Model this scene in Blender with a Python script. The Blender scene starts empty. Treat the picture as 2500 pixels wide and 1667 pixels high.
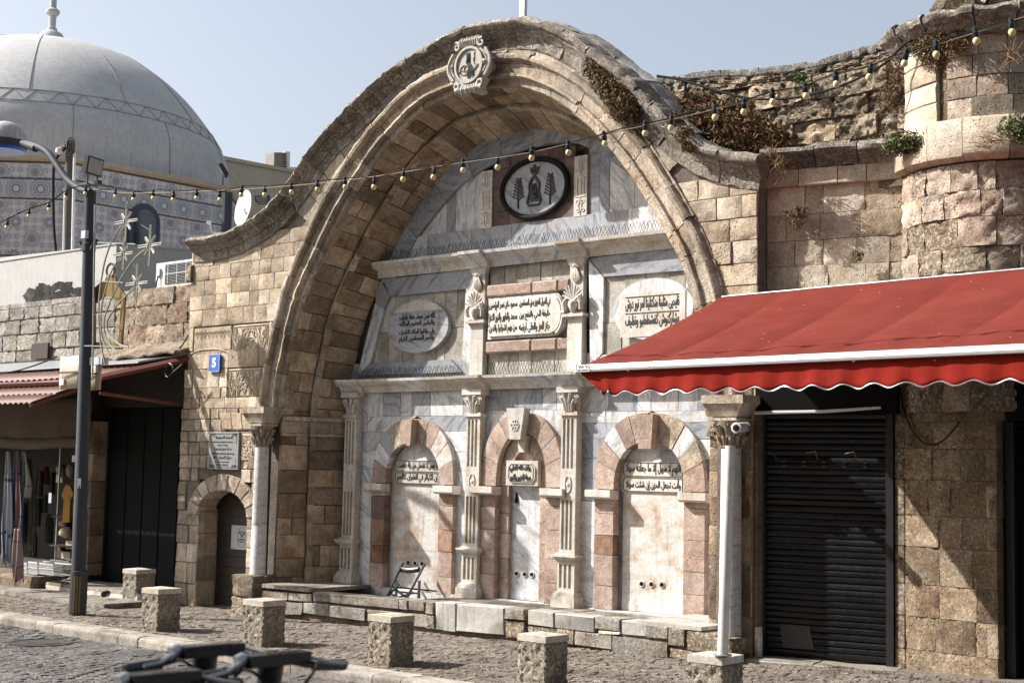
import bpy, bmesh, math, random
from mathutils import Vector, Matrix, noise
random.seed(11)
rnd = random.random
def U(a, b): return a + (b - a) * random.random()
rad = math.radians
SC = bpy.context.scene
COL = SC.collection

# ------------------------------------------------------------------ camera
FX = 3472.0; PXC = (1250.0, 833.5)
RR = ((0.759, 0.650, 0.021), (-0.042, 0.081, -0.996), (-0.649, 0.755, 0.089))
_d = Vector((-2811 - 1250, 1060 - 833.5, FX)).normalized(); _X = -_d
_z = Vector((2080 - 1250, -38800, FX)).normalized(); _Z = (_z - _X * _z.dot(_X)).normalized(); _Y = _Z.cross(_X)
R0 = Vector((_X[0], _Y[0], _Z[0])); R1 = Vector((_X[1], _Y[1], _Z[1])); R2 = Vector((_X[2], _Y[2], _Z[2]))
CAMP = Vector((12.7, -14.8, 1.97))
cd = bpy.data.cameras.new('camera'); cam = bpy.data.objects.new('camera', cd); COL.objects.link(cam)
cam.matrix_world = Matrix(((R0.x, -R1.x, -R2.x, CAMP.x), (R0.y, -R1.y, -R2.y, CAMP.y), (R0.z, -R1.z, -R2.z, CAMP.z), (0, 0, 0, 1)))
cd.lens = 36 * FX / 2500; cd.sensor_width = 36; cd.clip_end = 2000; cd.clip_start = 0.1
cd.dof.use_dof = True; cd.dof.focus_distance = 20.0; cd.dof.aperture_fstop = 3.4
SC.camera = cam

# ------------------------------------------------------------------ world, sun, exposure
SUN_AZ = rad(31.5)      # light travels towards (+cos, +sin)
SUN_EL = rad(40.0)
w = bpy.data.worlds.new('World'); SC.world = w; w.use_nodes = True
nt = w.node_tree; nt.nodes.clear()
sky = nt.nodes.new('ShaderNodeTexSky'); sky.sky_type = 'NISHITA'; sky.sun_disc = False
sky.sun_elevation = SUN_EL
_sx, _sy = -math.cos(SUN_AZ), -math.sin(SUN_AZ)
sky.sun_rotation = math.atan2(_sx, _sy)
sky.air_density = 1.0; sky.dust_density = 3.5; sky.ozone_density = 1.6
bg = nt.nodes.new('ShaderNodeBackground'); bg.inputs['Strength'].default_value = 0.105
wo = nt.nodes.new('ShaderNodeOutputWorld')
hs = nt.nodes.new('ShaderNodeHueSaturation'); hs.inputs['Saturation'].default_value = 0.55; nt.links.new(sky.outputs[0], hs.inputs['Color']); nt.links.new(hs.outputs[0], bg.inputs[0]); nt.links.new(bg.outputs[0], wo.inputs[0])
sl = bpy.data.lights.new('sun', 'SUN'); sl.energy = 5.0; sl.angle = rad(0.5); sl.color = (1.0, 0.955, 0.90)
so = bpy.data.objects.new('sun', sl); COL.objects.link(so)
_dir = Vector((math.cos(SUN_EL) * math.cos(SUN_AZ), math.cos(SUN_EL) * math.sin(SUN_AZ), -math.sin(SUN_EL)))
so.rotation_euler = _dir.to_track_quat('-Z', 'Y').to_euler(); so.location = (0, -5, 20)
SC.view_settings.view_transform = 'Standard'; SC.view_settings.look = 'None'
SC.view_settings.exposure = 0.92; SC.view_settings.gamma = 1.0; SC.view_settings.use_curve_mapping = False

# ------------------------------------------------------------------ pixel -> place helpers (photo pixels, 2500 x 1667)
def ray(u, v):
    a, b, c = u - PXC[0], v - PXC[1], FX
    return R0 * a + R1 * b + R2 * c
def PY(u, v, y):
    r = ray(u, v); return CAMP + r * ((y - CAMP.y) / r.y)
def PZ(u, v, z):
    r = ray(u, v); return CAMP + r * ((z - CAMP.z) / r.z)
def PD(u, v, d):
    r = ray(u, v); return CAMP + r * (d / FX)
def PN(u, v, p0, n):
    r = ray(u, v); return CAMP + r * ((p0 - CAMP).dot(n) / r.dot(n))
def gz(x, y):
    t = max(0.0, min(1.0, (y + 3.3) / 3.3))
    return -0.35 + t * (-0.05 + 0.0205 * (max(-13, min(8, x)) + 6.5))
def PG(u, v):
    z = -0.35
    for _ in range(12):
        p = PZ(u, v, z); z = gz(p.x, p.y)
    return p

# ------------------------------------------------------------------ object helpers
ORG = {}
class MB:
    def __init__(s): s.v = []; s.f = []; s.uv = None; s.sm = False
    def add(s, vs, fs):
        b = len(s.v); s.v += [tuple(q) for q in vs]; s.f += [tuple(b + i for i in f) for f in fs]; return s
    def box(s, a, b):
        x0, y0, z0 = a; x1, y1, z1 = b
        return s.add([(x0,y0,z0),(x1,y0,z0),(x1,y1,z0),(x0,y1,z0),(x0,y0,z1),(x1,y0,z1),(x1,y1,z1),(x0,y1,z1)],
                     [(0,3,2,1),(4,5,6,7),(0,1,5,4),(1,2,6,5),(2,3,7,6),(3,0,4,7)])
    def obox(s, c, ax, ay, az):      # oriented box: centre and half-axis vectors
        c = Vector(c); ax = Vector(ax); ay = Vector(ay); az = Vector(az)
        vs = [c + ax*i + ay*j + az*k for k in (-1,1) for i, j in ((-1,-1),(1,-1),(1,1),(-1,1))]
        return s.add(vs, [(0,3,2,1),(4,5,6,7),(0,1,5,4),(1,2,6,5),(2,3,7,6),(3,0,4,7)])
    def prism(s, pts, off):          # polygon swept by vector off
        off = Vector(off); n = len(pts); vs = [Vector(p) for p in pts] + [Vector(p) + off for p in pts]
        return s.add(vs, [tuple(range(n)), tuple(range(2*n-1, n-1, -1))] + [(i, n+i, n+(i+1) % n, (i+1) % n) for i in range(n)])
    def tube(s, pts, r, n=8, cap=True):
        pts = [Vector(p) for p in pts]; rs = r if isinstance(r, (list, tuple)) else [r] * len(pts)
        rings = []; up = Vector((0.13, 0.21, 1)).normalized(); prev = None
        for i, p in enumerate(pts):
            t = (pts[min(i+1, len(pts)-1)] - pts[max(i-1, 0)])
            if t.length < 1e-9: t = Vector((0, 0, 1))
            t.normalize()
            a = (prev - t * prev.dot(t)) if prev else (up - t * up.dot(t))
            if a.length < 1e-4: a = Vector((1, 0, 0)) - t * t.x
            a.normalize(); prev = a; b = t.cross(a)
            rings.append([p + (a * math.cos(2*math.pi*k/n) + b * math.sin(2*math.pi*k/n)) * rs[i] for k in range(n)])
        vs = [q for rg in rings for q in rg]; fs = []
        for i in range(len(pts)-1):
            for k in range(n):
                fs.append((i*n+k, i*n+(k+1) % n, (i+1)*n+(k+1) % n, (i+1)*n+k))
        if cap: fs += [tuple(range(n-1, -1, -1)), tuple(range((len(pts)-1)*n, len(pts)*n))]
        return s.add(vs, fs)
    def lathe(s, prof, c=(0,0,0), n=20, axis=Vector((0,0,1)), ax=None):   # prof: (radius, height)
        axis = Vector(axis).normalized()
        a = Vector((1,0,0)) if abs(axis.x) < .9 else Vector((0,1,0))
        a = (a - axis*a.dot(axis)).normalized(); b = axis.cross(a); c = Vector(c)
        vs = []; fs = []
        for r, h in prof:
            for k in range(n):
                t = 2*math.pi*k/n; vs.append(c + axis*h + (a*math.cos(t) + b*math.sin(t))*max(r, 1e-4))
        for i in range(len(prof)-1):
            for k in range(n): fs.append((i*n+k, i*n+(k+1) % n, (i+1)*n+(k+1) % n, (i+1)*n+k))
        fs += [tuple(range(n-1, -1, -1)), tuple(range((len(prof)-1)*n, len(prof)*n))]
        return s.add(vs, fs)
    def grid(s, P, nu, nv):
        vs = [P(i/nu, j/nv) for j in range(nv+1) for i in range(nu+1)]
        return s.add(vs, [(j*(nu+1)+i, j*(nu+1)+i+1, (j+1)*(nu+1)+i+1, (j+1)*(nu+1)+i) for j in range(nv) for i in range(nu)])
def smooth_mesh(me, ang=40):
    try:
        me.shade_smooth()
        me.set_sharp_from_angle(angle=rad(ang))
    except Exception:
        pass
def build(name, mb, mat, parent=None, label=None, cat=None, group=None, kind=None, smooth=False, org=None, recalc=True):
    o0 = ORG[parent.name] if parent else Vector(org or (0, 0, 0))
    me = bpy.data.meshes.new(name)
    me.from_pydata([tuple(Vector(q) - o0) for q in mb.v], [], mb.f)
    if recalc:
        bm = bmesh.new(); bm.from_mesh(me); bmesh.ops.recalc_face_normals(bm, faces=bm.faces); bm.to_mesh(me); bm.free()
    if mat: me.materials.append(mat)
    if smooth: smooth_mesh(me, smooth if smooth is not True else 40)
    o = bpy.data.objects.new(name, me); COL.objects.link(o)
    if parent: o.parent = parent
    else: o.location = o0
    ORG[o.name] = o0
    tag(o, label, cat, group, kind); return o
def tag(o, label=None, cat=None, group=None, kind=None):
    if label: o['label'] = label
    if cat: o['category'] = cat
    if group: o['group'] = group
    if kind: o['kind'] = kind
def thing(name, label, cat, loc=(0,0,0), group=None):
    o = bpy.data.objects.new(name, None); o.empty_display_size = .2; COL.objects.link(o); o.location = loc
    ORG[o.name] = Vector(loc); tag(o, label, cat, group); return o
def copy_tree(src, loc, rz=None, label=None):
    def cp(o, par):
        c = o.copy(); COL.objects.link(c)
        if par is not None: c.parent = par
        ORG[c.name] = Vector(loc)
        for ch in list(o.children): cp(ch, c)
        return c
    r = cp(src, None); r.location = loc
    if rz is not None: r.rotation_euler = (0, 0, rz)
    if label: r['label'] = label
    return r

# stone block on a surface patch. S(s,t)->point, N(s,t)->outward normal, s,t in 0..1
def block(S, N, depth=.12, k=1, gap=.006, ch=.012, rough=.004, amp=0.0, freq=6.0, mb=None, Ls=None, Lt=None, bulge=0.0):
    if Ls is None:
        Ls = ((S(1,0)-S(0,0)).length + (S(1,1)-S(0,1)).length)/2
        Lt = ((S(0,1)-S(0,0)).length + (S(1,1)-S(1,0)).length)/2
    Ls = max(Ls, .02); Lt = max(Lt, .02)
    gs, gt = min(gap/Ls, .2), min(gap/Lt, .2); es, et = min(ch*.7/Ls, .2), min(ch*.7/Lt, .2)
    ks = k if isinstance(k, int) else k[0]; kt = k if isinstance(k, int) else k[1]
    def pos(g, e, kk):
        a = g + e; b = 1 - g - e
        return [g] + [a + (b-a)*i/kk for i in range(kk+1)] + [1-g]
    ps, pt = pos(gs, es, ks), pos(gt, et, kt)
    ns, ntt = len(ps), len(pt); seed = Vector((U(-50,50), U(-50,50), U(-50,50)))
    base = U(-rough, rough); vs = []
    for j, t in enumerate(pt):
        for i, s in enumerate(ps):
            bd = i in (0, ns-1) or j in (0, ntt-1)
            jit_s = U(-1,1)*min(gs, .3*es)*.6 if bd or rough else 0; jit_t = U(-1,1)*min(gt, .3*et)*.6 if bd or rough else 0
            p = S(min(1,max(0,s+jit_s)), min(1,max(0,t+jit_t))); n = N(s, t)
            d = base + U(-rough, rough)*.5
            if amp:
                d += amp * (noise.noise(p*freq + seed) + .5*noise.noise(p*freq*2.3 + seed))
            if bulge: d += bulge * (1-(2*s-1)**4) * (1-(2*t-1)**4)
            if bd: d -= ch
            vs.append(p + n*d)
    fs = [(j*ns+i, j*ns+i+1, (j+1)*ns+i+1, (j+1)*ns+i) for j in range(ntt-1) for i in range(ns-1)]
    ring = [i for i in range(ns)] + [j*ns+ns-1 for j in range(1, ntt)] + [(ntt-1)*ns+i for i in range(ns-2, -1, -1)] + [j*ns for j in range(ntt-2, 0, -1)]
    b = len(vs)
    for idx in ring:
        j, i = divmod(idx, ns); vs.append(S(ps[i], pt[j]) - N(ps[i], pt[j])*depth)
    m = len(ring)
    fs += [(ring[(a+1) % m], ring[a], b+a, b+(a+1) % m) for a in range(m)]
    mb = mb or MB(); mb.add(vs, fs); return mb
def quadS(c00, c10, c11, c01):
    c00, c10, c11, c01 = map(Vector, (c00, c10, c11, c01))
    n = (c10-c00).cross(c01-c00); n.normalize()
    if n.dot(CAMP - c00) < 0: n = -n
    return (lambda s, t: (c00*(1-s)+c10*s)*(1-t) + (c01*(1-s)+c11*s)*t), (lambda s, t: n)
def qblock(c00, c10, c11, c01, **kw):
    S, N = quadS(c00, c10, c11, c01); return block(S, N, **kw)
def xz(x, z, y): return Vector((x, y, z))
def wblock(x0, x1, z0, z1, y, **kw):    # plain rectangle on plane y
    return qblock((x0,y,z0),(x1,y,z0),(x1,y,z1),(x0,y,z1), **kw)
def pxblock(q, y, **kw):                # four photo pixels (bl, br, tr, tl) on plane y
    return qblock(*[PY(u, v, y) for u, v in q], **kw)
def catmull(P, n=8):
    out = []; P = [Vector(p) for p in P]
    for i in range(len(P)-1):
        p0 = P[max(i-1,0)]; p1 = P[i]; p2 = P[i+1]; p3 = P[min(i+2, len(P)-1)]
        for k in range(n):
            t = k/n
            out.append(.5*((2*p1)+(p2-p0)*t+(2*p0-5*p1+4*p2-p3)*t*t+(3*p1-p0-3*p2+p3)*t**3))
    out.append(P[-1]); return out
class Path:     # planar (x,z) path with arc length and inward normal (to the right of travel)
    def __init__(s, pts, n=10):
        s.p = catmull([(a, b, 0) for a, b in pts], n)
        s.l = [0]
        for i in range(1, len(s.p)): s.l.append(s.l[-1] + (s.p[i]-s.p[i-1]).length)
        s.L = s.l[-1]
    def at(s, d, o=0.0):
        d = max(0, min(s.L, d)); lo, hi = 0, len(s.l)-1
        while hi-lo > 1:
            m = (lo+hi)//2
            if s.l[m] <= d: lo = m
            else: hi = m
        f = (d-s.l[lo])/max(1e-9, s.l[hi]-s.l[lo]); p = s.p[lo].lerp(s.p[hi], f)
        def tang(i):
            a = s.p[max(0, i-1)]; b = s.p[min(len(s.p)-1, i+1)]; return (b-a).normalized()
        t = tang(lo).lerp(tang(hi), f).normalized(); n = Vector((t.y, -t.x, 0))
        q = p + n*o; return q.x, q.y
def sweep_piece(path, a, b, prof, gap=.008, rough=.004, amp=0.0, freq=5.0, steps=3, taper=0):
    a += gap/2; b -= gap/2; m = len(prof); vs = []; seed = Vector((U(-50,50), U(-50,50), 0)); base = U(-rough, rough)
    for i in range(steps+1):
        d = a + (b-a)*i/steps
        for o, y in prof:
            x, z = path.at(d, o)
            q = Vector((x, y, z))
            e = base + (amp*(noise.noise(q*freq+seed) + .6*noise.noise(q*freq*2.7+seed)) if amp else 0)
            x2, z2 = path.at(d, o - e)
            vs.append((x2, y - e, z2))
    fs = [(i*m+k, i*m+(k+1) % m, (i+1)*m+(k+1) % m, (i+1)*m+k) for i in range(steps) for k in range(m)]
    fs += [tuple(range(m)), tuple(range((steps+1)*m-1, steps*m-1, -1))]
    return MB().add(vs, fs)

# ------------------------------------------------------------------ materials
def new_mat(name):
    m = bpy.data.materials.new(name); m.use_nodes = True; t = m.node_tree; t.nodes.clear()
    out = t.nodes.new('ShaderNodeOutputMaterial'); b = t.nodes.new('ShaderNodeBsdfPrincipled')
    t.links.new(b.outputs[0], out.inputs[0]); return m, t, b
class NT:
    def __init__(s, t): s.t = t
    def n(s, ty, **kw):
        nd = s.t.nodes.new('ShaderNode'+ty)
        for k, v in kw.items():
            if k.startswith('i_'):
                key = k[2:]; key = int(key) if key.isdigit() else key
                if hasattr(v, 'is_output') or isinstance(v, bpy.types.NodeSocket): s.t.links.new(v, nd.inputs[key])
                else: nd.inputs[key].default_value = v
            else: setattr(nd, k, v)
        return nd
    def L(s, a, b): s.t.links.new(a, b)
    def math(s, op, a, b=None, c=None):
        nd = s.t.nodes.new('ShaderNodeMath'); nd.operation = op
        for i, q in enumerate((a, b, c)):
            if q is None: continue
            if isinstance(q, bpy.types.NodeSocket): s.L(q, nd.inputs[i])
            else: nd.inputs[i].default_value = q
        return nd.outputs[0]
    def ramp(s, fac, stops, interp='LINEAR'):
        nd = s.t.nodes.new('ShaderNodeValToRGB'); s.L(fac, nd.inputs[0]); cr = nd.color_ramp; cr.interpolation = interp
        while len(cr.elements) < len(stops): cr.elements.new(.5)
        for e, (p, c) in zip(cr.elements, stops):
            e.position = p; e.color = c if len(c) == 4 else (*c, 1)
        return nd.outputs[0]
    def mix(s, fac, a, b, mode='MIX'):
        nd = s.t.nodes.new('ShaderNodeMix'); nd.data_type = 'RGBA'; nd.blend_type = mode
        for i, q in ((0, fac), (6, a), (7, b)):
            if isinstance(q, bpy.types.NodeSocket): s.L(q, nd.inputs[i])
            else: nd.inputs[i].default_value = q if i == 0 else ((*q, 1) if len(q) == 3 else q)
        return nd.outputs[2]
def g3(v): return (v, v, v, 1)
def coords(N, per_object=True, scale=(1,1,1), rot=(0,0,0), rrot=0.0):
    tc = N.n('TexCoord'); v = tc.outputs['Object']; info = N.n('ObjectInfo')
    if per_object:
        add = N.n('VectorMath', operation='SCALE', i_0=(37.1, 61.7, 23.3)); N.L(info.outputs['Random'], add.inputs['Scale'])
        a2 = N.n('VectorMath', operation='ADD'); N.L(v, a2.inputs[0]); N.L(add.outputs[0], a2.inputs[1]); v = a2.outputs[0]
    if rrot:
        vr = N.n('VectorRotate', rotation_type='AXIS_ANGLE'); vr.inputs['Axis'].default_value = (0, 1, 0)
        N.L(v, vr.inputs['Vector']); N.L(N.math('MULTIPLY', info.outputs['Random'], rrot), vr.inputs['Angle']); v = vr.outputs[0]
    mp = N.n('Mapping'); mp.inputs['Scale'].default_value = scale; mp.inputs['Rotation'].default_value = rot
    N.L(v, mp.inputs[0]); return mp.outputs[0], info.outputs['Random'], tc
def stone_mat(name, c1, c2, c3, dark=(.03,.025,.02), bump=.6, pits=.35, pit_scale=22, stain=.25, var=.25, fine=55, streak=0, lich=0, coarse=0.0, rough=.92):
    m, t, b = new_mat(name); N = NT(t); v, rn, tc = coords(N)
    n1 = N.n('TexNoise', i_Vector=v, i_Scale=2.2, i_Detail=9.0, i_Roughness=.62)
    col = N.ramp(n1.outputs[0], [(.32, c3), (.48, c1), (.66, c2)])
    vr = N.math('MULTIPLY_ADD', rn, var*2, 1-var); r2 = N.math('FRACT', N.math('MULTIPLY', rn, 7.31))
    col = N.mix(N.math('MULTIPLY', r2, .55), col, N.mix(1.0, col, (*[c3[i]/max(c1[i],.01) for i in range(3)],), 'MULTIPLY'))
    vc = N.n('CombineColor', i_0=vr, i_1=vr, i_2=vr); col = N.mix(1.0, col, vc.outputs[0], 'MULTIPLY')
    nf = N.n('TexNoise', i_Vector=v, i_Scale=fine, i_Detail=5.0, i_Roughness=.7)
    col = N.mix(.8, col, N.ramp(nf.outputs[0], [(.3, g3(.5)), (.7, g3(1.38))]), 'MULTIPLY')
    nm = N.n('TexNoise', i_Vector=v, i_Scale=9.0, i_Detail=7.0, i_Roughness=.75)
    col = N.mix(.75, col, N.ramp(nm.outputs[0], [(.35, g3(.66)), (.62, g3(1.18))]), 'MULTIPLY')
    wv = N.n('TexNoise', i_Vector=tc.outputs['Object'], i_Scale=1.1, i_Detail=10.0, i_Roughness=.72)
    sm = N.ramp(wv.outputs[0], [(.5-.02, g3(0)), (.68, g3(1))])
    col = N.mix(N.math('MULTIPLY', sm, stain), col, dark)
    if streak:
        mp = N.n('Mapping'); mp.inputs['Scale'].default_value = (5, 5, .45); N.L(tc.outputs['Object'], mp.inputs[0])
        ws = N.n('TexNoise', i_Vector=mp.outputs[0], i_Scale=1.6, i_Detail=8.0, i_Roughness=.65)
        col = N.mix(N.math('MULTIPLY', N.ramp(ws.outputs[0], [(.5, g3(0)), (.66, g3(1))]), streak), col, dark)
    if lich:
        wl = N.n('TexNoise', i_Vector=tc.outputs['Object'], i_Scale=6.0, i_Detail=10.0, i_Roughness=.8)
        col = N.mix(N.math('MULTIPLY', N.ramp(wl.outputs[0], [(.5, g3(0)), (.6, g3(1))]), lich), col, (.55,.53,.5))
    vo = N.n('TexVoronoi', i_Vector=v, i_Scale=pit_scale, i_Randomness=1.0)
    pm = N.n('TexNoise', i_Vector=v, i_Scale=3.5, i_Detail=4.0)
    pit = N.ramp(vo.outputs[0], [(.10, g3(1)), (.3, g3(0))]); pit = N.math('MULTIPLY', pit, N.ramp(pm.outputs[0], [(.48, g3(0)), (.6, g3(1))]))
    vo2 = N.n('TexVoronoi', i_Vector=v, i_Scale=pit_scale*2.6, i_Randomness=1.0)
    pit2 = N.ramp(vo2.outputs[0], [(.1, g3(1)), (.32, g3(0))])
    pall = N.math('MAXIMUM', pit, N.math('MULTIPLY', pit2, .4))
    col = N.mix(N.math('MULTIPLY', pall, pits), col, N.mix(1.0, col, (.25,.22,.19), 'MULTIPLY'))
    h = N.math('ADD', N.math('MULTIPLY', nf.outputs[0], .35), N.math('MULTIPLY', nm.outputs[0], 1.0))
    h = N.math('SUBTRACT', h, N.math('MULTIPLY', pall, pits*1.6))
    if coarse:
        nc = N.n('TexNoise', i_Vector=v, i_Scale=24.0, i_Detail=8.0, i_Roughness=.8)
        rg = N.ramp(nc.outputs[0], [(.4, g3(0)), (.52, g3(1))])
        h = N.math('ADD', h, N.math('MULTIPLY', rg, coarse)); col = N.mix(.55*min(1,coarse), col, N.mix(1.0, col, N.ramp(rg, [(0, g3(.5)), (1, g3(1.1))]), 'MULTIPLY'))
    bp = N.n('Bump', i_Strength=bump, i_Distance=.028); N.L(h, bp.inputs['Height'])
    N.L(col, b.inputs['Base Color']); N.L(bp.outputs[0], b.inputs['Normal']); b.inputs['Roughness'].default_value = rough
    b.inputs['Specular IOR Level'].default_value = .25
    return m
def marble_mat(name, base, vein, rrot=3.0, amt=.6, sc=3.0, stain=.12, var=.12, stains=(.35,.24,.14), bump=.15):
    m, t, b = new_mat(name); N = NT(t); v, rn, tc = coords(N, scale=(1, 1, 5.5), rrot=rrot)
    n0 = N.n('TexNoise', i_Vector=v, i_Scale=sc, i_Detail=10.0, i_Roughness=.66, i_Distortion=.5)
    vf = N.ramp(n0.outputs[0], [(.38, g3(1)), (.47, g3(.45)), (.53, g3(.1)), (.60, g3(.3)), (.66, g3(0))])
    col = N.mix(N.math('MULTIPLY', vf, amt), base, vein)
    vr = N.math('MULTIPLY_ADD', rn, var*2, 1-var); vc = N.n('CombineColor', i_0=vr, i_1=vr, i_2=vr); col = N.mix(1.0, col, vc.outputs[0], 'MULTIPLY')
    r2 = N.math('FRACT', N.math('MULTIPLY', rn, 5.77)); col = N.mix(N.ramp(r2, [(.68, g3(0)), (1, g3(.65))]), col, N.mix(.5, col, vein))
    nf = N.n('TexNoise', i_Vector=tc.outputs['Object'], i_Scale=30.0, i_Detail=8.0, i_Roughness=.75)
    col = N.mix(.7, col, N.ramp(nf.outputs[0], [(.33, g3(.6)), (.6, g3(1.1))]), 'MULTIPLY')
    ns = N.n('TexNoise', i_Vector=tc.outputs['Object'], i_Scale=2.6, i_Detail=9.0, i_Roughness=.7)
    col = N.mix(N.math('MULTIPLY', N.ramp(ns.outputs[0], [(.48, g3(0)), (.66, g3(1))]), stain*2.4), col, stains)
    mp = N.n('Mapping'); mp.inputs['Scale'].default_value = (6, 6, .5); N.L(tc.outputs['Object'], mp.inputs[0])
    nd = N.n('TexNoise', i_Vector=mp.outputs[0], i_Scale=2.0, i_Detail=8.0, i_Roughness=.7)
    col = N.mix(N.math('MULTIPLY', N.ramp(nd.outputs[0], [(.52, g3(0)), (.7, g3(1))]), .45), col, (.12,.115,.11))
    vo = N.n('TexVoronoi', i_Vector=v, i_Scale=26.0); pk = N.ramp(vo.outputs[0], [(.05, g3(1)), (.13, g3(0))])
    col = N.mix(N.math('MULTIPLY', pk, .55), col, (.08,.075,.07))
    N.L(col, b.inputs['Base Color']); b.inputs['Roughness'].default_value = .62; b.inputs['Specular IOR Level'].default_value = .35
    bp = N.n('Bump', i_Strength=bump, i_Distance=.01); N.L(N.math('SUBTRACT', nf.outputs[0], pk), bp.inputs['Height']); N.L(bp.outputs[0], b.inputs['Normal'])
    return m
def plain_mat(name, col, rough=.5, metal=0.0, dirt=.3, dcol=(.05,.045,.04), scale=8.0, bump=.1, spec=.5, streak=0.0, emit=None):
    m, t, b = new_mat(name); N = NT(t); v, rn, tc = coords(N)
    n = N.n('TexNoise', i_Vector=v, i_Scale=scale, i_Detail=9.0, i_Roughness=.72)
    c = N.mix(N.math('MULTIPLY', N.ramp(n.outputs[0], [(.42, g3(0)), (.7, g3(1))]), dirt), col, dcol)
    nf = N.n('TexNoise', i_Vector=v, i_Scale=scale*9, i_Detail=4.0)
    c = N.mix(.3, c, N.ramp(nf.outputs[0], [(.3, g3(.7)), (.7, g3(1.2))]), 'MULTIPLY')
    if streak:
        mp = N.n('Mapping'); mp.inputs['Scale'].default_value = (9, 9, .6); N.L(tc.outputs['Object'], mp.inputs[0])
        nd = N.n('TexNoise', i_Vector=mp.outputs[0], i_Scale=2.0, i_Detail=8.0)
        c = N.mix(N.math('MULTIPLY', N.ramp(nd.outputs[0], [(.5, g3(0)), (.7, g3(1))]), streak), c, dcol)
    N.L(c, b.inputs['Base Color']); N.L(N.math('MULTIPLY_ADD', nf.outputs[0], .25, rough-.12), b.inputs['Roughness'])
    b.inputs['Metallic'].default_value = metal; b.inputs['Specular IOR Level'].default_value = spec
    bp = N.n('Bump', i_Strength=bump, i_Distance=.01); N.L(n.outputs[0], bp.inputs['Height']); N.L(bp.outputs[0], b.inputs['Normal'])
    return m
M = {}
M['wall'] = stone_mat('honey_limestone', (.53,.435,.32), (.61,.525,.415), (.40,.30,.20), stain=.45, bump=.9, pits=.7, var=.2, streak=.15)
M['arch'] = stone_mat('arch_limestone', (.53,.45,.36), (.62,.55,.47), (.39,.30,.215), stain=.6, bump=1.0, pits=.6, streak=.35, var=.33)
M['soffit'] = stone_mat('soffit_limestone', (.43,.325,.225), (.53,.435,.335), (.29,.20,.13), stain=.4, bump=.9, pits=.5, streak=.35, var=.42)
M['pale'] = stone_mat('pale_limestone', (.60,.515,.405), (.66,.59,.495), (.47,.37,.26), stain=.35, bump=.6, pits=.4)
M['coping'] = stone_mat('lichen_coping_stone', (.48,.42,.35), (.58,.535,.475), (.30,.245,.195), stain=.55, bump=1.0, pits=.7, lich=.35, coarse=.6)
M['rubble'] = stone_mat('eroded_sandstone', (.52,.42,.31), (.60,.51,.40), (.36,.27,.185), stain=.45, bump=1.0, pits=.9, pit_scale=13, coarse=1.0)
M['turret'] = stone_mat('pinkish_sandstone', (.54,.435,.345), (.62,.53,.44), (.39,.28,.205), stain=.4, bump=.8, pits=.7, pit_scale=18, coarse=.3)
M['pierstone'] = stone_mat('pitted_brown_stone', (.42,.315,.215), (.50,.405,.30), (.28,.19,.12), stain=.35, bump=1.0, pits=.9, pit_scale=24, coarse=.35)
M['mortar'] = stone_mat('weathered_mortar', (.34,.265,.185), (.42,.34,.255), (.19,.135,.09), stain=.6, bump=.9, pits=.5, coarse=.4)
M['base'] = stone_mat('trough_stone', (.44,.40,.345), (.53,.50,.46), (.29,.24,.19), stain=.6, bump=1.0, pits=.6, coarse=.35, var=.15)
M['bollard'] = stone_mat('pocked_bollard_stone', (.44,.39,.32), (.50,.455,.385), (.34,.28,.205), stain=.3, bump=1.0, pits=1.0, pit_scale=22, coarse=.45, var=.06)
M['bollardcap'] = stone_mat('sawn_cap_stone', (.50,.46,.40), (.56,.52,.46), (.40,.34,.27), stain=.35, bump=.3, pits=.2, var=.08)
M['pink'] = stone_mat('pink_stone', (.44,.335,.28), (.51,.415,.36), (.34,.235,.185), stain=.3, bump=.5, pits=.4, var=.14)
M['redstone'] = stone_mat('rust_red_stone', (.33,.20,.14), (.41,.29,.22), (.21,.11,.07), stain=.5, bump=.5, pits=.4, var=.2)
M['purple'] = stone_mat('dark_red_marble', (.17,.115,.10), (.25,.18,.165), (.10,.065,.06), stain=.3, bump=.25, pits=.15, var=.2)
M['kerb'] = stone_mat('kerb_stone', (.36,.33,.29), (.42,.39,.35), (.26,.22,.18), stain=.45, bump=.4, pits=.3)
M['cobble'] = stone_mat('cobble_stone', (.31,.27,.23), (.38,.345,.30), (.21,.17,.14), stain=.4, bump=1.0, pits=.4, var=.22, coarse=.6)
M['road'] = stone_mat('road_cobble_stone', (.20,.185,.175), (.27,.25,.24), (.13,.115,.11), stain=.4, bump=1.0, pits=.4, var=.22, coarse=.6, rough=.75)
M['soil'] = stone_mat('joint_dirt', (.17,.145,.12), (.22,.19,.16), (.11,.09,.075), stain=.4, bump=.9)
M['marble'] = marble_mat('veined_marble', (.72,.715,.705), (.27,.295,.335), amt=.85, sc=2.0, stain=.16)
M['marblegrey'] = marble_mat('grey_streaked_marble', (.37,.385,.41), (.14,.158,.195), amt=.9, sc=2.0, stain=.14)  # grey marble; base also lowered to carry the tympanum's shade
M['marblewhite'] = marble_mat('white_carved_marble', (.64,.60,.545), (.36,.34,.31), amt=.45, stain=.25)
M['marblestain'] = marble_mat('rust_stained_marble', (.60,.59,.57), (.42,.36,.29), amt=.6, sc=1.6, stain=.42, stains=(.36,.235,.15), rrot=.3)
M['benchmarble'] = marble_mat('worn_dirty_marble', (.47,.45,.415), (.30,.295,.29), amt=.6, stain=.35, bump=.5, stains=(.30,.25,.19))
M['column'] = marble_mat('column_marble', (.66,.65,.64), (.30,.31,.33), amt=.6, rrot=.8)
M['ink'] = plain_mat('black_letter_paint', (.025,.025,.028), rough=.6, dirt=.35, dcol=(.10,.095,.09), scale=30)
M['blackiron'] = plain_mat('black_iron', (.018,.018,.02), rough=.45, dirt=.3)
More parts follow.
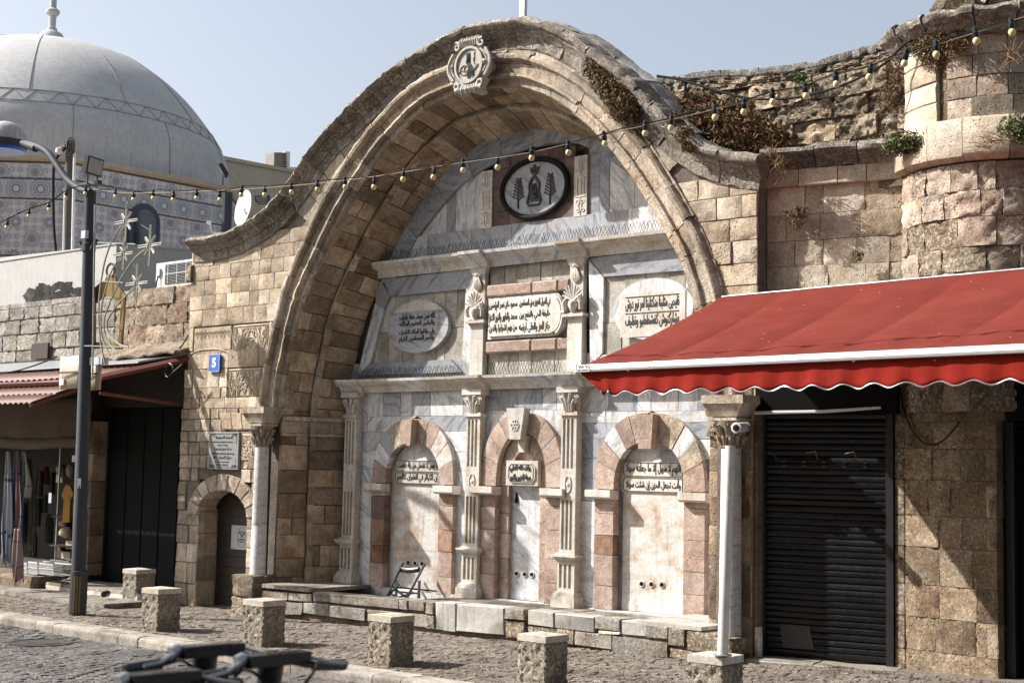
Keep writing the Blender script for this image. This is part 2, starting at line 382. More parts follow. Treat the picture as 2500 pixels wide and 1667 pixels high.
M['blackplastic'] = plain_mat('black_plastic', (.012,.013,.017), rough=.27, dirt=.2)
M['pole'] = plain_mat('grey_painted_steel', (.045,.050,.060), rough=.65, spec=.25, metal=0.0, dirt=.25, streak=.3)
M['darksleeve'] = plain_mat('black_painted_sleeve', (.02,.02,.022), rough=.4)
M['yellowprint'] = plain_mat('faded_yellow_print', (.35,.25,.06), rough=.6)
M['gold'] = plain_mat('dull_gold_paint', (.22,.15,.045), rough=.45, metal=.4, dirt=.3)
M['rope'] = plain_mat('clear_rope_light', (.33,.315,.27), rough=.35, dirt=.25, scale=40)
M['zinc'] = plain_mat('galvanised_steel', (.42,.43,.45), rough=.4, metal=.7, dirt=.3)
M['white'] = plain_mat('white_metal_paint', (.74,.73,.70), rough=.4, dirt=.15, streak=.15)
M['whitepole'] = plain_mat('white_plastic_pipe', (.68,.66,.63), rough=.4, dirt=.25, streak=.2)
M['plaster'] = plain_mat('white_rough_plaster', (.43,.425,.41), rough=.9, dirt=.35, dcol=(.28,.27,.25), scale=3, streak=.3, bump=.6)
M['beige'] = plain_mat('beige_render', (.50,.44,.34), rough=.9, dirt=.35, dcol=(.30,.25,.18), scale=1.2, streak=.3)
M['dome'] = plain_mat('white_dome_plaster', (.50,.495,.48), rough=.9, dirt=.5, dcol=(.33,.34,.36), scale=.8, bump=.6, streak=.55, spec=.1)
M['creamtrim'] = plain_mat('cream_stone_trim', (.56,.45,.33), rough=.8, dirt=.2)
M['groove'] = plain_mat('dark_joint_line', (.30,.295,.29), rough=.9)
M['redmetal'] = plain_mat('dark_red_painted_metal', (.16,.035,.025), rough=.5, dirt=.5)
M['rust'] = plain_mat('rusty_plate', (.055,.03,.025), rough=.85, dirt=.5)
M['dark'] = plain_mat('near_black_fill', (.006,.006,.006), rough=.8, dirt=.2, dcol=(.012,.012,.012), spec=.1)  # black shutter parts and plates; also the shade inside holes, as colour
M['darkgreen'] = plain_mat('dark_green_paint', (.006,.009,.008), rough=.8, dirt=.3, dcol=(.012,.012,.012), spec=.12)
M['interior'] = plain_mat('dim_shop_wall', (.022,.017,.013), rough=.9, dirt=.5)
M['beigecloth'] = plain_mat('beige_canvas', (.11,.08,.055), rough=.9, dirt=.5)
M['wood'] = plain_mat('dark_wood', (.028,.015,.011), rough=.6, dirt=.5, streak=.4)
M['greywood'] = plain_mat('weathered_wood', (.085,.075,.065), rough=.9, dirt=.5, streak=.5, bump=.6)
M['bluesign'] = plain_mat('blue_enamel', (.02,.12,.46), rough=.25, dirt=.1)
M['navy'] = plain_mat('navy_enamel', (.015,.03,.12), rough=.4, dirt=.1)
M['signwhite'] = plain_mat('white_enamel', (.75,.75,.75), rough=.35, dirt=.1)
M['signgrey'] = plain_mat('sign_plate', (.48,.50,.54), rough=.4, dirt=.15)
M['plaque'] = marble_mat('speckled_plaque_marble', (.27,.275,.28), (.13,.135,.14), amt=.5, sc=12)  # grey marble; base also lowered for the shadow lying across the plaque
M['boxbeige'] = plain_mat('beige_sign_back', (.47,.38,.26), rough=.6, dirt=.3, streak=.5)
M['bulb'] = plain_mat('frosted_bulb', (.72,.60,.34), rough=.3, dirt=.1, dcol=(.5,.35,.12))
M['cable'] = plain_mat('black_cable', (.014,.014,.014), rough=.85, spec=.15)
M['cord'] = plain_mat('tan_cord', (.32,.25,.17), rough=.8)
M['alu'] = plain_mat('white_aluminium', (.70,.70,.70), rough=.32, metal=.15, dirt=.1)
M['tile'] = None
M['yellow'] = plain_mat('mustard_cloth', (.34,.17,.02), rough=.9)
M['basket'] = plain_mat('white_basket_plastic', (.60,.60,.60), rough=.4)
M['chair'] = plain_mat('black_chair_paint', (.03,.034,.04), rough=.3, dirt=.2)
M['dryleaf'] = plain_mat('dry_brown_foliage', (.17,.085,.04), rough=.9, dirt=.5, scale=5)
M['leaf'] = plain_mat('dusty_green_foliage', (.14,.11,.045), rough=.8, dirt=.4, scale=5, dcol=(.09,.055,.02))
M['leafgreen'] = plain_mat('green_foliage', (.075,.12,.03), rough=.7, dirt=.3, scale=5)
M['twig'] = plain_mat('dry_twig', (.26,.17,.09), rough=.9)
M['feather'] = plain_mat('off_white_scrap', (.66,.63,.56), rough=.8)
M['glass'] = plain_mat('dark_glass', (.02,.025,.03), rough=.08, dirt=.1, spec=.8)
M['greytile'] = plain_mat('grey_panel', (.20,.175,.15), rough=.7)
def corrug_mat():
    return plain_mat('terracotta_sheet', (.16,.08,.06), rough=.65, dirt=.4, dcol=(.12,.06,.05), scale=4)
M['terracotta'] = corrug_mat()
def fabric_red(name, c1, c2, sc):
    m, t, b = new_mat(name); N = NT(t); tc = N.n('TexCoord')
    n = N.n('TexNoise', i_Vector=tc.outputs['Object'], i_Scale=1.2, i_Detail=8.0, i_Roughness=.6)
    c = N.mix(N.ramp(n.outputs[0], [(.3, g3(0)), (.75, g3(1))]), c1, c2)
    mp = N.n('Mapping'); mp.inputs['Scale'].default_value = sc; N.L(tc.outputs['Object'], mp.inputs[0])
    n2 = N.n('TexNoise', i_Vector=mp.outputs[0], i_Scale=3.0, i_Detail=6.0, i_Roughness=.7)
    c = N.mix(.5, c, N.ramp(n2.outputs[0], [(.35, g3(.75)), (.65, g3(1.15))]), 'MULTIPLY')
    vo = N.n('TexVoronoi', i_Vector=tc.outputs['Object'], i_Scale=5.0); sp = N.ramp(vo.outputs[0], [(.03, g3(1)), (.05, g3(0))])
    c = N.mix(N.math('MULTIPLY', sp, .7), c, (.6,.5,.4))
    N.L(c, b.inputs['Base Color']); b.inputs['Roughness'].default_value = .85; b.inputs['Specular IOR Level'].default_value = .1
    b.inputs['Sheen Weight'].default_value = 0.0
    return m
M['red'] = fabric_red('faded_red_awning_cloth', (.135,.021,.015), (.15,.029,.021), (1, 1, 1))
M['redval'] = fabric_red('red_valance_cloth', (.215,.015,.009), (.255,.02,.012), (14, 14, .4))
def tile_mat():
    m, t, b = new_mat('zellige_tile_print'); N = NT(t)
    uv = N.n('UVMap'); sp = N.n('SeparateXYZ', i_0=uv.outputs[0])
    U_, V_ = sp.outputs[0], sp.outputs[1]
    def rosette(s, offx, offy, k, r0):
        x = N.math('SUBTRACT', N.math('FRACT', N.math('MULTIPLY_ADD', U_, 1/s, offx)), .5)
        y = N.math('SUBTRACT', N.math('FRACT', N.math('MULTIPLY_ADD', V_, 1/s, offy)), .5)
        r = N.math('SQRT', N.math('ADD', N.math('MULTIPLY', x, x), N.math('MULTIPLY', y, y)))
        a = N.math('ARCTAN2', y, x)
        wob = N.math('MULTIPLY', N.math('COSINE', N.math('MULTIPLY', a, k)), .03)
        return N.math('ADD', r, wob)
    base = (.47, .44, .42)
    r1 = rosette(.86, 0, 0, 12.0, .5); r2 = rosette(.86, .5, .5, 8.0, .5); r3 = rosette(.215, .25, .25, 6.0, .5)
    c = N.ramp(r3, [(0, (.52,.44,.36)), (.16, (.05,.06,.10)), (.26, (.55,.52,.48)), (.36, (.16,.15,.17)), (.42, base)], 'CONSTANT')
    c1 = N.ramp(r1, [(0, (.10,.12,.18)), (.05, (.36,.27,.2)), (.09, (.08,.1,.15)), (.13, (.44,.42,.40)), (.19, (.07,.09,.14)), (.215, (.36,.33,.3)), (.26, (.10,.11,.16)), (.29, (.4,.38,.36))], 'CONSTANT')
    m1 = N.math('LESS_THAN', r1, .25); c = N.mix(m1, c, c1)
    c2 = N.ramp(r2, [(0, (.42,.40,.38)), (.06, (.10,.12,.18)), (.1, (.38,.27,.17)), (.13, (.12,.14,.19)), (.17, (.42,.4,.38))], 'CONSTANT')
    c = N.mix(N.math('LESS_THAN', r2, .16), c, c2)
    # banded strips: rows of rings between thin dark lines
    vb = N.math('FRACT', N.math('MULTIPLY', V_, 1/2.0))
    inb = N.math('MULTIPLY', N.math('GREATER_THAN', vb, .60), N.math('LESS_THAN', vb, .86))
    x = N.math('SUBTRACT', N.math('FRACT', N.math('MULTIPLY', U_, 1/.62)), .5); y = N.math('MULTIPLY', N.math('SUBTRACT', vb, .73), 3.2)
    r = N.math('SQRT', N.math('ADD', N.math('MULTIPLY', x, x), N.math('MULTIPLY', y, y)))
    a = N.math('ARCTAN2', y, x); rr = N.math('ADD', r, N.math('MULTIPLY', N.math('COSINE', N.math('MULTIPLY', a, 16.0)), .025))
    cb = N.ramp(rr, [(0, (.42,.42,.42)), (.13, (.05,.065,.11)), (.19, (.40,.38,.36)), (.25, (.08,.1,.15)), (.29, (.38,.36,.34)), (.36, (.2,.2,.23)), (.42, (.36,.34,.33))], 'CONSTANT')
    c = N.mix(inb, c, cb)
    e1 = N.math('LESS_THAN', N.math('ABSOLUTE', N.math('SUBTRACT', vb, .6)), .012); e2 = N.math('LESS_THAN', N.math('ABSOLUTE', N.math('SUBTRACT', vb, .86)), .012)
    c = N.mix(N.math('MAXIMUM', e1, e2), c, (.05,.05,.07))
    e3 = N.math('LESS_THAN', N.math('ABSOLUTE', N.math('SUBTRACT', vb, .575)), .01)
    c = N.mix(e3, c, (.45,.36,.27))
    c = N.mix(1.0, c, (1.28,1.28,1.3), 'MULTIPLY'); N.L(c, b.inputs['Base Color']); b.inputs['Roughness'].default_value = .35
    return m
M['tile'] = tile_mat()
def scarf_mat(name, base, s1, s2):
    m, t, b = new_mat(name); N = NT(t); uv = N.n('UVMap'); sp = N.n('SeparateXYZ', i_0=uv.outputs[0])
    a = N.math('LESS_THAN', N.math('ABSOLUTE', N.math('SUBTRACT', N.math('FRACT', N.math('MULTIPLY', sp.outputs[1], 2.0)), .5)), .03)
    base = tuple(q*.5 for q in base); s1 = tuple(.5*q+.02 for q in s1); s2 = tuple(.35*q+.04 for q in s2)
    c = N.mix(a, base, s1); a2 = N.math('LESS_THAN', N.math('ABSOLUTE', N.math('SUBTRACT', sp.outputs[0], .6)), .07)
    c = N.mix(a2, c, s2); a3 = N.math('LESS_THAN', N.math('ABSOLUTE', N.math('SUBTRACT', sp.outputs[0], .25)), .03); c = N.mix(a3, c, s1)
    N.L(c, b.inputs['Base Color']); b.inputs['Roughness'].default_value = .95; return m

# ------------------------------------------------------------------ lettering
AR = {}
for ch, cp, dual in (('ا',0xFE8D,0),('أ',0xFE83,0),('إ',0xFE87,0),('آ',0xFE81,0),('ب',0xFE8F,1),('ة',0xFE93,0),('ت',0xFE95,1),('ث',0xFE99,1),('ج',0xFE9D,1),('ح',0xFEA1,1),('خ',0xFEA5,1),
                     ('د',0xFEA9,0),('ذ',0xFEAB,0),('ر',0xFEAD,0),('ز',0xFEAF,0),('س',0xFEB1,1),('ش',0xFEB5,1),('ص',0xFEB9,1),('ض',0xFEBD,1),('ط',0xFEC1,1),('ظ',0xFEC5,1),('ع',0xFEC9,1),('غ',0xFECD,1),
                     ('ف',0xFED1,1),('ق',0xFED5,1),('ك',0xFED9,1),('ل',0xFEDD,1),('م',0xFEE1,1),('ن',0xFEE5,1),('ه',0xFEE9,1),('و',0xFEED,0),('ى',0xFEEF,0),('ي',0xFEF1,1),('ئ',0xFE89,1)):
    AR[ch] = (cp, dual)
def shape_ar(s):
    out = []; i = 0; prev_join = False
    while i < len(s):
        c = s[i]
        if c not in AR: out.append(c); prev_join = False; i += 1; continue
        if c == 'ل' and i+1 < len(s) and s[i+1] in 'اأإ':
            cp = {'ا': 0xFEFB, 'أ': 0xFEF7, 'إ': 0xFEF9}[s[i+1]]
            out.append(chr(cp + (1 if prev_join else 0))); prev_join = False; i += 2; continue
        cp, dual = AR[c]; nxt = i+1 < len(s) and s[i+1] in AR
        if dual: form = (3 if nxt else 1) if prev_join else (2 if nxt else 0); prev_join = nxt
        else: form = 1 if prev_join else 0; prev_join = False
        out.append(chr(cp+form)); i += 1
    return ''.join(reversed(out))
def text_mesh(body, bold=.0, ext=.01):
    c = bpy.data.curves.new('lettering', type='FONT'); c.body = body; c.size = 1; c.extrude = ext; c.offset = bold; c.resolution_u = 2
    o = bpy.data.objects.new('lettering', c); COL.objects.link(o)
    dg = bpy.context.evaluated_depsgraph_get(); dg.update()
    me = bpy.data.meshes.new_from_object(o.evaluated_get(dg)); bpy.data.objects.remove(o); bpy.data.curves.remove(c)
    return me
def letters(name, body, x0, x1, z0, z1, y, mat, parent, bold=.015, depth=.012, ax=None, org=None, ar=False, mbout=None):
    """lettering fitted to a rectangle; ax = (origin, right, up, out) for other planes"""
    me = text_mesh(shape_ar(body) if ar else body, bold, .01)
    vs = [v.co.copy() for v in me.vertices]; fs = [tuple(p.vertices) for p in me.polygons]; bpy.data.meshes.remove(me)
    if not vs: return None
    mx0, mx1 = min(v.x for v in vs), max(v.x for v in vs); my0, my1 = min(v.y for v in vs), max(v.y for v in vs); mz = max(v.z for v in vs)
    if ax is None: ax = (Vector((0, y, 0)), Vector((1,0,0)), Vector((0,0,1)), Vector((0,-1,0)))
    O, Rt, Up, Ot = ax; out = []
    for v in vs:
        a = x0 + (v.x-mx0)/(mx1-mx0)*(x1-x0); b = z0 + (v.y-my0)/(my1-my0)*(z1-z0); out.append(O + Rt*a + Up*b + Ot*(depth if v.z > 0 else -.004))
    mb = mbout or MB(); mb.add(out, fs)
    if mbout: return None
    return build(name, mb, mat, parent, recalc=False)

# ================================================================== ground
g = MB(); g.grid(lambda s, t: Vector((-90 + 180*s, -60 + 260*t, -0.56)), 4, 4)
build('ground', g, M['soil'], kind='structure', label=None)
XC = -0.85
road = thing('road', None, None, (0, -5, -0.47)); road['kind'] = 'structure'
rb = MB(); rb.box((-16, -14, -.56), (9, -3.47, -.505)); build('bedding', rb, M['soil'], road)
walk = thing('pavement', None, None, (0, -1.5, -0.35)); walk['kind'] = 'structure'
pb = MB()
def pav(s, t):
    x = -16 + 25*s; y = -3.3 + 4.6*t; return Vector((x, y, gz(x, y) - .022))
pb.grid(pav, 40, 8); build('bedding', pb, M['soil'], walk)
pm2 = MB()
def cobbles(x0, x1, y0, y1, zf, parent, mat, w0, w1, d0, d1, nbig, near, bed):
    items = []; y = y0
    while y < y1:
        d = U(d0, d1); x = x0 + U(0, .1)
        while x < x1:
            ww = U(w0, w1); items.append((x, y, ww, d)); x += ww
        y += d
    items = [q for q in items if near(q)]
    items.sort(key=lambda q: (q[0]-CAMP.x)**2 + (q[1]-CAMP.y)**2)
    stuff = MB()
    for i, (x, y, ww, d) in enumerate(items):
        z = zf(x, y); sk = U(-.012, .012)
        c = (Vector((x, y+sk, z+U(-.004,.004))), Vector((x+ww, y-sk, z+U(-.004,.004))), Vector((x+ww, y+d-sk, z+U(-.004,.004))), Vector((x, y+d+sk, z+U(-.004,.004))))
        S = (lambda c: (lambda s, t: (c[0]*(1-s)+c[1]*s)*(1-t) + (c[3]*(1-s)+c[2]*s)*t))(c)
        N = lambda s, t: Vector((0, 0, 1))
        if i < nbig: build(bed, block(S, N, depth=.03, gap=.005, ch=.007, rough=.006, k=1), mat, parent, recalc=False)
        else: block(S, N, depth=.03, gap=.005, ch=.007, rough=.006, k=1, mb=stuff)
    build('distant_cobbles', stuff, mat, parent, kind='stuff', recalc=False)
def inview(x, y, z, m=60):
    q = Vector((x, y, z)) - CAMP; c = R2.dot(q)
    if c < .5: return False
    u = PXC[0] + FX*R0.dot(q)/c; v = PXC[1] + FX*R1.dot(q)/c
    return -m < u < 2500+m and -m < v < 1667+m
cobbles(-14, 8.3, -3.05, .9, lambda x, y: gz(x, y), walk, M['cobble'], .09, .19, .08, .12, 290, lambda q: inview(q[0], q[1], -.35, 90) and not (q[0] > -9.5 + 0 and q[0] < -7.45 and q[1] > -.9) and not (q[1] > .05 and not (-6.9 < q[0] < -5.7)) and not (q[0] < -6.9 and q[1] > -1.5+.0*(q[0])) and not (q[0] > -4.8 and q[0] < 3.9 and q[1] > -.3), 'cobble')
cobbles(-12, 4.5, -7.4, -3.5, lambda x, y: -.47 + .01*math.sin(x*1.7), road, M['road'], .11, .22, .09, .13, 290, lambda q: inview(q[0], q[1], -.47, 60), 'cobble')
kerb = thing('kerb', None, None, (0, -3.4, -.35)); kerb['kind'] = 'structure'
x = -14.0
while x < 6:
    L = U(.55, .95) if rnd() < .8 else .45
    b = MB(); e = .012; x0, x1 = x+e/2, x+L-e/2
    prof = [(-3.48, -.56), (-3.48, -.39), (-3.472, -.365), (-3.45, -.35), (-3.32, -.345), (-3.32, -.56)]
    j = U(-.006, .006); jz = U(-.005, .005)
    n = len(prof); b.add([(x0, p[0]+j, p[1]+jz) for p in prof] + [(x1, p[0]+j, p[1]+jz) for p in prof], [tuple(range(n)), tuple(range(2*n-1, n-1, -1))] + [(i, n+i, n+(i+1) % n, (i+1) % n) for i in range(n)])
    build('kerbstone', b, M['kerb'], kerb, smooth=False)
    b = MB(); qq = block(*quadS((x0, -3.32, -.347), (x1, -3.32, -.347), (x1, -3.06, -.35), (x0, -3.06, -.35)), depth=.05, gap=.003, rough=.002)
    build('edging_slab', qq, M['kerb'], kerb)
    x += L

# ================================================================== unseen building added behind the camera to cut the sky light
opp = thing('unseen_shade_building', 'tall plain block added unseen behind the viewer to deepen the shade', 'building', (18, -27, -.5))
q = MB(); q.box((-6, -30, -.56), (60, -21, 23)); build('wall', q, M['greytile'], opp)
for i in range(10):
    for j in range(5):
        q = MB(); q.box((-3+6*i, -21.02, 1.5+3.6*j), (-1.4+6*i, -20.95, 3.5+3.6*j)); build('window', q, M['glass'], opp)

# ================================================================== arched portal
AX = -.85
RH = [(0,7.85),(.8,7.78),(1.3,7.62),(1.75,7.38),(2.2,7.05),(2.55,6.73),(3.05,6.19),(3.45,5.63),(3.78,5.13),(3.97,4.8),(4.15,4.32),(4.29,3.83),(4.42,3.3),(4.47,2.84)]
ROLL = Path([(AX-h, z) for h, z in reversed(RH)] + [(AX+h, z) for h, z in RH[1:]], 8)
JP = [(4.47, -.4), (4.47, 1.5)]
RINGP = Path([(AX-4.47, -.35), (AX-4.47, .8), (AX-4.47, 2.0)] + [(AX-h, z) for h, z in reversed(RH)] + [(AX+h, z) for h, z in RH[1:]] + [(AX+4.47, 2.0), (AX+4.47, .8), (AX+4.47, -.35)], 8)
COPT = Path([(-7.25,5.80),(-6.6,5.79),(-6.07,5.85),(-5.6,5.97),(-5.25,6.10),(-4.9,6.31),(-4.6,6.56),(-4.29,6.86),(-3.91,7.15),(-3.28,7.52),(-2.92,7.71),(-2.40,7.94),(-1.97,8.08),(-1.31,8.24),(-.75,8.31),(-.13,8.27),(.32,8.19),(.69,8.04),(1.12,7.80),(1.41,7.57),(1.99,7.12),(2.29,6.82),(2.50,6.60),(2.85,6.27),(3.07,6.11),(3.39,5.95),(3.97,5.80)], 6)
portal = thing('arched_portal', 'tall round stone arch with weathered mouldings and rough coping, sheltering the marble fountain wall', 'archway', (AX, 0, -.35))
def path_cut(P, s0, s1, lo, hi, mf):
    out = []; s = s0
    while s < s1 - .12:
        e = s + U(lo, hi)
        if e > s1 - .15: e = s1
        mf(s, e); s = e
# mouldings: coping
copprof = [(0.0,.42),(-.015,.1),(0,-.15),(.025,-.205),(.07,-.235),(.115,-.215),(.14,-.165),(.145,-.14),(.175,-.14),(.20,-.10),(.235,-.06),(.25,-.055),(.26,-.03),(.405,-.03),(.42,.02),(.42,.42)]
copbed = [(0.0,.42),(0,-.13),(.03,-.185),(.075,-.21),(.12,-.19),(.145,-.15),(.165,-.12),(.225,-.06),(.26,-.03),(.26,.42)]
def mkcop(a, b):
    mid = COPT.at((a+b)/2)
    mb = sweep_piece(COPT, a, b, copprof, gap=.010, rough=.009, amp=.018 if a < COPT.L*.62 else .030, freq=8, steps=6)
    build('coping_stone', mb, M['coping'], portal, smooth=42)
path_cut(COPT, 0, COPT.L, .3, .62, mkcop)
# raised rough back ridge seen on the falling right side
def mkridge(a, b):
    build('ridge_stone', sweep_piece(COPT, a, b, [(-.05,.55),(-.07,.35),(-.03,.12),(.05,.10),(.3,.12),(.3,.55)], gap=.002, rough=.01, amp=.04, freq=4, steps=4), M['plasterstone'], portal, smooth=42)
M['plasterstone'] = stone_mat('whitish_weathered_mortar', (.50,.47,.43), (.60,.58,.55), (.32,.29,.26), stain=.4, bump=1.0, pits=.6, coarse=.5)
path_cut(COPT, COPT.L*.40, COPT.L-1.2, .5, .9, mkridge)
# roll moulding + fillets (o measured inwards from roll outer edge)
rollprof = [(-.05,.03),(-.045,-.02),(-.012,-.022),(-.006,-.05),(.01,-.085),(.045,-.105),(.085,-.095),(.11,-.06),(.115,-.03),(.135,-.03),(.135,.2),(-.05,.2)]
path_cut(ROLL, 0, ROLL.L, .5, 1.0, lambda a, b: build('roll_moulding', sweep_piece(ROLL, a, b, rollprof, gap=.012, rough=.008, amp=.012, freq=8, steps=6), M['arch'], portal, smooth=35))
filprof = [(.137,.2),(.137,-.02),(.16,-.015),(.24,.0),(.27,.0),(.28,-.05),(.32,-.06),(.34,-.03),(.345,.02),(.41,.025),(.44,.03),(.455,.06),(.47,.2)]
path_cut(ROLL, 0, ROLL.L, .4, .8, lambda a, b: build('fillet_moulding', sweep_piece(ROLL, a, b, filprof, gap=.012, rough=.007, amp=.010, freq=8, steps=5), M['arch'], portal, smooth=30))
def ringcut(d, o):
    f = max(0, min(1, (d/RINGP.L-.56)/.08)); f = f*f*(3-2*f); return max(0, o-.50)*.75*f
def ringblk(a, b, o0, y0, o1, y1, mat, name='voussoir', path=RINGP, k=(2, 2), amp=.012, **kw):
    def S(s, t):
        d = a + (b-a)*s; oo = o0 + (o1-o0)*t; x, z = path.at(d, oo - ringcut(d, oo)); return Vector((x, y0 + (y1-y0)*t, z))
    nn = Vector((o1-o0, y1-y0)).normalized()   # profile direction (o,y); outward = into the opening
    def N(s, t):
        d = a + (b-a)*s; x0, z0 = path.at(d, 0); x1, z1 = path.at(d, 1); e = Vector((x1-x0, 0, z1-z0))
        return (e*nn.y + Vector((0, -1, 0))*nn.x).normalized()
    args = dict(depth=.10, gap=.004, ch=.008, rough=.010, freq=4.0); args.update(kw)
    build(name, block(S, N, k=k, amp=amp, **args), mat, portal, smooth=40)
def cut_rows(a0, a1, lo, hi, f):
    path_cut(RINGP, a0, a1, lo, hi, f)
LJ = 2.84+.35   # path length of a jamb
TOT = RINGP.L
# outer soffit: vertical part below springing has squared courses, arch part long voussoirs
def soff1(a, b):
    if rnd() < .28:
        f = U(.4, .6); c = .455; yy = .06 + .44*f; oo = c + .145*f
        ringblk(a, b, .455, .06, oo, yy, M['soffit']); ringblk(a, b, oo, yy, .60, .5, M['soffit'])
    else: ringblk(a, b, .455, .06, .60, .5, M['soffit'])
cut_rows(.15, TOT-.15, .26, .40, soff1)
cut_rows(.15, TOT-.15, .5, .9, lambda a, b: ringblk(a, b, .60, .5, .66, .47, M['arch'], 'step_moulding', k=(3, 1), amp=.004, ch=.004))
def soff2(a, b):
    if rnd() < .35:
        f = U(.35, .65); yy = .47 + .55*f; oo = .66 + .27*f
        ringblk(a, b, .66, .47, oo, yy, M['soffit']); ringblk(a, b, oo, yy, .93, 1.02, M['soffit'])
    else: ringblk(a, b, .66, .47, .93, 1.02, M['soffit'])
cut_rows(.15, TOT-.15, .26, .40, soff2)
for (a_, b_, e_) in ((2.82, 3.02, .030), (3.02, 3.10, .060), (2.77, 2.82, .045)):
    for p_, q_ in ((a_, b_), (TOT-b_, TOT-a_)):
        for k_ in range(1):
            ringblk(p_, q_, .455+e_, .03, .60+e_, .485, M['arch'], 'impost_moulding', k=(1, 4), amp=.006, gap=.002, ch=.005)
            ringblk(p_, q_, .66+e_, .44, .93+e_, 1.0, M['arch'], 'impost_moulding', k=(1, 4), amp=.006, gap=.002, ch=.005)
# solid core behind the rings
core = MB(); n = 90
cp = [(.2,.07),(.42,.10),(.565,.55),(.61,.55),(.875,1.10),(.875,1.45),(.2,1.45)]
vs = []
for i in range(n+1):
    d = TOT*i/n
    for o, y in cp:
        x, z = RINGP.at(d, o - ringcut(d, o)); vs.append((x, y, z))
m_ = len(cp)
core.add(vs, [(i*m_+k, i*m_+(k+1) % m_, (i+1)*m_+(k+1) % m_, (i+1)*m_+k) for i in range(n) for k in range(m_)])
build('mortar_core', core, M['soil'], portal)
# solid wall body between roll and coping, with the two wings
def cop_z(x):      # coping underside at x
    best = None
    for i in range(0, 121):
        d = COPT.L*i/120; px, pz = COPT.at(d, .36)
        if best is None or abs(px-x) < best[0]: best = (abs(px-x), pz)
    return best[1]
def roll_z(x):
    h = abs(x-AX)
    for i in range(len(RH)-1):
        if RH[i][0] <= h <= RH[i+1][0]:
            f = (h-RH[i][0])/(RH[i+1][0]-RH[i][0]); return RH[i][1]*(1-f) + RH[i+1][1]*f
    return -.4
def roll_h(z):
    if z <= 2.84: return 4.47
    for i in range(len(RH)-1):
        if RH[i+1][1] <= z <= RH[i][1]:
            f = (z-RH[i][1])/(RH[i+1][1]-RH[i][1]); return RH[i][0]*(1-f) + RH[i+1][0]*f
    return 0
body = MB(); xs = [-7.33 + (3.86+7.33)*i/80 for i in range(81)]
for i in range(80):
    xa, xb = xs[i], xs[i+1]
    za = roll_z(xa) if abs(xa-AX) < 4.47 else (-.5 if not (-6.9 < (xa+xb)/2 < -5.58) else 1.72)
    zb = roll_z(xb) if abs(xb-AX) < 4.47 else (-.5 if not (-6.9 < (xa+xb)/2 < -5.58) else 1.72)
    if abs(xa-AX) >= 4.47 or abs(xb-AX) >= 4.47: za = zb = min(za, zb) if (-6.9 < (xa+xb)/2 < -5.58) is False else 1.72
    ta, tb = cop_z(xa)+.2, cop_z(xb)+.2
    body.prism([(xa,.03,za-.02),(xb,.03,zb-.02),(xb,.03,tb),(xa,.03,ta)], (0, 1.1 if (xa > -5.6 and xa < 3.7) else .5, 0))
build('wall_core', body, M['soil'], portal, recalc=False)
# radial facing stones between roll and coping
C0 = Vector((AX, 3.3))
def radial(theta, kind):
    dx, dz = math.cos(theta), math.sin(theta); P = ROLL if kind == 0 else COPT; best = None
    if not hasattr(P, 'cache'):
        P.cache = []
        for i in range(401):
            x, z = P.at(P.L*i/400, 0 if kind == 0 else .38); P.cache.append((math.atan2(z-C0.y, x-C0.x), math.hypot(x-C0.x, z-C0.y)))
    c = P.cache; best = min(c, key=lambda q: abs(q[0]-theta)); return best[1]
th = 36.0
while th < 144:
    e = min(144.5, th + U(4.0, 7.0))
    def S(s, t, th=th, e=e):
        a = rad(th + (e-th)*s); r0 = radial(a, 0)-.02; r1 = radial(a, 1); r = r0 + (r1-r0)*t
        return Vector((C0.x + r*math.cos(a), 0, C0.y + r*math.sin(a)))
    build('facing_stone', block(S, lambda s, t: Vector((0,-1,0)), depth=.06, k=(2,2), gap=.006, ch=.008, rough=.008, amp=.008), M['arch'], portal, smooth=40)
    th = e

def course(z0, z1, x0f, x1f, y, parent, mat, wlo=.22, whi=.5, name='stone', skip=None, **kw):
    """row of stones between x0f(z) and x1f(z)"""
    xa, xb = (x0f(z0)+x0f(z1))/2, (x1f(z0)+x1f(z1))/2; x = xa; first = True
    while x < xb - .04:
        ww = U(wlo, whi); e = x + ww
        if e > xb - wlo*.7: e = xb
        last = e >= xb - 1e-6
        if not (skip and skip((x+e)/2, (z0+z1)/2)):
            bl = x0f(z0) if first else x; tl = x0f(z1) if first else x
            br = x1f(z0) if last else e; tr = x1f(z1) if last else e
            mm = mat() if callable(mat) else mat
            args = dict(depth=.12, k=1, gap=.005, ch=.008, rough=.008, amp=.01); args.update(kw)
            y0 = y(0) if callable(y) else y
            build(name, qblock((bl,y0,z0),(br,y0,z0),(tr,y0,z1),(tl,y0,z1), **args), mm, parent, smooth=40)
        first = False; x = e
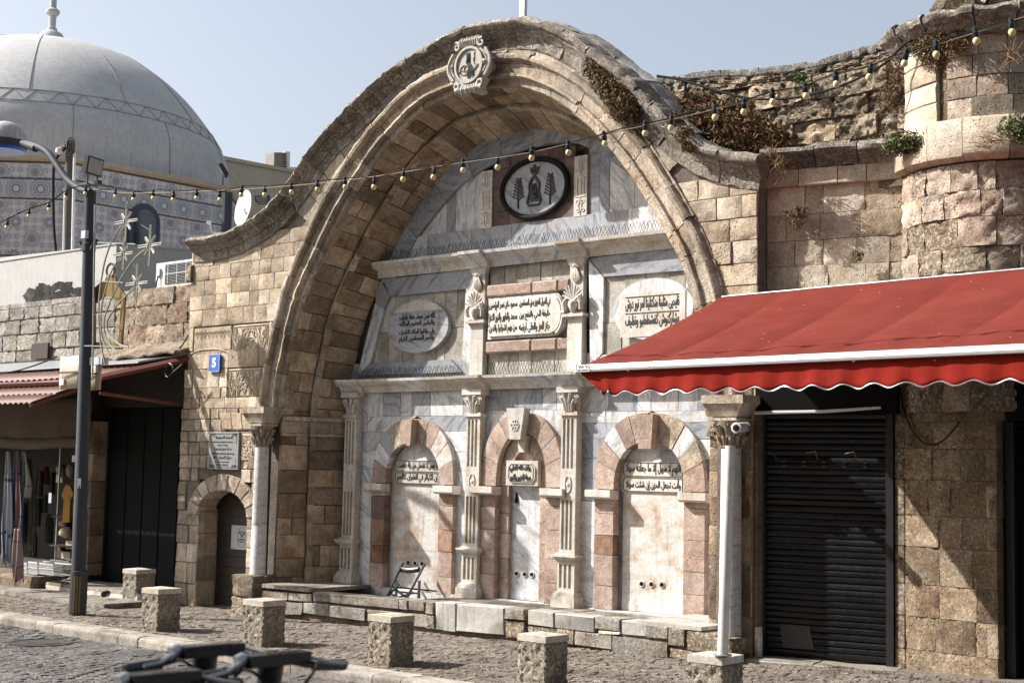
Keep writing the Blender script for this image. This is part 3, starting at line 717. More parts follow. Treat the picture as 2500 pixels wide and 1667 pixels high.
# left wing
lwing = thing('stone_wing_wall', 'golden limestone wing wall with blue number 5 plate, left of the great arch', 'wall', (-6.5, 0, -.35))
Lx = lambda z: -7.33
Rx = lambda z: AX - roll_h(z) + .03
lev = [2.88, 3.055, 3.23, 3.548, 3.846, 4.271, 4.557, 4.80, 5.06, 5.30, 5.52, 5.75]
def lmat(): return M['wall'] if rnd() < .8 else M['pale']
carved = [(-6.14, -5.22, 3.80, 4.255), (-6.23, -5.36, 3.065, 3.535), (-7.2, -6.19, 3.85, 4.255)]
for i in range(len(lev)-1):
    z0, z1 = lev[i], lev[i+1]
    def skip(x, z, z0=z0, z1=z1): return any(a-.1 < x < b+.1 and c < z < d for a, b, c, d in carved)
    if z1 < 3.6 and z1 > 3.06:     # beside the lower carving
        course(z0, z1, lambda z: -7.40, lambda z: -6.25, 0, lwing, lmat, .2, .42, gap=.003, ch=.005, k=2)
        if z0 >= 3.0: 
            course(z0, z1, lambda z: -5.34, Rx, 0, lwing, lmat, .2, .3) if False else None
        continue
    if 3.84 < z0 < 4.0: continue
    course(z0, z1, Lx if z0 > 3.5 else (lambda z: -7.40), Rx, 0, lwing, lmat, .24, .5, gap=.0025, ch=.004, rough=.005, amp=.006, k=2)
for a, b, c, d in carved:
    build('carved_stone', wblock(a, b, c, d, .012, depth=.1, gap=.005, rough=0, k=2, amp=.004), M['pale'] if a > -7 else M['wall'], lwing)
build('stone', wblock(-7.33, -7.2, 3.85, 4.27, 0), M['wall'], lwing); build('stone', wblock(-5.22, -5.13, 3.85, 4.27, 0), M['wall'], lwing)
build('stone', wblock(-5.36, -5.24, 3.055, 3.548, 0, k=2), M['wall'], lwing)
build('stone', wblock(-7.33, -6.16, 3.80, 3.85, 0, k=1), M['wall'], lwing)
rel = MB()
def strap(pts, y, r=.011): rel.tube([(p[0], y+.004, p[1]) for p in pts], r*.72, 5, cap=False)
for (a, b, c, d) in carved[:2]:
    cx, w_ = (a+b)/2, (b-a)
    for e_ in (.03, .07):
        strap([(a+e_, c+.02), (a+e_, d-.03), (b-.03, d-.03), (b-.03, c+.02)], 0, .009)
    for k in range(-4, 5):     # interlaced arabesque: crossing arcs and small diamonds
        x0 = cx + k*w_/9
        strap([(x0 + .09*math.sin(t*2.4+k), c+.04+(d-c-.1)*t) for t in [i/10 for i in range(11)]], 0, .011)
        strap([(x0 - .09*math.sin(t*2.4-k), c+.04+(d-c-.1)*t) for t in [i/10 for i in range(11)]], 0, .009)
    for k in range(-3, 4):
        x0, z0 = cx + k*w_/8, c + (d-c)*(.62 if k % 2 else .42); r = .05
        strap([(x0-r, z0), (x0, z0+r*1.3), (x0+r, z0), (x0, z0-r*1.3), (x0-r, z0)], 0, .009)
    for rr in (.14, .24, .36):
        strap([(cx + rr*math.cos(t), c + .02 + rr*math.sin(t)*.9) for t in [math.pi*i/16 for i in range(17)]], 0, .010)
a, b, c, d = carved[2]
for k in range(9):
    x0 = a + .08 + k*.105
    strap([(x0+.03*math.sin(9*t), d-.05-.14*t) for t in [i/8 for i in range(9)]], 0, .007)
    strap([(x0+.05*math.cos(t), d-.11+.04*math.sin(t)) for t in [6.28*i/10 for i in range(11)]], 0, .006)
strap([(-6.75+.62*math.cos(t)*1.0, 3.72+.16*math.sin(t)) for t in [math.pi*i/20 for i in range(21)]], -.01, .012)
build('carved_relief', rel, M['pale'], lwing, smooth=True)
# lower left wing, round the little door
lowlev = [-.42, -.05, .30, .62, .92, 1.17, 1.42, 1.66, 1.88, 2.10, 2.32, 2.50, 2.70, 2.88]
def dooropen(x, z): return -6.87 < x < -5.72 and z < 1.18
dc = (-6.24, 1.10)
def dr(x, z): return math.hypot((x-dc[0])/1.0, (z-dc[1])*1.25)
for i in range(len(lowlev)-1):
    z0, z1 = lowlev[i], lowlev[i+1]; zm = (z0+z1)/2
    def sk(x, z): return dooropen(x, z) or (dr(x, z) < .86 and z > 1.1) or (-6.72 < x < -5.75 and 1.9 < z < 2.75 and False)
    if z1 <= 1.2:
        course(z0, z1, lambda z: -7.45, lambda z: -6.87, 0, lwing, lambda: M['arch'], .25, .4, amp=.025, k=2, ch=.016, depth=.4)
        course(z0, z1, lambda z: -5.60, lambda z: -5.3, 0, lwing, lambda: M['arch'], .2, .4, amp=.02, k=2, ch=.016)
    elif z1 < 1.9:
        xi = .92 if zm < 1.6 else .62
        course(z0, z1, lambda z: -7.45, lambda z: -6.31-xi, 0, lwing, lambda: M['arch'], .22, .4, amp=.025, k=2, ch=.016)
        course(z0, z1, lambda z: -6.31+xi*.85, lambda z: -5.3, 0, lwing, lambda: M['arch'], .2, .3, amp=.02, k=2, ch=.016)
    else:
        course(z0, z1, lambda z: -7.45, lambda z: -5.3, 0, lwing, lambda: M['arch'] if rnd() < .7 else M['wall'], .17, .36, amp=.02, k=2, ch=.014)
# joggled lintel stones above the plaque
for k in range(4):
    x0 = -6.35 + k*.27
    build('stone', qblock((x0+.06,-.03,2.52),(x0+.33,-.03,2.52),(x0+.27,-.03,2.80),(x0,-.03,2.80), depth=.1, k=2, amp=.01), M['wall'], lwing)
# door arch stones
nv = 9
for k in range(nv):
    a0, a1 = math.pi - math.pi*k/nv, math.pi - math.pi*(k+1)/nv
    def S(s, t, a0=a0, a1=a1):
        a = a0 + (a1-a0)*s; r0x, r0z, r1x, r1z = .64, .42, .93, .70
        return Vector((dc[0] + (r0x+(r1x-r0x)*t)*math.cos(a), -.02, dc[1] + (r0z+(r1z-r0z)*t)*math.sin(a)))
    build('door_arch_stone', block(S, lambda s, t: Vector((0,-1,0)), depth=.38, k=2, gap=.006, ch=.018, amp=.02), M['arch'], lwing, smooth=40)
rv = MB()
rv.box((-6.95, .05, -.45), (-6.875, .5, 1.2)); build('door_jamb', rv, M['mortar'], lwing)
for i, (z0, z1) in enumerate(((-.42, 0), (0, .42), (.42, .8), (.8, 1.15))):
    build('jamb_stone', qblock((-6.865, 0, z0), (-6.865, .4, z0), (-6.865, .4, z1), (-6.865, 0, z1), k=2, amp=.015, depth=.03, ch=.014), M['arch'], lwing, smooth=40)
# carved little panel right of plaque
build('carved_stone', wblock(-5.80, -5.50, 2.02, 2.46, -.012, depth=.06, rough=0), M['pale'], lwing)
rel = MB()
for k in range(7):
    for j in range(3):
        cx_, cz_ = -5.73+.08*j, 2.08+.055*k
        rel.tube([(cx_+.03*math.cos(t+k), -.014, cz_+.022*math.sin(t*(1+(k+j) % 2))) for t in [5*i/8 for i in range(9)]], .006, 4, cap=False)
build('carved_relief', rel, M['pale'], lwing)
# tiny left end return and corbel of the coping
build('end_stone', wblock(-7.42, -7.25, 5.05, 5.36, -.05, depth=.3, k=3, amp=.06, ch=.03), M['rubble'], lwing, smooth=True)

# right wing (flat part up to the corner) with its return face
rwing = thing('stone_spandrel_wall', 'sunlit cream stone wall between the arch moulding and the corner, above the red awning', 'wall', (3.5, 0, -.35))
RxL = lambda z: AX + roll_h(z) - .03
CORN = lambda z: 3.85
for z0, z1 in ((5.36,5.62),(5.08,5.36),(4.80,5.08),(4.52,4.80),(4.25,4.52),(3.95,4.25),(3.65,3.95),(3.35,3.65),(3.05,3.35),(2.84,3.05)):
    course(z0, z1, RxL, CORN, 0, rwing, lambda: M['wall'] if rnd() < .45 else M['pale'], .25, .55, k=2, amp=.012, depth=.1)
    build('corner_stone', qblock((3.852, .0, z0), (3.852, .24, z0), (3.852, .24, z1), (3.852, 0, z1), depth=.1, k=1, amp=.006), M['wall'], rwing, smooth=40)
cb = MB(); cb.box((3.6, .05, -.4), (3.845, .8, 5.5)); build('wall_core', cb, M['mortar'], rwing)

# ================================================================== marble fountain wall
fount = thing('marble_fountain_wall', 'marble fountain front with fluted pilasters, three blind niches and carved inscriptions under the great arch', 'fountain', (AX, 1.0, .05))
YM = 1.0
mb = MB(); mb.box((-4.75, YM+.12, -.4), (3.3, YM+.45, 3.4)); mb.prism([(-4.5,YM+.12,3.4),(3.0,YM+.12,3.4),(2.7,YM+.12,5.2),(1.6,YM+.12,6.5),(-.2,YM+.12,7.15),(-1.5,YM+.12,7.15),(-3.3,YM+.12,6.5),(-4.3,YM+.12,5.2)],(0,.3,0)); build('wall_core', mb, M['mortar'], fount)
def mm(p=.35): return M['marblegrey'] if rnd() < p else M['marble']
SLAB = dict(depth=.05, gap=.002, ch=.003, rough=.003)
def slab(x0, x1, z0, z1, y=YM, mat=None, name='marble_slab', **kw):
    a = dict(SLAB); a.update(kw); return build(name, wblock(x0, x1, z0, z1, y, **a), mat or mm(), fount)
class Niche: pass
def mk_niche(cx, wo, wi, zi0, zo, zi, zb, y, nv, mats, jmats):
    """ring of voussoirs, key stone, jamb stones, imposts"""
    def curve(a, t):
        w_ = wi + (wo-wi)*t; h = (zi-zi0) + ((zo-zi0)-(zi-zi0))*t
        ca, sa = math.cos(a), math.sin(a); return cx + w_*math.copysign(abs(ca)**.84, ca), zi0 + h*max(sa, 0)**.84
    for k in range(nv):
        a0, a1 = math.pi*(1-k/nv), math.pi*(1-(k+1)/nv)
        def S(s, t, a0=a0, a1=a1):
            x, z = curve(a0 + (a1-a0)*s, t); return Vector((x, y, z))
        build('voussoir', block(S, lambda s, t: Vector((0,-1,0)), depth=.14, k=(3,1), gap=.003, ch=.004, rough=.004, amp=.003), mats[k % len(mats)], fount, smooth=30)
    for sg in (-1, 1):
        xa, xb = sorted((cx+sg*wi, cx+sg*wo)); z = zb; lst = jmats[0 if sg < 0 else 1]; i = 0
        zs = [zb]
        while zs[-1] < zi0-.15-.3: zs.append(zs[-1]+U(.26,.42))
        zs.append(zi0-.13)
        for i in range(len(zs)-1):
            build('jamb_stone', wblock(xa, xb, zs[i], zs[i+1], y, depth=.14, gap=.003, ch=.004, rough=.004, amp=.004, k=1), lst[i % len(lst)], fount, smooth=30)
        ib = MB(); a, b_ = xa-.06*(sg < 0)-.02, xb+.06*(sg > 0)+.02
        ib.prism([(a, y-.12, zi0-.10), (a, y-.12, zi0-.005), (a, y+.1, zi0-.005), (a, y+.1, zi0-.13), (a, y-.07, zi0-.13)], (b_-a, 0, 0))
        build('impost', ib, M['marblewhite'], fount)
P_, W_, G_, Rr = M['pink'], M['marble'], M['marblegrey'], M['redstone']
Yf = .925
mk_niche(-2.80, .885, .585, 1.71, 2.72, 2.34, .07, Yf, 10, [P_, W_, G_, M['arch'], P_, M['arch'], M['pink'], M['marblestain'], M['marblestain'], P_], [[P_, Rr, Rr, M['purple'], P_], [P_, P_, Rr, P_, P_]])
mk_niche(-.60, .78, .47, 1.72, 2.79, 2.49, .09, Yf, 9, [P_], [[P_, P_, M['pink']], [P_]])
mk_niche(1.64, .90, .57, 1.72, 2.77, 2.37, .10, Yf, 10, [P_, P_, W_, P_, M['arch'], P_, M['arch'], W_, M['arch'], P_], [[P_, P_, M['redstone'], P_], [P_]])
# inner order of the middle niche
nvi = 7
for k in range(nvi):
    a0, a1 = math.pi*(1-k/nvi), math.pi*(1-(k+1)/nvi)
    def S(s, t, a0=a0, a1=a1):
        a = a0 + (a1-a0)*s; return Vector((-.60+(.29+.19*t)*math.cos(a), 1.02, 1.72+(.54+.24*t)*math.sin(a)))
    build('voussoir', block(S, lambda s, t: Vector((0,-1,0)), depth=.1, k=(2,1), gap=.003, ch=.004, rough=.003), P_, fount)
for sg in (-1, 1):
    xa, xb = sorted((-.60+sg*.29, -.60+sg*.48)); z = .09
    while z < 1.7:
        e = min(1.72, z + U(.28, .42)); build('jamb_stone', wblock(xa, xb, z, e, 1.02, depth=.1, gap=.003, ch=.004, k=1, amp=.003), P_, fount); z = e
# niche back panels
def half_round(cx, w_, z0, zs, zt, y, mat, name, n=14):
    b = MB(); pts = [(cx-w_, y, z0), (cx+w_, y, z0), (cx+w_, y, zs)] + [(cx+w_*math.cos(math.pi*i/n), y, zs+(zt-zs)*math.sin(math.pi*i/n)) for i in range(1, n)] + [(cx-w_, y, zs)]
    b.prism(pts, (0, .06, 0)); return build(name, b, mat, fount)
half_round(-2.80, .60, 1.71, 1.72, 2.36, 1.06, M['marble'], 'lunette_slab'); half_round(-.60, .30, 1.70, 1.72, 2.28, 1.10, M['pink'], 'lunette_slab'); half_round(1.64, .60, 1.71, 1.72, 2.39, 1.06, M['marble'], 'lunette_slab')
def holes_panel(x0, x1, z0, z1, y, mat, hs, r=.03):
    b = MB(); b.box((x0, y, z0), (x1, y+.05, z1)); build('niche_panel', b, mat, fount)
    for hx, hz in hs:
        h = MB(); h.lathe([(r*1.55, 0), (r*1.5, .012), (r*1.15, .016), (r, .006), (r*.95, -.0), (0.001, 0.0)], (hx, y-.001, hz), 14, axis=(0,-1,0))
        o = build('spout_rim', h, M['marblewhite'], fount, smooth=True)
        h = MB(); h.lathe([(r*.98, 0), (r*.9, .0085)], (hx, y-.001, hz), 12, axis=(0,-1,0)); build('spout_hole', h, M['dark'], fount)  # solid disc, the hole's inner shade put into its colour
holes_panel(-3.36, -2.24, .12, 1.71, 1.06, M['marblestain'], [(-2.95, .50), (-2.80, .50), (-2.65, .50)])
b = MB(); b.box((-3.385, 1.05, .12), (-3.36, 1.11, 1.72)); b.box((-2.24, 1.05, .12), (-2.215, 1.11, 1.72)); build('edge_strip', b, M['marblegrey'], fount)
holes_panel(-.89, -.31, .10, 1.74, 1.08, M['marble'], [(-.765, .47), (-.61, .47), (-.475, .475)])
holes_panel(1.14, 2.13, .10, 1.72, 1.05, M['marblestain'], [(1.47, .475), (1.63, .48), (1.80, .485)])
b = MB(); b.box((1.07, 1.06, .10), (1.14, 1.11, 1.72)); b.box((2.13, 1.06, .10), (2.21, 1.11, 1.72)); build('edge_strip', b, M['marblegrey'], fount)
# key stones
def keyst(cx, z0, z1, w0, w1, y, mat):
    b = MB(); b.prism([(cx-w0, y, z0), (cx+w0, y, z0), (cx+w1, y, z1), (cx-w1, y, z1)], (0, .14, 0)); return build('key_stone', b, mat, fount)
keyst(-2.78, 2.30, 2.70, .045, .075, .80, M['pink']); keyst(1.66, 2.28, 2.74, .10, .13, .80, M['pink'])
k2 = keyst(-.62, 2.40, 2.85, .10, .17, .80, M['marblewhite']); keyst(-.60, 2.22, 2.46, .05, .09, .93, M['marblewhite'])
r_ = MB()
for q in range(6):
    a = q*math.pi/3
    r_.tube([(-.62+.045*math.cos(a)+.03*math.cos(a+t), .795, 2.60+.05*math.sin(a)+.035*math.sin(a+t)) for t in [6.28*i/8 for i in range(9)]], .007, 5, cap=False)
build('carved_flower', r_, M['marblewhite'], fount, smooth=True)
# wall cladding beside the niches, row by row
def ringx(cx, wo, zi0, zo, z):
    if z <= zi0: return wo
    t = min(.9999, (z-zi0)/(zo-zi0)); return wo*max(0, 1-t**2.38)**(1/2.38)
def bay(xl, xr, cx, wo, zi0, zo, wide):
    slab(xl, cx-wo+.02, .10, 1.55, mat=W_); slab(cx+wo-.02, xr, .10, 1.55, mat=W_)
    zs = [1.55, 1.92, 2.22, 2.52, zo+.04, 3.18] if not wide else [1.55, 1.88, 2.15, 2.42, 2.64, zo+.02, 3.18]
    for i in range(len(zs)-1):
        z0, z1 = zs[i], zs[i+1]
        if z0 >= zo-.02:
            x = xl
            while x < xr-.02:
                e = x + U(.22, .5); e = xr if e > xr-.16 else e
                slab(x, e, z0, z1); x = e
            continue
        for sg in (-1, 1):
            f0, f1 = ringx(cx, wo, zi0, zo, z0)-.03, ringx(cx, wo, zi0, zo, z1)-.03
            if sg < 0: c = ((xl,YM,z0),(cx-f0,YM,z0),(cx-max(f1,.0),YM,z1),(xl,YM,z1))
            else: c = ((cx+f0,YM,z0),(xr,YM,z0),(xr,YM,z1),(cx+max(f1,0),YM,z1))
            wid = abs(c[1][0]-c[0][0])
            if wid > .62:
                xm = (c[0][0]+c[1][0])/2 + U(-.1,.1)
                c1 = (c[0], (xm,YM,z0), (xm,YM,z1), c[3]); c2 = ((xm,YM,z0), c[1], c[2], (xm,YM,z1))
                build('marble_slab', qblock(*c1, **SLAB), mm(.4), fount); build('marble_slab', qblock(*c2, **SLAB), mm(.3), fount)
            else: build('marble_slab', qblock(*c, **SLAB), mm(.35), fount)
bay(-4.40, -1.62, -2.80, .885, 1.71, 2.72, False)
bay(-1.40, .22, -.60, .78, 1.72, 2.79, False)
bay(.42, 3.2, 1.64, .90, 1.72, 2.77, True)
x = -4.5
while x < 3.2:
    e = x + U(.5, 1.1); slab(x, min(e, 3.25), -.06, .10, y=.93, mat=M['marble'], name='plinth_slab', depth=.1, amp=.004); x = e
# pilasters
def pilaster(cx, z0=.10, ztop=3.18, full=True):
    p = MB()
    w_ = .155; yf = .86
    p.box((cx-w_-.05, yf-.07, z0-.02), (cx+w_+.05, 1.02, z0+.13)); p.box((cx-w_-.03, yf-.05, z0+.13), (cx+w_+.03, 1.02, z0+.17)); p.box((cx-w_-.015, yf-.03, z0+.17), (cx+w_+.015, 1.02, z0+.195))
    build('pilaster_base', p, M['marblewhite'], fount)
    def fluted(za, zb, w, y, mid=None):
        segs = [(za, zb)] if mid is None else [(za, mid-.17), (mid+.17, zb)]
        q = MB(); q.box((cx-w, y+.03, za), (cx+w, 1.01, zb))
        ed = .028; nfl = 3; fw = .03; span = 2*w - 2*ed; step = span/nfl
        q.box((cx-w, y, za), (cx-w+ed, y+.029, zb)); q.box((cx+w-ed, y, za), (cx+w, y+.029, zb))
        for (sa, sb) in segs:
            q.box((cx-w+ed, y, sa), (cx+w-ed, y+.029, sa+.05)); q.box((cx-w+ed, y, sb-.05), (cx+w-ed, y+.029, sb))
            for k in range(nfl):
                a = cx-w+ed+k*step; q.box((a+step/2-.0+fw/2-.003, y+.002, sa+.05), (a+step+.004-(.0 if k < nfl-1 else .0)-fw/2+.012, y+.0295, sb-.05))
        if mid: q.box((cx-w+ed, y+.001, mid-.17), (cx+w-ed, y+.029, mid+.17))
        build('fluted_shaft', q, M['marblewhite'], fount)
        if mid:
            r_ = MB(); r_.tube([(cx+.055*math.cos(t), y-.002, mid+.115*math.sin(t)) for t in [6.2832*i/16 for i in range(17)]], .012, 6, cap=False)
            r_.lathe([(.03, 0), (.028, .012), (.01, .02)], (cx, y, mid), 10, axis=(0,-1,0))
            build('oval_boss', r_, M['marblewhite'], fount, smooth=True)
    fluted(z0+.195, .72, .150, yf)
    l = MB(); l.box((cx-.165, yf-.02, .72), (cx+.165, 1.0, .745)); l.box((cx-.195, yf-.055, .745), (cx+.195, 1.0, .775)); l.box((cx-.215, yf-.075, .775), (cx+.215, 1.0, .80)); l.box((cx-.17, yf-.03, .80), (cx+.17, 1.0, .825))
    build('ledge_moulding', l, M['marblewhite'], fount)
    fluted(.825, 2.74, .135, yf+.015, mid=1.78)
    c = MB(); c.box((cx-.165, yf-.015, 2.74), (cx+.165, 1.0, 2.775)); c.box((cx-.15, yf, 2.775), (cx+.15, 1.0, 2.795)); c.box((cx-.115, yf+.03, 2.795), (cx+.115, 1.0, 3.06)); c.box((cx-.19, yf-.045, 3.06), (cx+.19, 1.0, 3.14))
    for sg in (-1, 1):
        pts = [(cx+sg*(.13+.052*math.exp(-.16*t)*math.cos(t)), yf-.01, 2.985+.055*math.exp(-.16*t)*math.sin(t)) for t in [i*.5 for i in range(22)]]
        c.tube(pts, .014, 6); c.tube([(cx+sg*.06, yf, 2.80), (cx+sg*.07, yf-.02, 2.90), (cx+sg*.12, yf-.03, 2.96)], .018, 6)
        c.tube([(cx+sg*.02, yf, 2.80), (cx+sg*.03, yf-.03, 2.93), (cx+sg*.06, yf-.05, 3.04)], .02, 6)
    for k in range(-3, 4): c.tube([(cx+k*.028, yf+.015, 2.80), (cx+k*.034, yf, 2.92), (cx+k*.036, yf-.02, 2.99)], .011, 5)
    build('volute_capital', c, M['marblewhite'], fount, smooth=35)
for cx in (-4.15, -1.50, .31, 2.92): pilaster(cx)
# cornices with breaks above the pilasters
def cornice(x0, x1, z0, hgt, out, res, name, mats):
    prof = [(0, 0), (-.05, 0), (-.07, .12), (-.14, .45), (-.30, .62), (-.34, .66), (-.34, .74), (-.40, .80), (-.42, 1.0), (0, 1.06)]
    def seg(a, b, extra):
        pts = [(YM - .04 + p[0]*out/.42 - extra*(1 if i not in (0, 9) else 0), z0 + p[1]*hgt) for i, p in enumerate(prof)]
        q = MB(); n = len(pts); q.add([(a, y, z) for y, z in pts] + [(b, y, z) for y, z in pts], [tuple(range(n)), tuple(range(2*n-1, n-1, -1))] + [(i, n+i, n+(i+1) % n, (i+1) % n) for i in range(n)])
        build(name, q, M['marblewhite'] if rnd() < .6 else M['marble'], fount)
    x = x0
    for c, hw in res + [(x1+9, 0)]:
        e = min(x1, c-hw)
        while x < e-.01:
            f = x + U(.5, 1.1); f = e if f > e-.3 else f; seg(x+.002, f-.002, 0); x = f
        if c < x1: seg(c-hw+.001, c+hw-.001, .07); x = c+hw
cornice(-4.50, 3.2, 3.14, .20, .21, [(-4.15, .24), (-1.50, .24), (.31, .24), (2.92, .2)], 'lower_cornice', None)
cornice(-3.80, 3.0, 4.97, .23, .22, [(-1.50, .22), (.36, .22)], 'upper_cornice', None)
# upper storey pilasters with palmettes and shells
for cx in (-1.50, .36):
    q = MB(); q.box((cx-.13, .90, 3.36), (cx+.13, 1.02, 4.10)); build('upper_shaft', q, M['marblewhite'], fount)
    q = MB(); q.box((cx-.15, .88, 4.10), (cx+.15, 1.0, 4.13)); q.box((cx-.19, .84, 4.13), (cx+.19, 1.0, 4.17)); q.box((cx-.16, .87, 4.17), (cx+.16, 1.0, 4.19)); build('bracket', q, M['marblewhite'], fount)
    q = MB(); q.box((cx-.12, .93, 4.19), (cx+.12, 1.02, 4.90)); q.prism([(cx-.17, .89, 4.97), (cx+.17, .89, 4.97), (cx+.12, .92, 4.86), (cx-.12, .92, 4.86)], (0, .1, 0)); build('upper_shaft', q, M['marblewhite'], fount)
    q = MB()   # palmette
    q.lathe([(.03, 0), (.045, .03), (.075, .10), (.07, .15), (.03, .18)], (cx, .86, 4.19), 12)
    for k in range(-4, 5):
        a = math.pi/2 - k*.27; L_ = .24 - .012*abs(k)
        q.tube([(cx+.02*math.cos(a), .86, 4.36), (cx+L_*.6*math.cos(a), .84, 4.36+L_*.6*math.sin(a)), (cx+L_*math.cos(a), .83, 4.33+L_*math.sin(a)*1.12)], [.012, .02, .014], 6)
    for sg in (-1, 1):
        q.tube([(cx+sg*.03, .86, 4.37), (cx+sg*.10, .84, 4.40), (cx+sg*.15, .84, 4.33), (cx+sg*.14, .85, 4.24), (cx+sg*.11, .86, 4.23)], [.02, .026, .03, .026, .015], 6)
    build('palmette', q, M['marblewhite'], fount, smooth=True)
    q = MB()
    for k in range(-3, 4):
        a = -math.pi/2 + k*.22; q.tube([(cx, .915, 4.83), (cx+.09*math.cos(a), .90, 4.83+.11*math.sin(a)), (cx+.12*math.cos(a), .91, 4.83+.21*math.sin(a))], [.02, .016, .008], 6)
    q.tube([(cx-.055, .91, 4.84), (cx, .89, 4.87), (cx+.055, .91, 4.84)], .018, 6); build('shell', q, M['marblewhite'], fount, smooth=True)
slab(-4.3, -1.6, 3.33, 3.62, y=1.0, mat=G_); slab(.5, 3.0, 3.33, 3.62, y=1.0, mat=W_); slab(-4.2, -1.6, 4.7, 5.0, y=1.0, mat=G_); slab(.5, 3.0, 4.7, 5.0, y=1.0, mat=G_)
# middle panels of the upper storey
def band_px(q, mat=None, y=.955, name='frame_slab'):
    a = dict(SLAB); a.update(depth=.06); build(name, pxblock(q, y, **a), mat or mm(.55), fount)
band_px([(950,724),(1137,706),(1163,655),(936,682)], G_); band_px([(915,741),(937,754),(950,724),(934,690)], G_)
band_px([(872,917),(904,886),(937,754),(915,741)], W_); band_px([(872,918),(1128,908),(1100,877),(904,888)], G_); band_px([(1128,877),(1152,905),(1163,658),(1137,707)], W_)
band_px([(1475,676),(1700,658),(1700,594),(1438,631)], G_); band_px([(1440,893),(1470,862),(1474,677),(1437,633)], W_); band_px([(1440,900),(1740,890),(1700,862),(1470,866)], W_)
def vslabs(x0, x1, z0, z1, lo, hi, mat, y=YM):
    x = x0
    while x < x1-.01:
        e = x + U(lo, hi); e = x1 if e > x1-lo*.8 else e; slab(x, e, z0, z1, y=y, mat=mat() if callable(mat) else mat, name='upright_slab', rough=.006, ch=.005); x = e
greyold = stone_mat('dull_cream_slab', (.42,.39,.34), (.50,.48,.44), (.30,.27,.22), stain=.35, bump=.3, pits=.3)
vslabs(-3.95, -1.83, 3.58, 4.10, .17, .32, greyold); vslabs(-3.8, -1.83, 4.10, 4.72, .16, .3, greyold)
vslabs(.78, 2.75, 3.58, 4.02, .25, .4, greyold); vslabs(.78, 2.75, 4.02, 4.72, .25, .4, greyold)
vslabs(-1.34, .22, 4.70, 4.98, .2, .3, greyold); vslabs(-1.34, .22, 3.36, 3.68, .17, .26, greyold); slab(-1.36, .25, 3.86, 4.50, y=1.0, mat=G_)
for z0, z1 in ((4.51, 4.69), (3.67, 3.85)):
    x = -1.33
    for e in (-.45, .03, .245):
        build('pink_bar', qblock((x,.90,z0),(e,.90,z0),(e,.90,z1),(x,.90,z1), depth=.1, ch=.03, gap=.002, rough=.002, k=1), M['pink'], fount); x = e
# central inscription cartouche
q = MB(); pts = [(-1.30,.93,3.88),(-.02,.93,3.88)] + [(.02+.17*math.sin(t), .93, 4.19-.27*math.cos(t)) for t in [math.pi*i/8 for i in range(1, 8)]] + [(-.02,.93,4.50),(-1.30,.93,4.50)]
q.prism(pts, (0, .07, 0)); cart = build('inscription_tablet', q, M['marble'], fount)
pts = [(-1.26,.89,3.92),(-.08,.89,3.92)] + [(-.04+.15*math.sin(t), .89, 4.19-.25*math.cos(t)) for t in [math.pi*i/8 for i in range(1, 8)]] + [(-.08,.89,4.46),(-1.26,.89,4.46)]
q = MB(); q.prism(pts, (0, .05, 0)); build('raised_field', q, M['marblewhite'], fount)
q = MB(); q.tube([(.02+.15*math.sin(t), .88, 4.19-.28*math.cos(t)) for t in [math.pi*(.06+.88*i/12) for i in range(13)]], .028, 6); q.tube([(.14,.86,4.20),(.22,.86,4.20)], [.02,.035], 6); q.tube([(.17,.86,4.14),(.20,.86,4.20),(.17,.86,4.26)], .018, 6)
build('scroll_edge', q, M['marblewhite'], fount, smooth=True)
INK = M['ink']
six = ['في النبيل العزيز بحق المسلمين', 'محمود خان نصر المؤمنين', 'خليفة الحي بالنفع بين', 'محمد والظهر والنور الاعز', 'جاز العز والعلى ارضه', 'من بهم اشرقوا والدين']
for i in range(3):
    z0 = 4.29 - i*.172
    letters('lettering', six[2*i], -.66, -.08, z0, z0+.15, .89, INK, cart, bold=.012, depth=.006, ar=True); letters('lettering', six[2*i+1], -1.24, -.70, z0, z0+.15, .89, INK, cart, bold=.012, depth=.006, ar=True)
# round inscription discs
def disc(cx, cz, rx, rz, y, mat, name, th=.05, rim=0, par=None):
    q = MB(); n = 40; q.prism([(cx+rx*math.cos(6.28318*i/n), y, cz+rz*math.sin(6.28318*i/n)) for i in range(n)], (0, th, 0)); return build(name, q, mat, par or fount)
d1 = disc(-2.77, 4.15, .66, .415, .93, G_, 'inscription_disc', .08)
b = MB(); n = 20; b.prism([(-2.77+.655*math.cos(math.pi*i/n), .926, 4.15+.41*math.sin(math.pi*i/n)) for i in range(n+1) if math.sin(math.pi*i/n) > .55], (0, .01, 0)); build('patch', b, M['marblewhite'], d1)
for z0, tx in ((4.245, 'الله ثمن سماء حفظ بلطف'), (4.135, 'واليقين العظيم المالك'), (4.00, 'ولي واتقوا الملك الاشرف'), (3.90, 'وانصر المسلمين الكرام')):
    letters('lettering', tx, -3.16, -2.40, z0-.005, z0+.115, .93, INK, d1, bold=.03, depth=.006, ar=True)
d3 = disc(1.66, 4.17, .66, .42, .94, W_, 'inscription_disc', .07)
b = MB(); b.box((1.13, .93, 3.80), (2.2, .94, 4.40)); build('tablet', b, M['marblewhite'], d3)
for z0, tx in ((4.15, 'نايحيى مثلبنا منكتلينا امر نور درش'), (3.92, 'بشاركنوش كفشططبو ونظيف')):
    letters('lettering', tx, 1.22, 2.10, z0, z0+.19, .93, INK, d3, bold=.012, depth=.006, ar=True)
b = MB(); b.box((1.22, .922, 4.12), (2.1, .93, 4.128)); b.box((1.22, .922, 4.345), (2.1, .93, 4.353)); build('ruled_line', b, INK, d3)
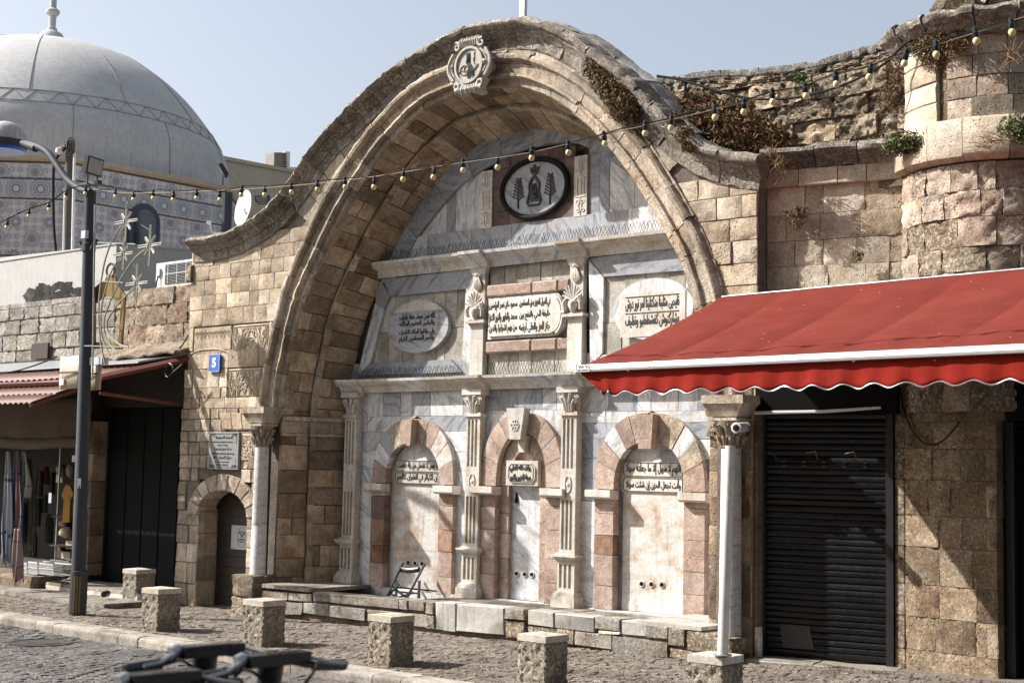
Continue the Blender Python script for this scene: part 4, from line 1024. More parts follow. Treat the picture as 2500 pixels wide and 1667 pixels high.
# niche inscriptions
def inscr(x0, x1, z0, z1, y, l1, l2):
    b = MB(); b.box((x0-.02, y, z0-.01), (x1+.02, y+.03, z1+.01)); t = build('inscription_slab', b, M['marblewhite'], fount); zm = (z0+z1)/2
    letters('lettering', l1, x0+.05, x1-.03, zm+.02, z1-.015, y, INK, t, bold=.014, depth=.006, ar=True); letters('lettering', l2, x0+.05, x1-.03, z0+.015, zm-.02, y, INK, t, bold=.014, depth=.006, ar=True)
    f = MB()
    for a, c in ((zm+.008, z1), (z0, zm-.008)):
        for q in (((x0+.02, a), (x1, a+.006)), ((x0+.02, c-.006), (x1, c)), ((x1-.006, a), (x1, c)), ((x0, a+.05), (x0+.006, c-.05))): f.box((q[0][0], y-.008, q[0][1]), (q[1][0], y, q[1][1]))
        f.tube([(x0+.02, y-.004, a+.003), (x0+.003, y-.004, a+.05)], .004, 4); f.tube([(x0+.02, y-.004, c-.003), (x0+.003, y-.004, c-.05)], .004, 4)
    build('ruled_border', f, INK, t)
inscr(-3.27, -2.32, 1.72, 2.07, 1.035, 'يا نفس لا تقنطي من زلة عظمت', 'إن الكبائر في الغفران كاللمم')
inscr(1.15, 2.12, 1.71, 2.10, 1.03, 'اللهم لا سهل إلا ما جعلته سهلا', 'وأنت تجعل الحزن إن شئت سهلا')
b = MB(); b.box((-.90, .95, 1.74), (-.30, 1.09, 2.10)); b.prism([(-.86, .93, 1.84), (-.80, .93, 1.78), (-.40, .93, 1.78), (-.34, .93, 1.84), (-.34, .93, 2.0), (-.40, .93, 2.06), (-.80, .93, 2.06), (-.86, .93, 2.0)], (0, .03, 0)); pl = build('small_tablet', b, M['marblewhite'], fount)
for tx, z0 in (('وقف لله العلي', 1.93), ('سنة الخير والنور', 1.80)): letters('lettering', tx, -.81, -.42, z0, z0+.11, .93, INK, pl, bold=.03, ar=True)
b = MB(); P8 = [(-.83, 1.845), (-.79, 1.80), (-.41, 1.80), (-.37, 1.845), (-.37, 1.995), (-.41, 2.045), (-.79, 2.045), (-.83, 1.995), (-.83, 1.845)]; b.tube([(x, .928, z) for x, z in P8], .005, 5); build('ruled_border', b, INK, pl)
b = MB(); b.tube([(-.80, 1.07, 1.49), (-.79, 1.07, 1.56), (-.80, 1.07, 1.64)], [.03, .02, .01], 6); build('chip_hole', b, M['dark'], fount)  # solid shape, its near-black colour stands for the shade in the chip
# tympanum
TY = Path([(-3.35,4.9),(-3.0,5.35),(-2.81,5.6),(-1.99,6.26),(-1.28,6.53),(-.5,6.68),(.1,6.68),(.64,6.47),(1.37,5.95),(1.67,5.6),(1.85,5.3),(2.0,4.9)], 8)
q = MB(); q.prism([(1.60,.99,5.2),(2.45,.99,5.2),(2.2,.99,5.75),(1.60,.99,5.9)], (0,.05,0)); build('corner_slab', q, G_, fount)
def tz(x):
    best = min(((abs(TY.at(TY.L*i/160)[0]-x), TY.at(TY.L*i/160)[1]) for i in range(161)))
    return best[1]
s = 0.0
while s < TY.L-.1:
    e = s + U(.55, .9); e = TY.L if e > TY.L-.35 else e
    def S(a, t, s=s, e=e):
        x, z = TY.at(s+(e-s)*a, -.62*t); return Vector((x, .955, z))
    build('curved_band_slab', block(S, lambda a, t: Vector((0,-1,0)), depth=.06, k=(3,1), gap=.003, ch=.003, rough=.004), G_, fount); s = e
x = -3.3
while x < 2.35:
    e = x + U(.55, .95); e = 2.4 if e > 2.0 else e; slab(x, e, 5.18, 5.585, y=.97, mat=G_ if rnd() < .8 else W_, name='band_slab'); x = e
def uprights(x0, x1):
    x = x0
    while x < x1-.01:
        e = x + U(.16, .30); e = x1 if e > x1-.12 else e
        za, zb = tz(x)+.06, tz(e)+.06
        if max(za, zb) > 5.62: build('upright_slab', qblock((x,1.0,5.56),(e,1.0,5.56),(e,1.0,max(zb,5.58)),(x,1.0,max(za,5.58)), **SLAB), W_ if rnd() < .6 else G_, fount)
        x = e
uprights(-2.9, -1.54); uprights(.50, 1.95)
for (a, b_) in ((-1.545, -1.305), (.255, .495)):
    st_ = build('carved_strip', wblock(a, b_, 5.57, 6.45, .965, **SLAB), M['marblewhite'], fount); cx = (a+b_)/2; r_ = MB()
    for zc in (5.72, 6.30):
        for sg in (-1, 1):
            for sz in (-1, 1):
                r_.tube([(cx+sg*(.045+.035*math.cos(t)*(1-t/9)), .962, zc+sz*(.055+.04*math.sin(t)*(1-t/9))) for t in [i*.6 for i in range(11)]], .009, 5)
        r_.tube([(cx, .962, zc-.13), (cx-.03, .96, zc), (cx, .962, zc+.13)], .008, 5); r_.tube([(cx, .962, zc-.13), (cx+.03, .96, zc), (cx, .962, zc+.13)], .008, 5)
    r_.box((cx-.07, .955, 5.87), (cx-.05, .965, 6.12)); r_.box((cx+.05, .955, 5.87), (cx+.07, .965, 6.12)); r_.box((cx-.02, .955, 5.9), (cx+.02, .965, 6.1)); r_.box((cx-.09, .955, 5.85), (cx+.09, .965, 5.87)); r_.box((cx-.09, .955, 6.12), (cx+.09, .965, 6.14))
    build('carving', r_, M['marblewhite'], st_, smooth=35)
rows = [(5.50, 5.80), (5.80, 6.15), (6.15, 6.45), (6.45, 6.62)]
for z0, z1 in rows:
    x = -1.31
    while x < .25:
        e = x + U(.22, .42); e = .26 if e > .1 else e; slab(x, e, z0, min(z1, tz((x+e)/2)+.04), y=.985, mat=M['purple'], name='dark_red_slab', rough=.006, ch=.005); x = e
ov = disc(-.47, 6.07, .60, .41, .95, G_, 'oval_medallion', .04)
q = MB(); q.tube([(-.47+.62*math.cos(t), .945, 6.07+.43*math.sin(t)) for t in [6.28318*i/40 for i in range(41)]], .043, 8, cap=False); build('black_rim', q, M['cable'], ov, smooth=True)
q = MB(); cx, cz, yy = -.47, 6.05, .945
q.tube([(cx, yy, 6.26), (cx-.06, yy, 6.20), (cx-.10, yy, 6.13), (cx-.09, yy, 6.02), (cx-.13, yy, 5.88), (cx-.10, yy, 5.82), (cx+.10, yy, 5.82), (cx+.13, yy, 5.88), (cx+.09, yy, 6.02), (cx+.10, yy, 6.13), (cx+.06, yy, 6.20), (cx, yy, 6.26)], .017, 5)
q.tube([(cx, yy, 6.24), (cx-.08, yy, 6.12), (cx-.07, yy, 6.0), (cx-.105, yy, 5.88), (cx+.105, yy, 5.88), (cx+.07, yy, 6.0), (cx+.08, yy, 6.12), (cx, yy, 6.24)], .010, 4)
q.tube([(cx, yy, 6.24), (cx, yy, 6.30)], .012, 5)
for sg in (-1, 1):
    q.tube([(cx, yy, 6.27), (cx+sg*.05, yy, 6.30), (cx+sg*.065, yy, 6.36), (cx+sg*.10, yy, 6.39)], [.018,.02,.016,.006], 5); q.tube([(cx+sg*.01, yy, 6.29), (cx+sg*.028, yy, 6.36), (cx+sg*.012, yy, 6.42)], [.02,.016,.006], 5)
    for k in range(4): q.tube([(cx+sg*.02*k, yy, 5.90+.0*k), (cx+sg*(.02*k+.01), yy, 5.98), (cx+sg*(.02*k), yy, 6.05)], .010, 4)
    fx = cx+sg*.30
    q.tube([(fx, yy, 5.80), (fx+.01*sg, yy, 6.02), (fx, yy, 6.24)], [.013,.012,.008], 5)
    for k in range(7):
        z_ = 5.93+.045*k; L_ = .10-.010*k
        for s2 in (-1, 1):
            q.tube([(fx, yy, z_), (fx+s2*L_*.6, yy, z_+.03), (fx+s2*L_, yy, z_+.055)], [.011,.010,.017], 5)
build('painted_lamp_and_flowers', q, INK, ov)
letters('lettering', 'ماشاء الله', cx-.06, cx+.06, 5.98, 6.14, .945, INK, ov, bold=.03, ar=True); letters('lettering', 'كان', cx-.07, cx+.07, 5.89, 5.96, .945, INK, ov, bold=.03, ar=True)
# bird wires on the ledges
def spikes(x0, x1, z, y, h, label=None):
    q = MB(); x = x0; r = .0035
    while x < x1:
        for dx in (-.035, .035):
            j = U(-.01, .01); q.tube([(x+dx*-1, y, z), (x+dx+j, y+U(-.03,.03), z+h*U(.85,1.05))], r, 3, cap=False)
        x += .055
    o = build('bird_spikes', q, M['zincdark'], fount, kind='stuff', recalc=False); return o
M['zincdark'] = plain_mat('dull_steel_wire', (.05,.05,.05), rough=.7)
spikes(-3.5, 2.1, 5.20, .82, .17); spikes(-4.2, -1.75, 3.36, .84, .16); spikes(-1.25, .2, 3.36, .84, .17); spikes(.55, 1.0, 3.36, .84, .16)

# ================================================================== big cartouche with the carved monogram
CY = -.16
M['creststone'] = marble_mat('weathered_crest_marble', (.47,.44,.40), (.25,.24,.23), amt=.5, stain=.35, bump=.3)
crest = thing('carved_cartouche', 'round carved stone cartouche with black monogram fixed high on the arch moulding', 'emblem', (-.75, CY, 7.3))
cx, cz = -.78, 7.70
q = MB(); q.prism([(cx+.34*math.cos(t)*(1+.10*math.cos(4*t)), CY, cz+.34*math.sin(t)*(1+.10*math.cos(4*t))) for t in [6.28318*i/36 for i in range(36)]], (0, .30, 0)); build('block', q, M['creststone'], crest, smooth=30)
q = MB(); q.lathe([(.27, 0), (.27, .05), (.235, .05), (.225, .025), (.001, .02)], (cx, CY+.0, cz), 36, axis=(0,-1,0)); build('medallion', q, M['creststone'], crest, smooth=30)
q = MB()
for sg in (-1, 1):
    q.tube([(cx+sg*(.30+.10*math.sin(t)), CY-.02, cz-.20+.40*t/math.pi) for t in [math.pi*i/12 for i in range(13)]], .03, 7)
    q.tube([(cx+sg*(.27+.07*math.sin(t)), CY-.03, cz-.14+.28*t/math.pi) for t in [math.pi*i/12 for i in range(13)]], .014, 6)
    for sz in (-1, 1):
        q.tube([(cx+sg*(.23+.065*math.exp(-.12*t)*math.cos(t+1.2)), CY-.03, cz+sz*(.29+.065*math.exp(-.12*t)*math.sin(t+1.2))) for t in [i*.5 for i in range(16)]], [.030-.001*i for i in range(16)], 7)
    q.tube([(cx+sg*.29, CY-.04, cz-.03), (cx+sg*.32, CY-.06, cz), (cx+sg*.29, CY-.04, cz+.03)], .02, 6)
for sz in (-1, 1):
    for k in range(-4, 5): q.tube([(cx+k*.036, CY-.02, cz+sz*.28), (cx+k*.042, CY-.045, cz+sz*.35), (cx+k*.045, CY-.02, cz+sz*(.40+.012*(k % 2)))], [.016,.022,.012], 6)
build('scrollwork', q, M['creststone'], crest, smooth=True)
q = MB(); ty = CY-.026
def tg(pts, r=.0085): q.tube([(cx+a*.22, ty, cz+b*.22) for a, b in pts], r, 5)
for k, a in enumerate((-.22, -.08, .05)):
    tg([(a, .80-.0*k), (a+.02, .45), (a-.02, .15), (a+.15, -.05), (a+.32, -.35), (a+.30, -.5)])
tg([(.25, -.25), (.5, -.32), (.8, -.05)], .008); tg([(.25, -.35), (.5, -.42), (.82, -.14)], .008)
tg([(-.35+.36*math.cos(t)-.05, -.30+.34*math.sin(t)) for t in [6.28*i/16 for i in range(17)]]); tg([(-.22+.2*math.cos(t), -.24+.2*math.sin(t)) for t in [6.28*i/12 for i in range(13)]], .007)
tg([(-.95, -.5), (-.7, -.28), (-.4, -.38), (-.1, -.35)])
for k in range(5): tg([(-.05+.11*k, -.78+.04*(k % 2)), (.0+.11*k, -.62), (-.06+.12*k, -.48), (.02+.1*k, -.4)], .011)
tg([(-.1, -.55), (-.12, -.82), (.05, -.9), (.2, -.72), (.35, -.9), (.6, -.8)], .010)
for k in range(5): tg([(.38+.02*k, .28+.11*k), (.45, .33+.11*k)], .012)
tg([(.38, .25), (.45, .02), (.5, -.05)], .006)
build('monogram', q, INK, crest)

# ================================================================== engaged columns
def column(cx, cy, zb, zt, r, label, pedz, rough_ped):
    t = thing('stone_column', label, 'column', (cx, cy, pedz))
    q = MB(); zm = zb + (zt-zb)*U(.35, .5)
    q.lathe([(r*1.08, zb), (r*1.08, zb+.02), (r*1.04, zb+.05), (r*1.0, zm-.004), (r*.985, zm)], (cx, cy, 0), 28); build('shaft', q, M['column'], t, smooth=30)
    q = MB(); q.lathe([(r*.99, zm+.004), (r*1.0, zm+.01), (r*.93, zt)], (cx, cy, 0), 28); build('shaft', q, M['column'], t, smooth=30)
    q = MB()
    q.lathe([(r*.98, zt), (r*1.1, zt+.02), (r*1.0, zt+.04), (r*1.05, zt+.16), (r*1.5, zt+.30), (r*1.6, zt+.33)], (cx, cy, 0), 20)
    for k in range(12):
        a = k*math.pi/6
        for h0, h1, w0, rr in ((.04, .16, .022, 1.12), (.14, .30, .02, 1.3)):
            a2 = a + (.26 if h0 > .1 else 0)
            q.tube([(cx+r*1.02*math.cos(a2), cy+r*1.02*math.sin(a2), zt+h0), (cx+r*rr*1.08*math.cos(a2), cy+r*rr*1.08*math.sin(a2), zt+(h0+h1)/2+.02), (cx+r*(rr+.42)*math.cos(a2), cy+r*(rr+.42)*math.sin(a2), zt+h1-.02), (cx+r*(rr+.36)*math.cos(a2), cy+r*(rr+.36)*math.sin(a2), zt+h1-.05)], [w0*1.2, w0*1.3, w0, w0*.6], 6)
    build('leafy_capital', q, M['arch'], t, smooth=35)
    q = MB(); h = zt+.33
    q.box((cx-r*1.55, cy-r*1.55, h), (cx+r*1.55, cy+.15, h+.03))
    b0, b1 = r*1.4, r*2.0
    q.add([(cx-b0, cy-b0, h+.05), (cx+b0, cy-b0, h+.05), (cx+b0, .3, h+.05), (cx-b0, .3, h+.05), (cx-b1, cy-b1, h+.20), (cx+b1+.05, cy-b1, h+.20), (cx+b1+.05, .3, h+.20), (cx-b1, .3, h+.20)], [(0,3,2,1),(4,5,6,7),(0,1,5,4),(1,2,6,5),(2,3,7,6),(3,0,4,7)])
    q.box((cx-b1-.01, cy-b1-.01, h+.20), (cx+b1+.06, .3, h+.30)); q.box((cx-b0*.9, cy-b0*.9, h+.025), (cx+b0*.9, .3, h+.055))
    build('impost_block', q, M['arch'], t)
    return t
lc = PY(636, 1200, -.13); rc_ = PY(1784, 1300, -.13)
lcol = column(lc.x, -.13, .235, 2.24, .118, 'white marble column on a rough block beside the small wooden door', -.35, True)
rcol = column(rc_.x, -.13, .07, 2.27, .128, 'marble column with leafy capital between the right niche and the black shutter, behind the white pole', -.3, True)
for (t, cx, w_, zt_, zb_) in ((lcol, lc.x, .27, .235, -.45), (rcol, rc_.x, .22, .07, -.35)):
    z = zb_
    for hh in ((zt_-zb_)*.5, zt_-zb_):
        z1 = zb_ + hh
        for S_, nn in ((((cx-w_, -.42, z), (cx+w_*.9, -.42, z), (cx+w_*.9, -.42, z1), (cx-w_, -.42, z1)), 0), (((cx+w_*.9, -.42, z), (cx+w_*.9, .1, z), (cx+w_*.9, .1, z1), (cx+w_*.9, -.42, z1)), 1)):
            build('pedestal_block', qblock(*S_, k=4, amp=.04, freq=5, ch=.03, depth=.25, gap=.003), M['rubble'], t, smooth=42)
        z = z1
    build('pedestal_top', qblock((cx-w_, -.40, zt_-.01), (cx+w_*.88, -.40, zt_-.01), (cx+w_*.88, .1, zt_-.01), (cx-w_, .1, zt_-.01), k=3, amp=.012, depth=.1, ch=.02), M['rubble'], t, smooth=42)

# ================================================================== low trough wall along the fountain
bench = thing('trough_wall', 'low wall of worn marble and sandstone blocks along the foot of the fountain', 'low wall', (-.5, -.4, -.3))
YB = -.42
BL = [([(763,1468),(974,1487),(973,1462),(763,1445)],'marblewhite',4),([(740,1496),(803,1505),(803,1474),(740,1470)],'base',1),([(805,1505),(892,1516),(892,1486),(805,1477)],'base',1),([(893,1516),(1040,1532),(1040,1500),(893,1487)],'base',1),
 ([(975,1486),(995,1490),(995,1465),(975,1463)],'base',2),([(997,1489),(1035,1492),(1035,1468),(997,1465)],'base',2),([(1038,1498),(1058,1500),(1058,1470),(1038,1468)],'base',2),([(1041,1533),(1060,1536),(1060,1503),(1041,1501)],'rubble',2),
 ([(1061,1536),(1081,1538),(1081,1470),(1061,1469)],'marblegrey',1),([(1083,1539),(1113,1543),(1113,1472),(1083,1470)],'marble',1),([(1115,1540),(1231,1550),(1231,1483),(1115,1473)],'marblegrey',3),
 ([(1233,1510),(1282,1514),(1281,1486),(1233,1483)],'marblewhite',2),([(1233,1556),(1280,1560),(1280,1518),(1233,1513)],'rubble',3),([(1288,1524),(1351,1532),(1351,1495),(1288,1487)],'marble',1),([(1353,1532),(1447,1543),(1448,1506),(1353,1496)],'marble',1),
 ([(1285,1560),(1400,1574),(1400,1538),(1285,1527)],'rubble',3),([(1402,1574),(1493,1586),(1493,1550),(1402,1540)],'base',2),([(1449,1535),(1512,1542),(1513,1511),(1449,1505)],'marblewhite',2),([(1515,1549),(1577,1554),(1577,1520),(1515,1513)],'marble',2),
 ([(1495,1592),(1632,1606),(1632,1568),(1495,1551)],'base',2),([(1578,1556),(1631,1560),(1631,1530),(1578,1524)],'base',2),([(1633,1574),(1672,1578),(1672,1536),(1633,1532)],'base',2),([(1674,1588),(1750,1596),(1750,1548),(1674,1538)],'rubble',3),
 ([(1634,1604),(1700,1614),(1700,1592),(1634,1580)],'rubble',3),([(1460,1549),(1513,1549),(1513,1543),(1460,1538)],'arch',1),([(620,1500),(738,1500),(738,1472),(640,1466)],'base',2),([(664,1462),(700,1465),(700,1447),(664,1444)],'base',2),([(702,1465),(758,1470),(758,1450),(702,1447)],'base',2)]
for qd, m_, k in BL:
    m_ = {'marble':'benchmarble','marblewhite':'base','marblegrey':'benchmarble'}.get(m_, m_)
    build('wall_block', pxblock(qd, YB, k=k, amp=.006*k, freq=7, ch=.008+.002*k, gap=.002, rough=.016, depth=.3), M[m_], bench, smooth=42)
q = MB()
for a, b_, zt_ in ((-4.7, -3.6, .03), (-3.6, -1.4, .02), (-1.4, 3.2, .10)):
    q.box((a, YB+.06, -.5), (b_, YB+.30, zt_-.015))
q.box((-1.9, YB+.25, -.5), (3.2, 1.0, .06)); q.box((-4.7, 0.0, -.5), (-1.9, 1.0, -.02)); q.box((2.2, YB+.03, -.5), (3.3, .9, .08)); build('wall_core', q, M['mortar'], bench)
x = -1.5
while x < 2.3:
    e = x + U(.4, .8); build('top_slab', qblock((x, YB+.05, .085), (e, YB+.05, .085), (e, .90, .085), (x, .90, .085), depth=.05, k=2, amp=.008, ch=.01), M['base'], bench, smooth=40); x = e
def slabtop(pts, z, th, mat, name='ledge_slab'):
    b = MB(); b.prism([(p[0], p[1], z) for p in pts], (0, 0, -th)); return build(name, b, mat, bench)
slabtop([(-4.72, -.36), (-3.62, -.36), (-3.62, .90), (-4.72, .90)], .125, .055, M['base']); slabtop([(2.42, -.40), (2.98, -.40), (2.98, .88), (2.42, .88)], .165, .045, M['benchmarble']); slabtop([(2.985, -.40), (3.36, -.40), (3.36, .88), (2.985, .88)], .165, .045, M['benchmarble'])
q = MB(); q.box((2.45, -.34, .05), (3.34, .8, .115)); build('wall_core', q, M['mortar'], bench)

# ================================================================== right bay and turret
BO = Vector((3.85, .19, 0)); BD = Vector((math.cos(rad(12.8)), math.sin(rad(12.8)), 0)); BN = Vector((math.sin(rad(12.8)), -math.cos(rad(12.8)), 0))
def bp(s, z, out=0.0):
    p = BO + BD*s + BN*out; return Vector((p.x, p.y, z))
TC = Vector((6.32, 1.27, 0)); TR = 1.12
def tp(phi, z, out=0.0):
    r = TR + out; return Vector((TC.x + r*math.sin(phi), TC.y - r*math.cos(phi), z))
turret = thing('round_turret_wall', 'pinkish weathered stone turret bulging out above the right end of the awning', 'tower', (6.3, .6, 2.9))
bay = thing('recessed_bay_wall', 'cream stone wall between the corner and the turret, streaked with diagonal shadows', 'wall', (4.6, .3, 2.7))
def gcourse(fn, s0, s1, z0, z1, par, mat, lo, hi, nrm, **kw):
    s = s0
    while s < s1-1e-4:
        e = s + U(lo, hi); e = s1 if e > s1-lo*.7 else e
        S = (lambda s, e: (lambda a, t: fn(s+(e-s)*a, z0+(z1-z0)*t)))(s, e)
        N = (lambda s, e: (lambda a, t: nrm(s+(e-s)*a)))(s, e)
        a_ = dict(depth=.12, k=2, gap=.003, ch=.006, rough=.006, amp=.010); a_.update(kw)
        build('stone', block(S, N, **a_), mat() if callable(mat) else mat, par, smooth=42); s = e
bl = [2.7, 3.0, 3.3, 3.62, 3.92, 4.20, 4.47, 4.78, 5.10, 5.44]
for i in range(len(bl)-1):
    gcourse(bp, 0.02, 1.66, bl[i], bl[i+1], bay, lambda: M['pale'] if rnd() < .55 else M['wall'], .20, .55, lambda s: BN, k=4, amp=.012, ch=.004, gap=.002)
q = MB(); q.prism([bp(0, 2.6, -.04), bp(1.7, 2.6, -.04), bp(1.7, 2.6, -.5), bp(0, 2.6, -.5)], (0, 0, 3.25)); build('wall_core', q, M['mortar'], bay)
tn = lambda p: Vector((math.sin(p), -math.cos(p), 0))
P0, P1 = rad(-52), rad(62)
z = 2.7
while z < 5.44:
    e = min(5.44, z + U(.26, .40)); e = 5.44 if e > 5.25 else e
    gcourse(tp, P0, P1, z, e, turret, lambda: M['turret'] if rnd() < .75 else M['rubble'], .16, .46, tn, k=7, amp=.030, freq=11, ch=.006, rough=.014, gap=.002); z = e
q = MB(); nn = 24
q.prism([tp(P0+(P1-P0)*i/nn, 2.6, -.06) for i in range(nn+1)] + [Vector((7.4, 2.4, 2.6)), Vector((5.4, 2.2, 2.6))], (0, 0, 4.2)); build('wall_core', q, M['mortar'], turret)
# fascia string course and coping roll along bay + turret
def plan_pieces(fn, s0, s1, lo, hi, prof, z0, par, mat, name, nrm, amp=.01, steps=4, rough=.006):
    s = s0
    while s < s1-1e-4:
        e = s + U(lo, hi); e = s1 if e > s1-lo*.7 else e
        vs = []; m_ = len(prof); sd = Vector((U(-9,9), U(-9,9), U(-9,9))); base = U(-rough, rough)
        g = .005
        for i in range(steps+1):
            ss = s + g*(hi/.5) + (e-s-2*g*(hi/.5))*i/steps
            for o, z in prof:
                p = fn(ss, z0+z, o); n_ = noise.noise(p*6+sd)*amp + base; p = fn(ss, z0+z+n_*.6, o+n_); vs.append(p)
        fs = [(i*m_+k, i*m_+(k+1) % m_, (i+1)*m_+(k+1) % m_, (i+1)*m_+k) for i in range(steps) for k in range(m_)] + [tuple(range(m_)), tuple(range((steps+1)*m_-1, steps*m_-1, -1))]
        build(name, MB().add(vs, fs), mat, par, smooth=42); s = e
fas = [(-.3, 0), (.05, 0), (.06, .01), (.06, .20), (-.3, .20)]
rol = [(-.4, .205), (.07, .205), (.08, .25), (.13, .29), (.145, .30), (.15, .33), (.19, .355), (.205, .40), (.18, .445), (.12, .47), (-.4, .47)]
plan_pieces(bp, -.02, 1.66, .3, .55, fas, 5.44, bay, M['pale'], 'fascia_stone', lambda s: BN)
plan_pieces(bp, -.02, 1.60, .4, .7, rol, 5.44, bay, M['coping'], 'coping_stone', lambda s: BN, amp=.03)
tf = [(-.3, 0), (.02, -.01), (.10, .03), (.11, .06), (.11, .42), (.08, .46), (-.3, .46)]
plan_pieces(tp, P0-.06, P1, .3, .46, tf, 5.47, turret, M['pale'], 'string_course_stone', tn, amp=.012)
# upper stage of the turret: pilaster strip, recessed panel blocks, broken cornice
z = 5.94
for e in (6.18, 6.42, 6.66, 6.88):
    gcourse(lambda p, z_: tp(p, z_, .0), rad(-46), rad(-14), z, e, turret, M['pale'], 9, 9, tn, k=3, amp=.02, ch=.014, depth=.3)
    gcourse(lambda p, z_: tp(p, z_, -.07), rad(-13.5), rad(-9), z, e, turret, M['arch'], 9, 9, tn, k=1, depth=.1)
    gcourse(lambda p, z_: tp(p, z_, -.04), rad(-8.5), P1, z, e, turret, lambda: M['arch'] if rnd() < .5 else M['turret'], .26, .42, tn, k=2, amp=.014); z = e
cor = [(-.4, 0), (.02, 0), (.05, .04), (.12, .09), (.13, .12), (.20, .16), (.22, .22), (.17, .27), (-.4, .30)]
plan_pieces(tp, rad(-56), P1, .32, .5, cor, 6.88, turret, M['coping'], 'cornice_stone', tn, amp=.06, steps=6, rough=.02)
for i in range(16):
    a = rad(U(-20, 40)); c = tp(a, 7.20+U(0, .12)+.10*max(0, a), U(-.5, -.05)); q = MB()
    s_ = U(.08, .18)
    vs = []
    for k in range(8): vs.append(c + Vector(((1 if k & 1 else -1)*s_*U(.8, 1.5), (1 if k & 2 else -1)*s_*U(.6, 1.2), (1 if k & 4 else -1)*s_*U(.3, .5))))
    q.add(vs, [(0,1,3,2),(4,6,7,5),(0,4,5,1),(1,5,7,3),(3,7,6,2),(2,6,4,0)]); build('loose_stone', q, M['rubble'], turret)

# ruined rubble wall rising behind the coping
ruin = thing('ruined_rubble_wall', 'deeply eroded sandstone wall behind the coping, between the arch top and the turret', 'wall', (4.3, .9, 5.6))
YR = .85
topl = [PY(u, v, YR) for u, v in ((1560,185),(1623,207),(1660,203),(1700,194),(1760,190),(1830,187),(1900,180),(2000,168),(2050,150),(2100,136),(2160,120),(2250,104),(2330,95))]
def rtop(x):
    for i in range(len(topl)-1):
        if topl[i].x <= x <= topl[i+1].x:
            f = (x-topl[i].x)/(topl[i+1].x-topl[i].x); return topl[i].z*(1-f)+topl[i+1].z*f
    return topl[0].z if x < topl[0].x else topl[-1].z
z = 5.35
while z < 7.6:
    e = z + U(.24, .34); x = topl[0].x + .1
    while x < 6.6:
        w_ = U(.25, .6); f = x + w_; ta, tb = rtop(x), rtop(f)
        if z < min(ta, tb) - .06 and not (x < 3.0 and z < 6.3):
            c = ((x,YR,z+.02*math.sin(x*5)),(f,YR,z+.02*math.sin(f*5)),(f,YR,min(e+.02*math.sin(f*5), tb)),(x,YR,min(e+.02*math.sin(x*5), ta)))
            build('rubble_stone', qblock(*c, k=10, amp=.042, freq=11, ch=.008, gap=.002, rough=.03, depth=.18), M['rubble'] if rnd() < .8 else M['wall'], ruin, smooth=42)
        x = f
    z = e
q = MB(); pts = [Vector((3.0, YR+.04, 5.2)), Vector((3.0, YR+.04, 6.2)), Vector((topl[0].x+.3, YR+.04, 6.6))] + [Vector((p.x, YR+.04, p.z-.02)) for p in topl[1:]] + [Vector((topl[-1].x, YR+.04, 5.2))]
q.prism(pts, (0, .45, 0)); build('wall_core', q, M['mortar'], ruin)
q = MB()
for i in range(len(topl)-1):
    a, b_ = topl[i], topl[i+1]
    for j in range(3):
        f0, f1 = j/3, (j+1)/3; p, r2 = a.lerp(b_, f0), a.lerp(b_, f1)
        build('cap_mortar', qblock((p.x, YR-.01, p.z-.02+U(0,.03)), (r2.x, YR-.01, r2.z-.02+U(0,.03)), (r2.x, YR+.5, r2.z+.03), (p.x, YR+.5, p.z+.03), k=3, amp=.03, freq=7, depth=.1, ch=.02, gap=.001), M['plasterstone'], ruin, smooth=42)
q = MB(); q.box((3.0, .5, 5.35), (6.2, .86, 5.62)); build('gutter_fill', q, M['mortar'], ruin)

# ================================================================== shop front below the awning
shut = thing('roller_shutter', 'closed black roller shutter with thin horizontal slats, half lit by sun under the red awning', 'shutter', bp(.75, -.15))
s0, s1 = .03, 1.46
z = -.14; ip = 0; pitch = .073
while z < 2.72:
    q = MB(); pr = [(0, .0), (.012, .012), (.016, .035), (.012, .058), (.0, .068), (-.02, .068), (-.02, 0)]
    n = len(pr); j0, j1 = U(-.003,.003), U(-.003,.003); tw = U(-.25,.25); q.add([bp(s0, z+b, a+j0+tw*(b-.035)) for a, b in pr] + [bp(s1, z+b, a+j1+tw*(b-.035)) for a, b in pr], [tuple(range(n)), tuple(range(2*n-1, n-1, -1))] + [(i, n+i, n+(i+1) % n, (i+1) % n) for i in range(n)])
    build('slat', q, M['slatsteel'] if 'slatsteel' in M else M.setdefault('slatsteel', plain_mat('black_shutter_steel', (.007,.0075,.009), rough=.3, metal=0.0, dirt=.5, dcol=(.028,.028,.03), scale=2.5, streak=.2, spec=.35)), shut, smooth=40)
    z += pitch; ip += 1
q = MB(); q.prism([bp(s1, -.2, -.03), bp(s1, -.2, .06), bp(s1+.085, -.2, .06), bp(s1+.085, -.2, -.03)], (0, 0, 3.2)); build('guide_rail', q, M['blackiron'], shut)
q = MB(); q.prism([bp(s0-.10, -.2, -.03), bp(s0-.10, -.2, .05), bp(s0, -.2, .05), bp(s0, -.2, -.03)], (0, 0, 3.2)); build('guide_rail', q, M['blackiron'], shut)
q = MB(); q.box((0,0,0),(0.001,0.001,0.001))
q = MB(); q.prism([bp(-.05, 2.70, .02), bp(-.05, 2.70, .20), bp(1.62, 2.70, .20), bp(1.62, 2.70, .02)], (0, 0, .5)); build('shutter_box', q, M['dark'], shut)
q = MB(); q.tube([bp(-.04, 2.70, .26), bp(.8, 2.715, .26), bp(1.45, 2.76, .24)], [.022, .02, .016], 6); build('rolled_sheet', q, M['alu'], shut)
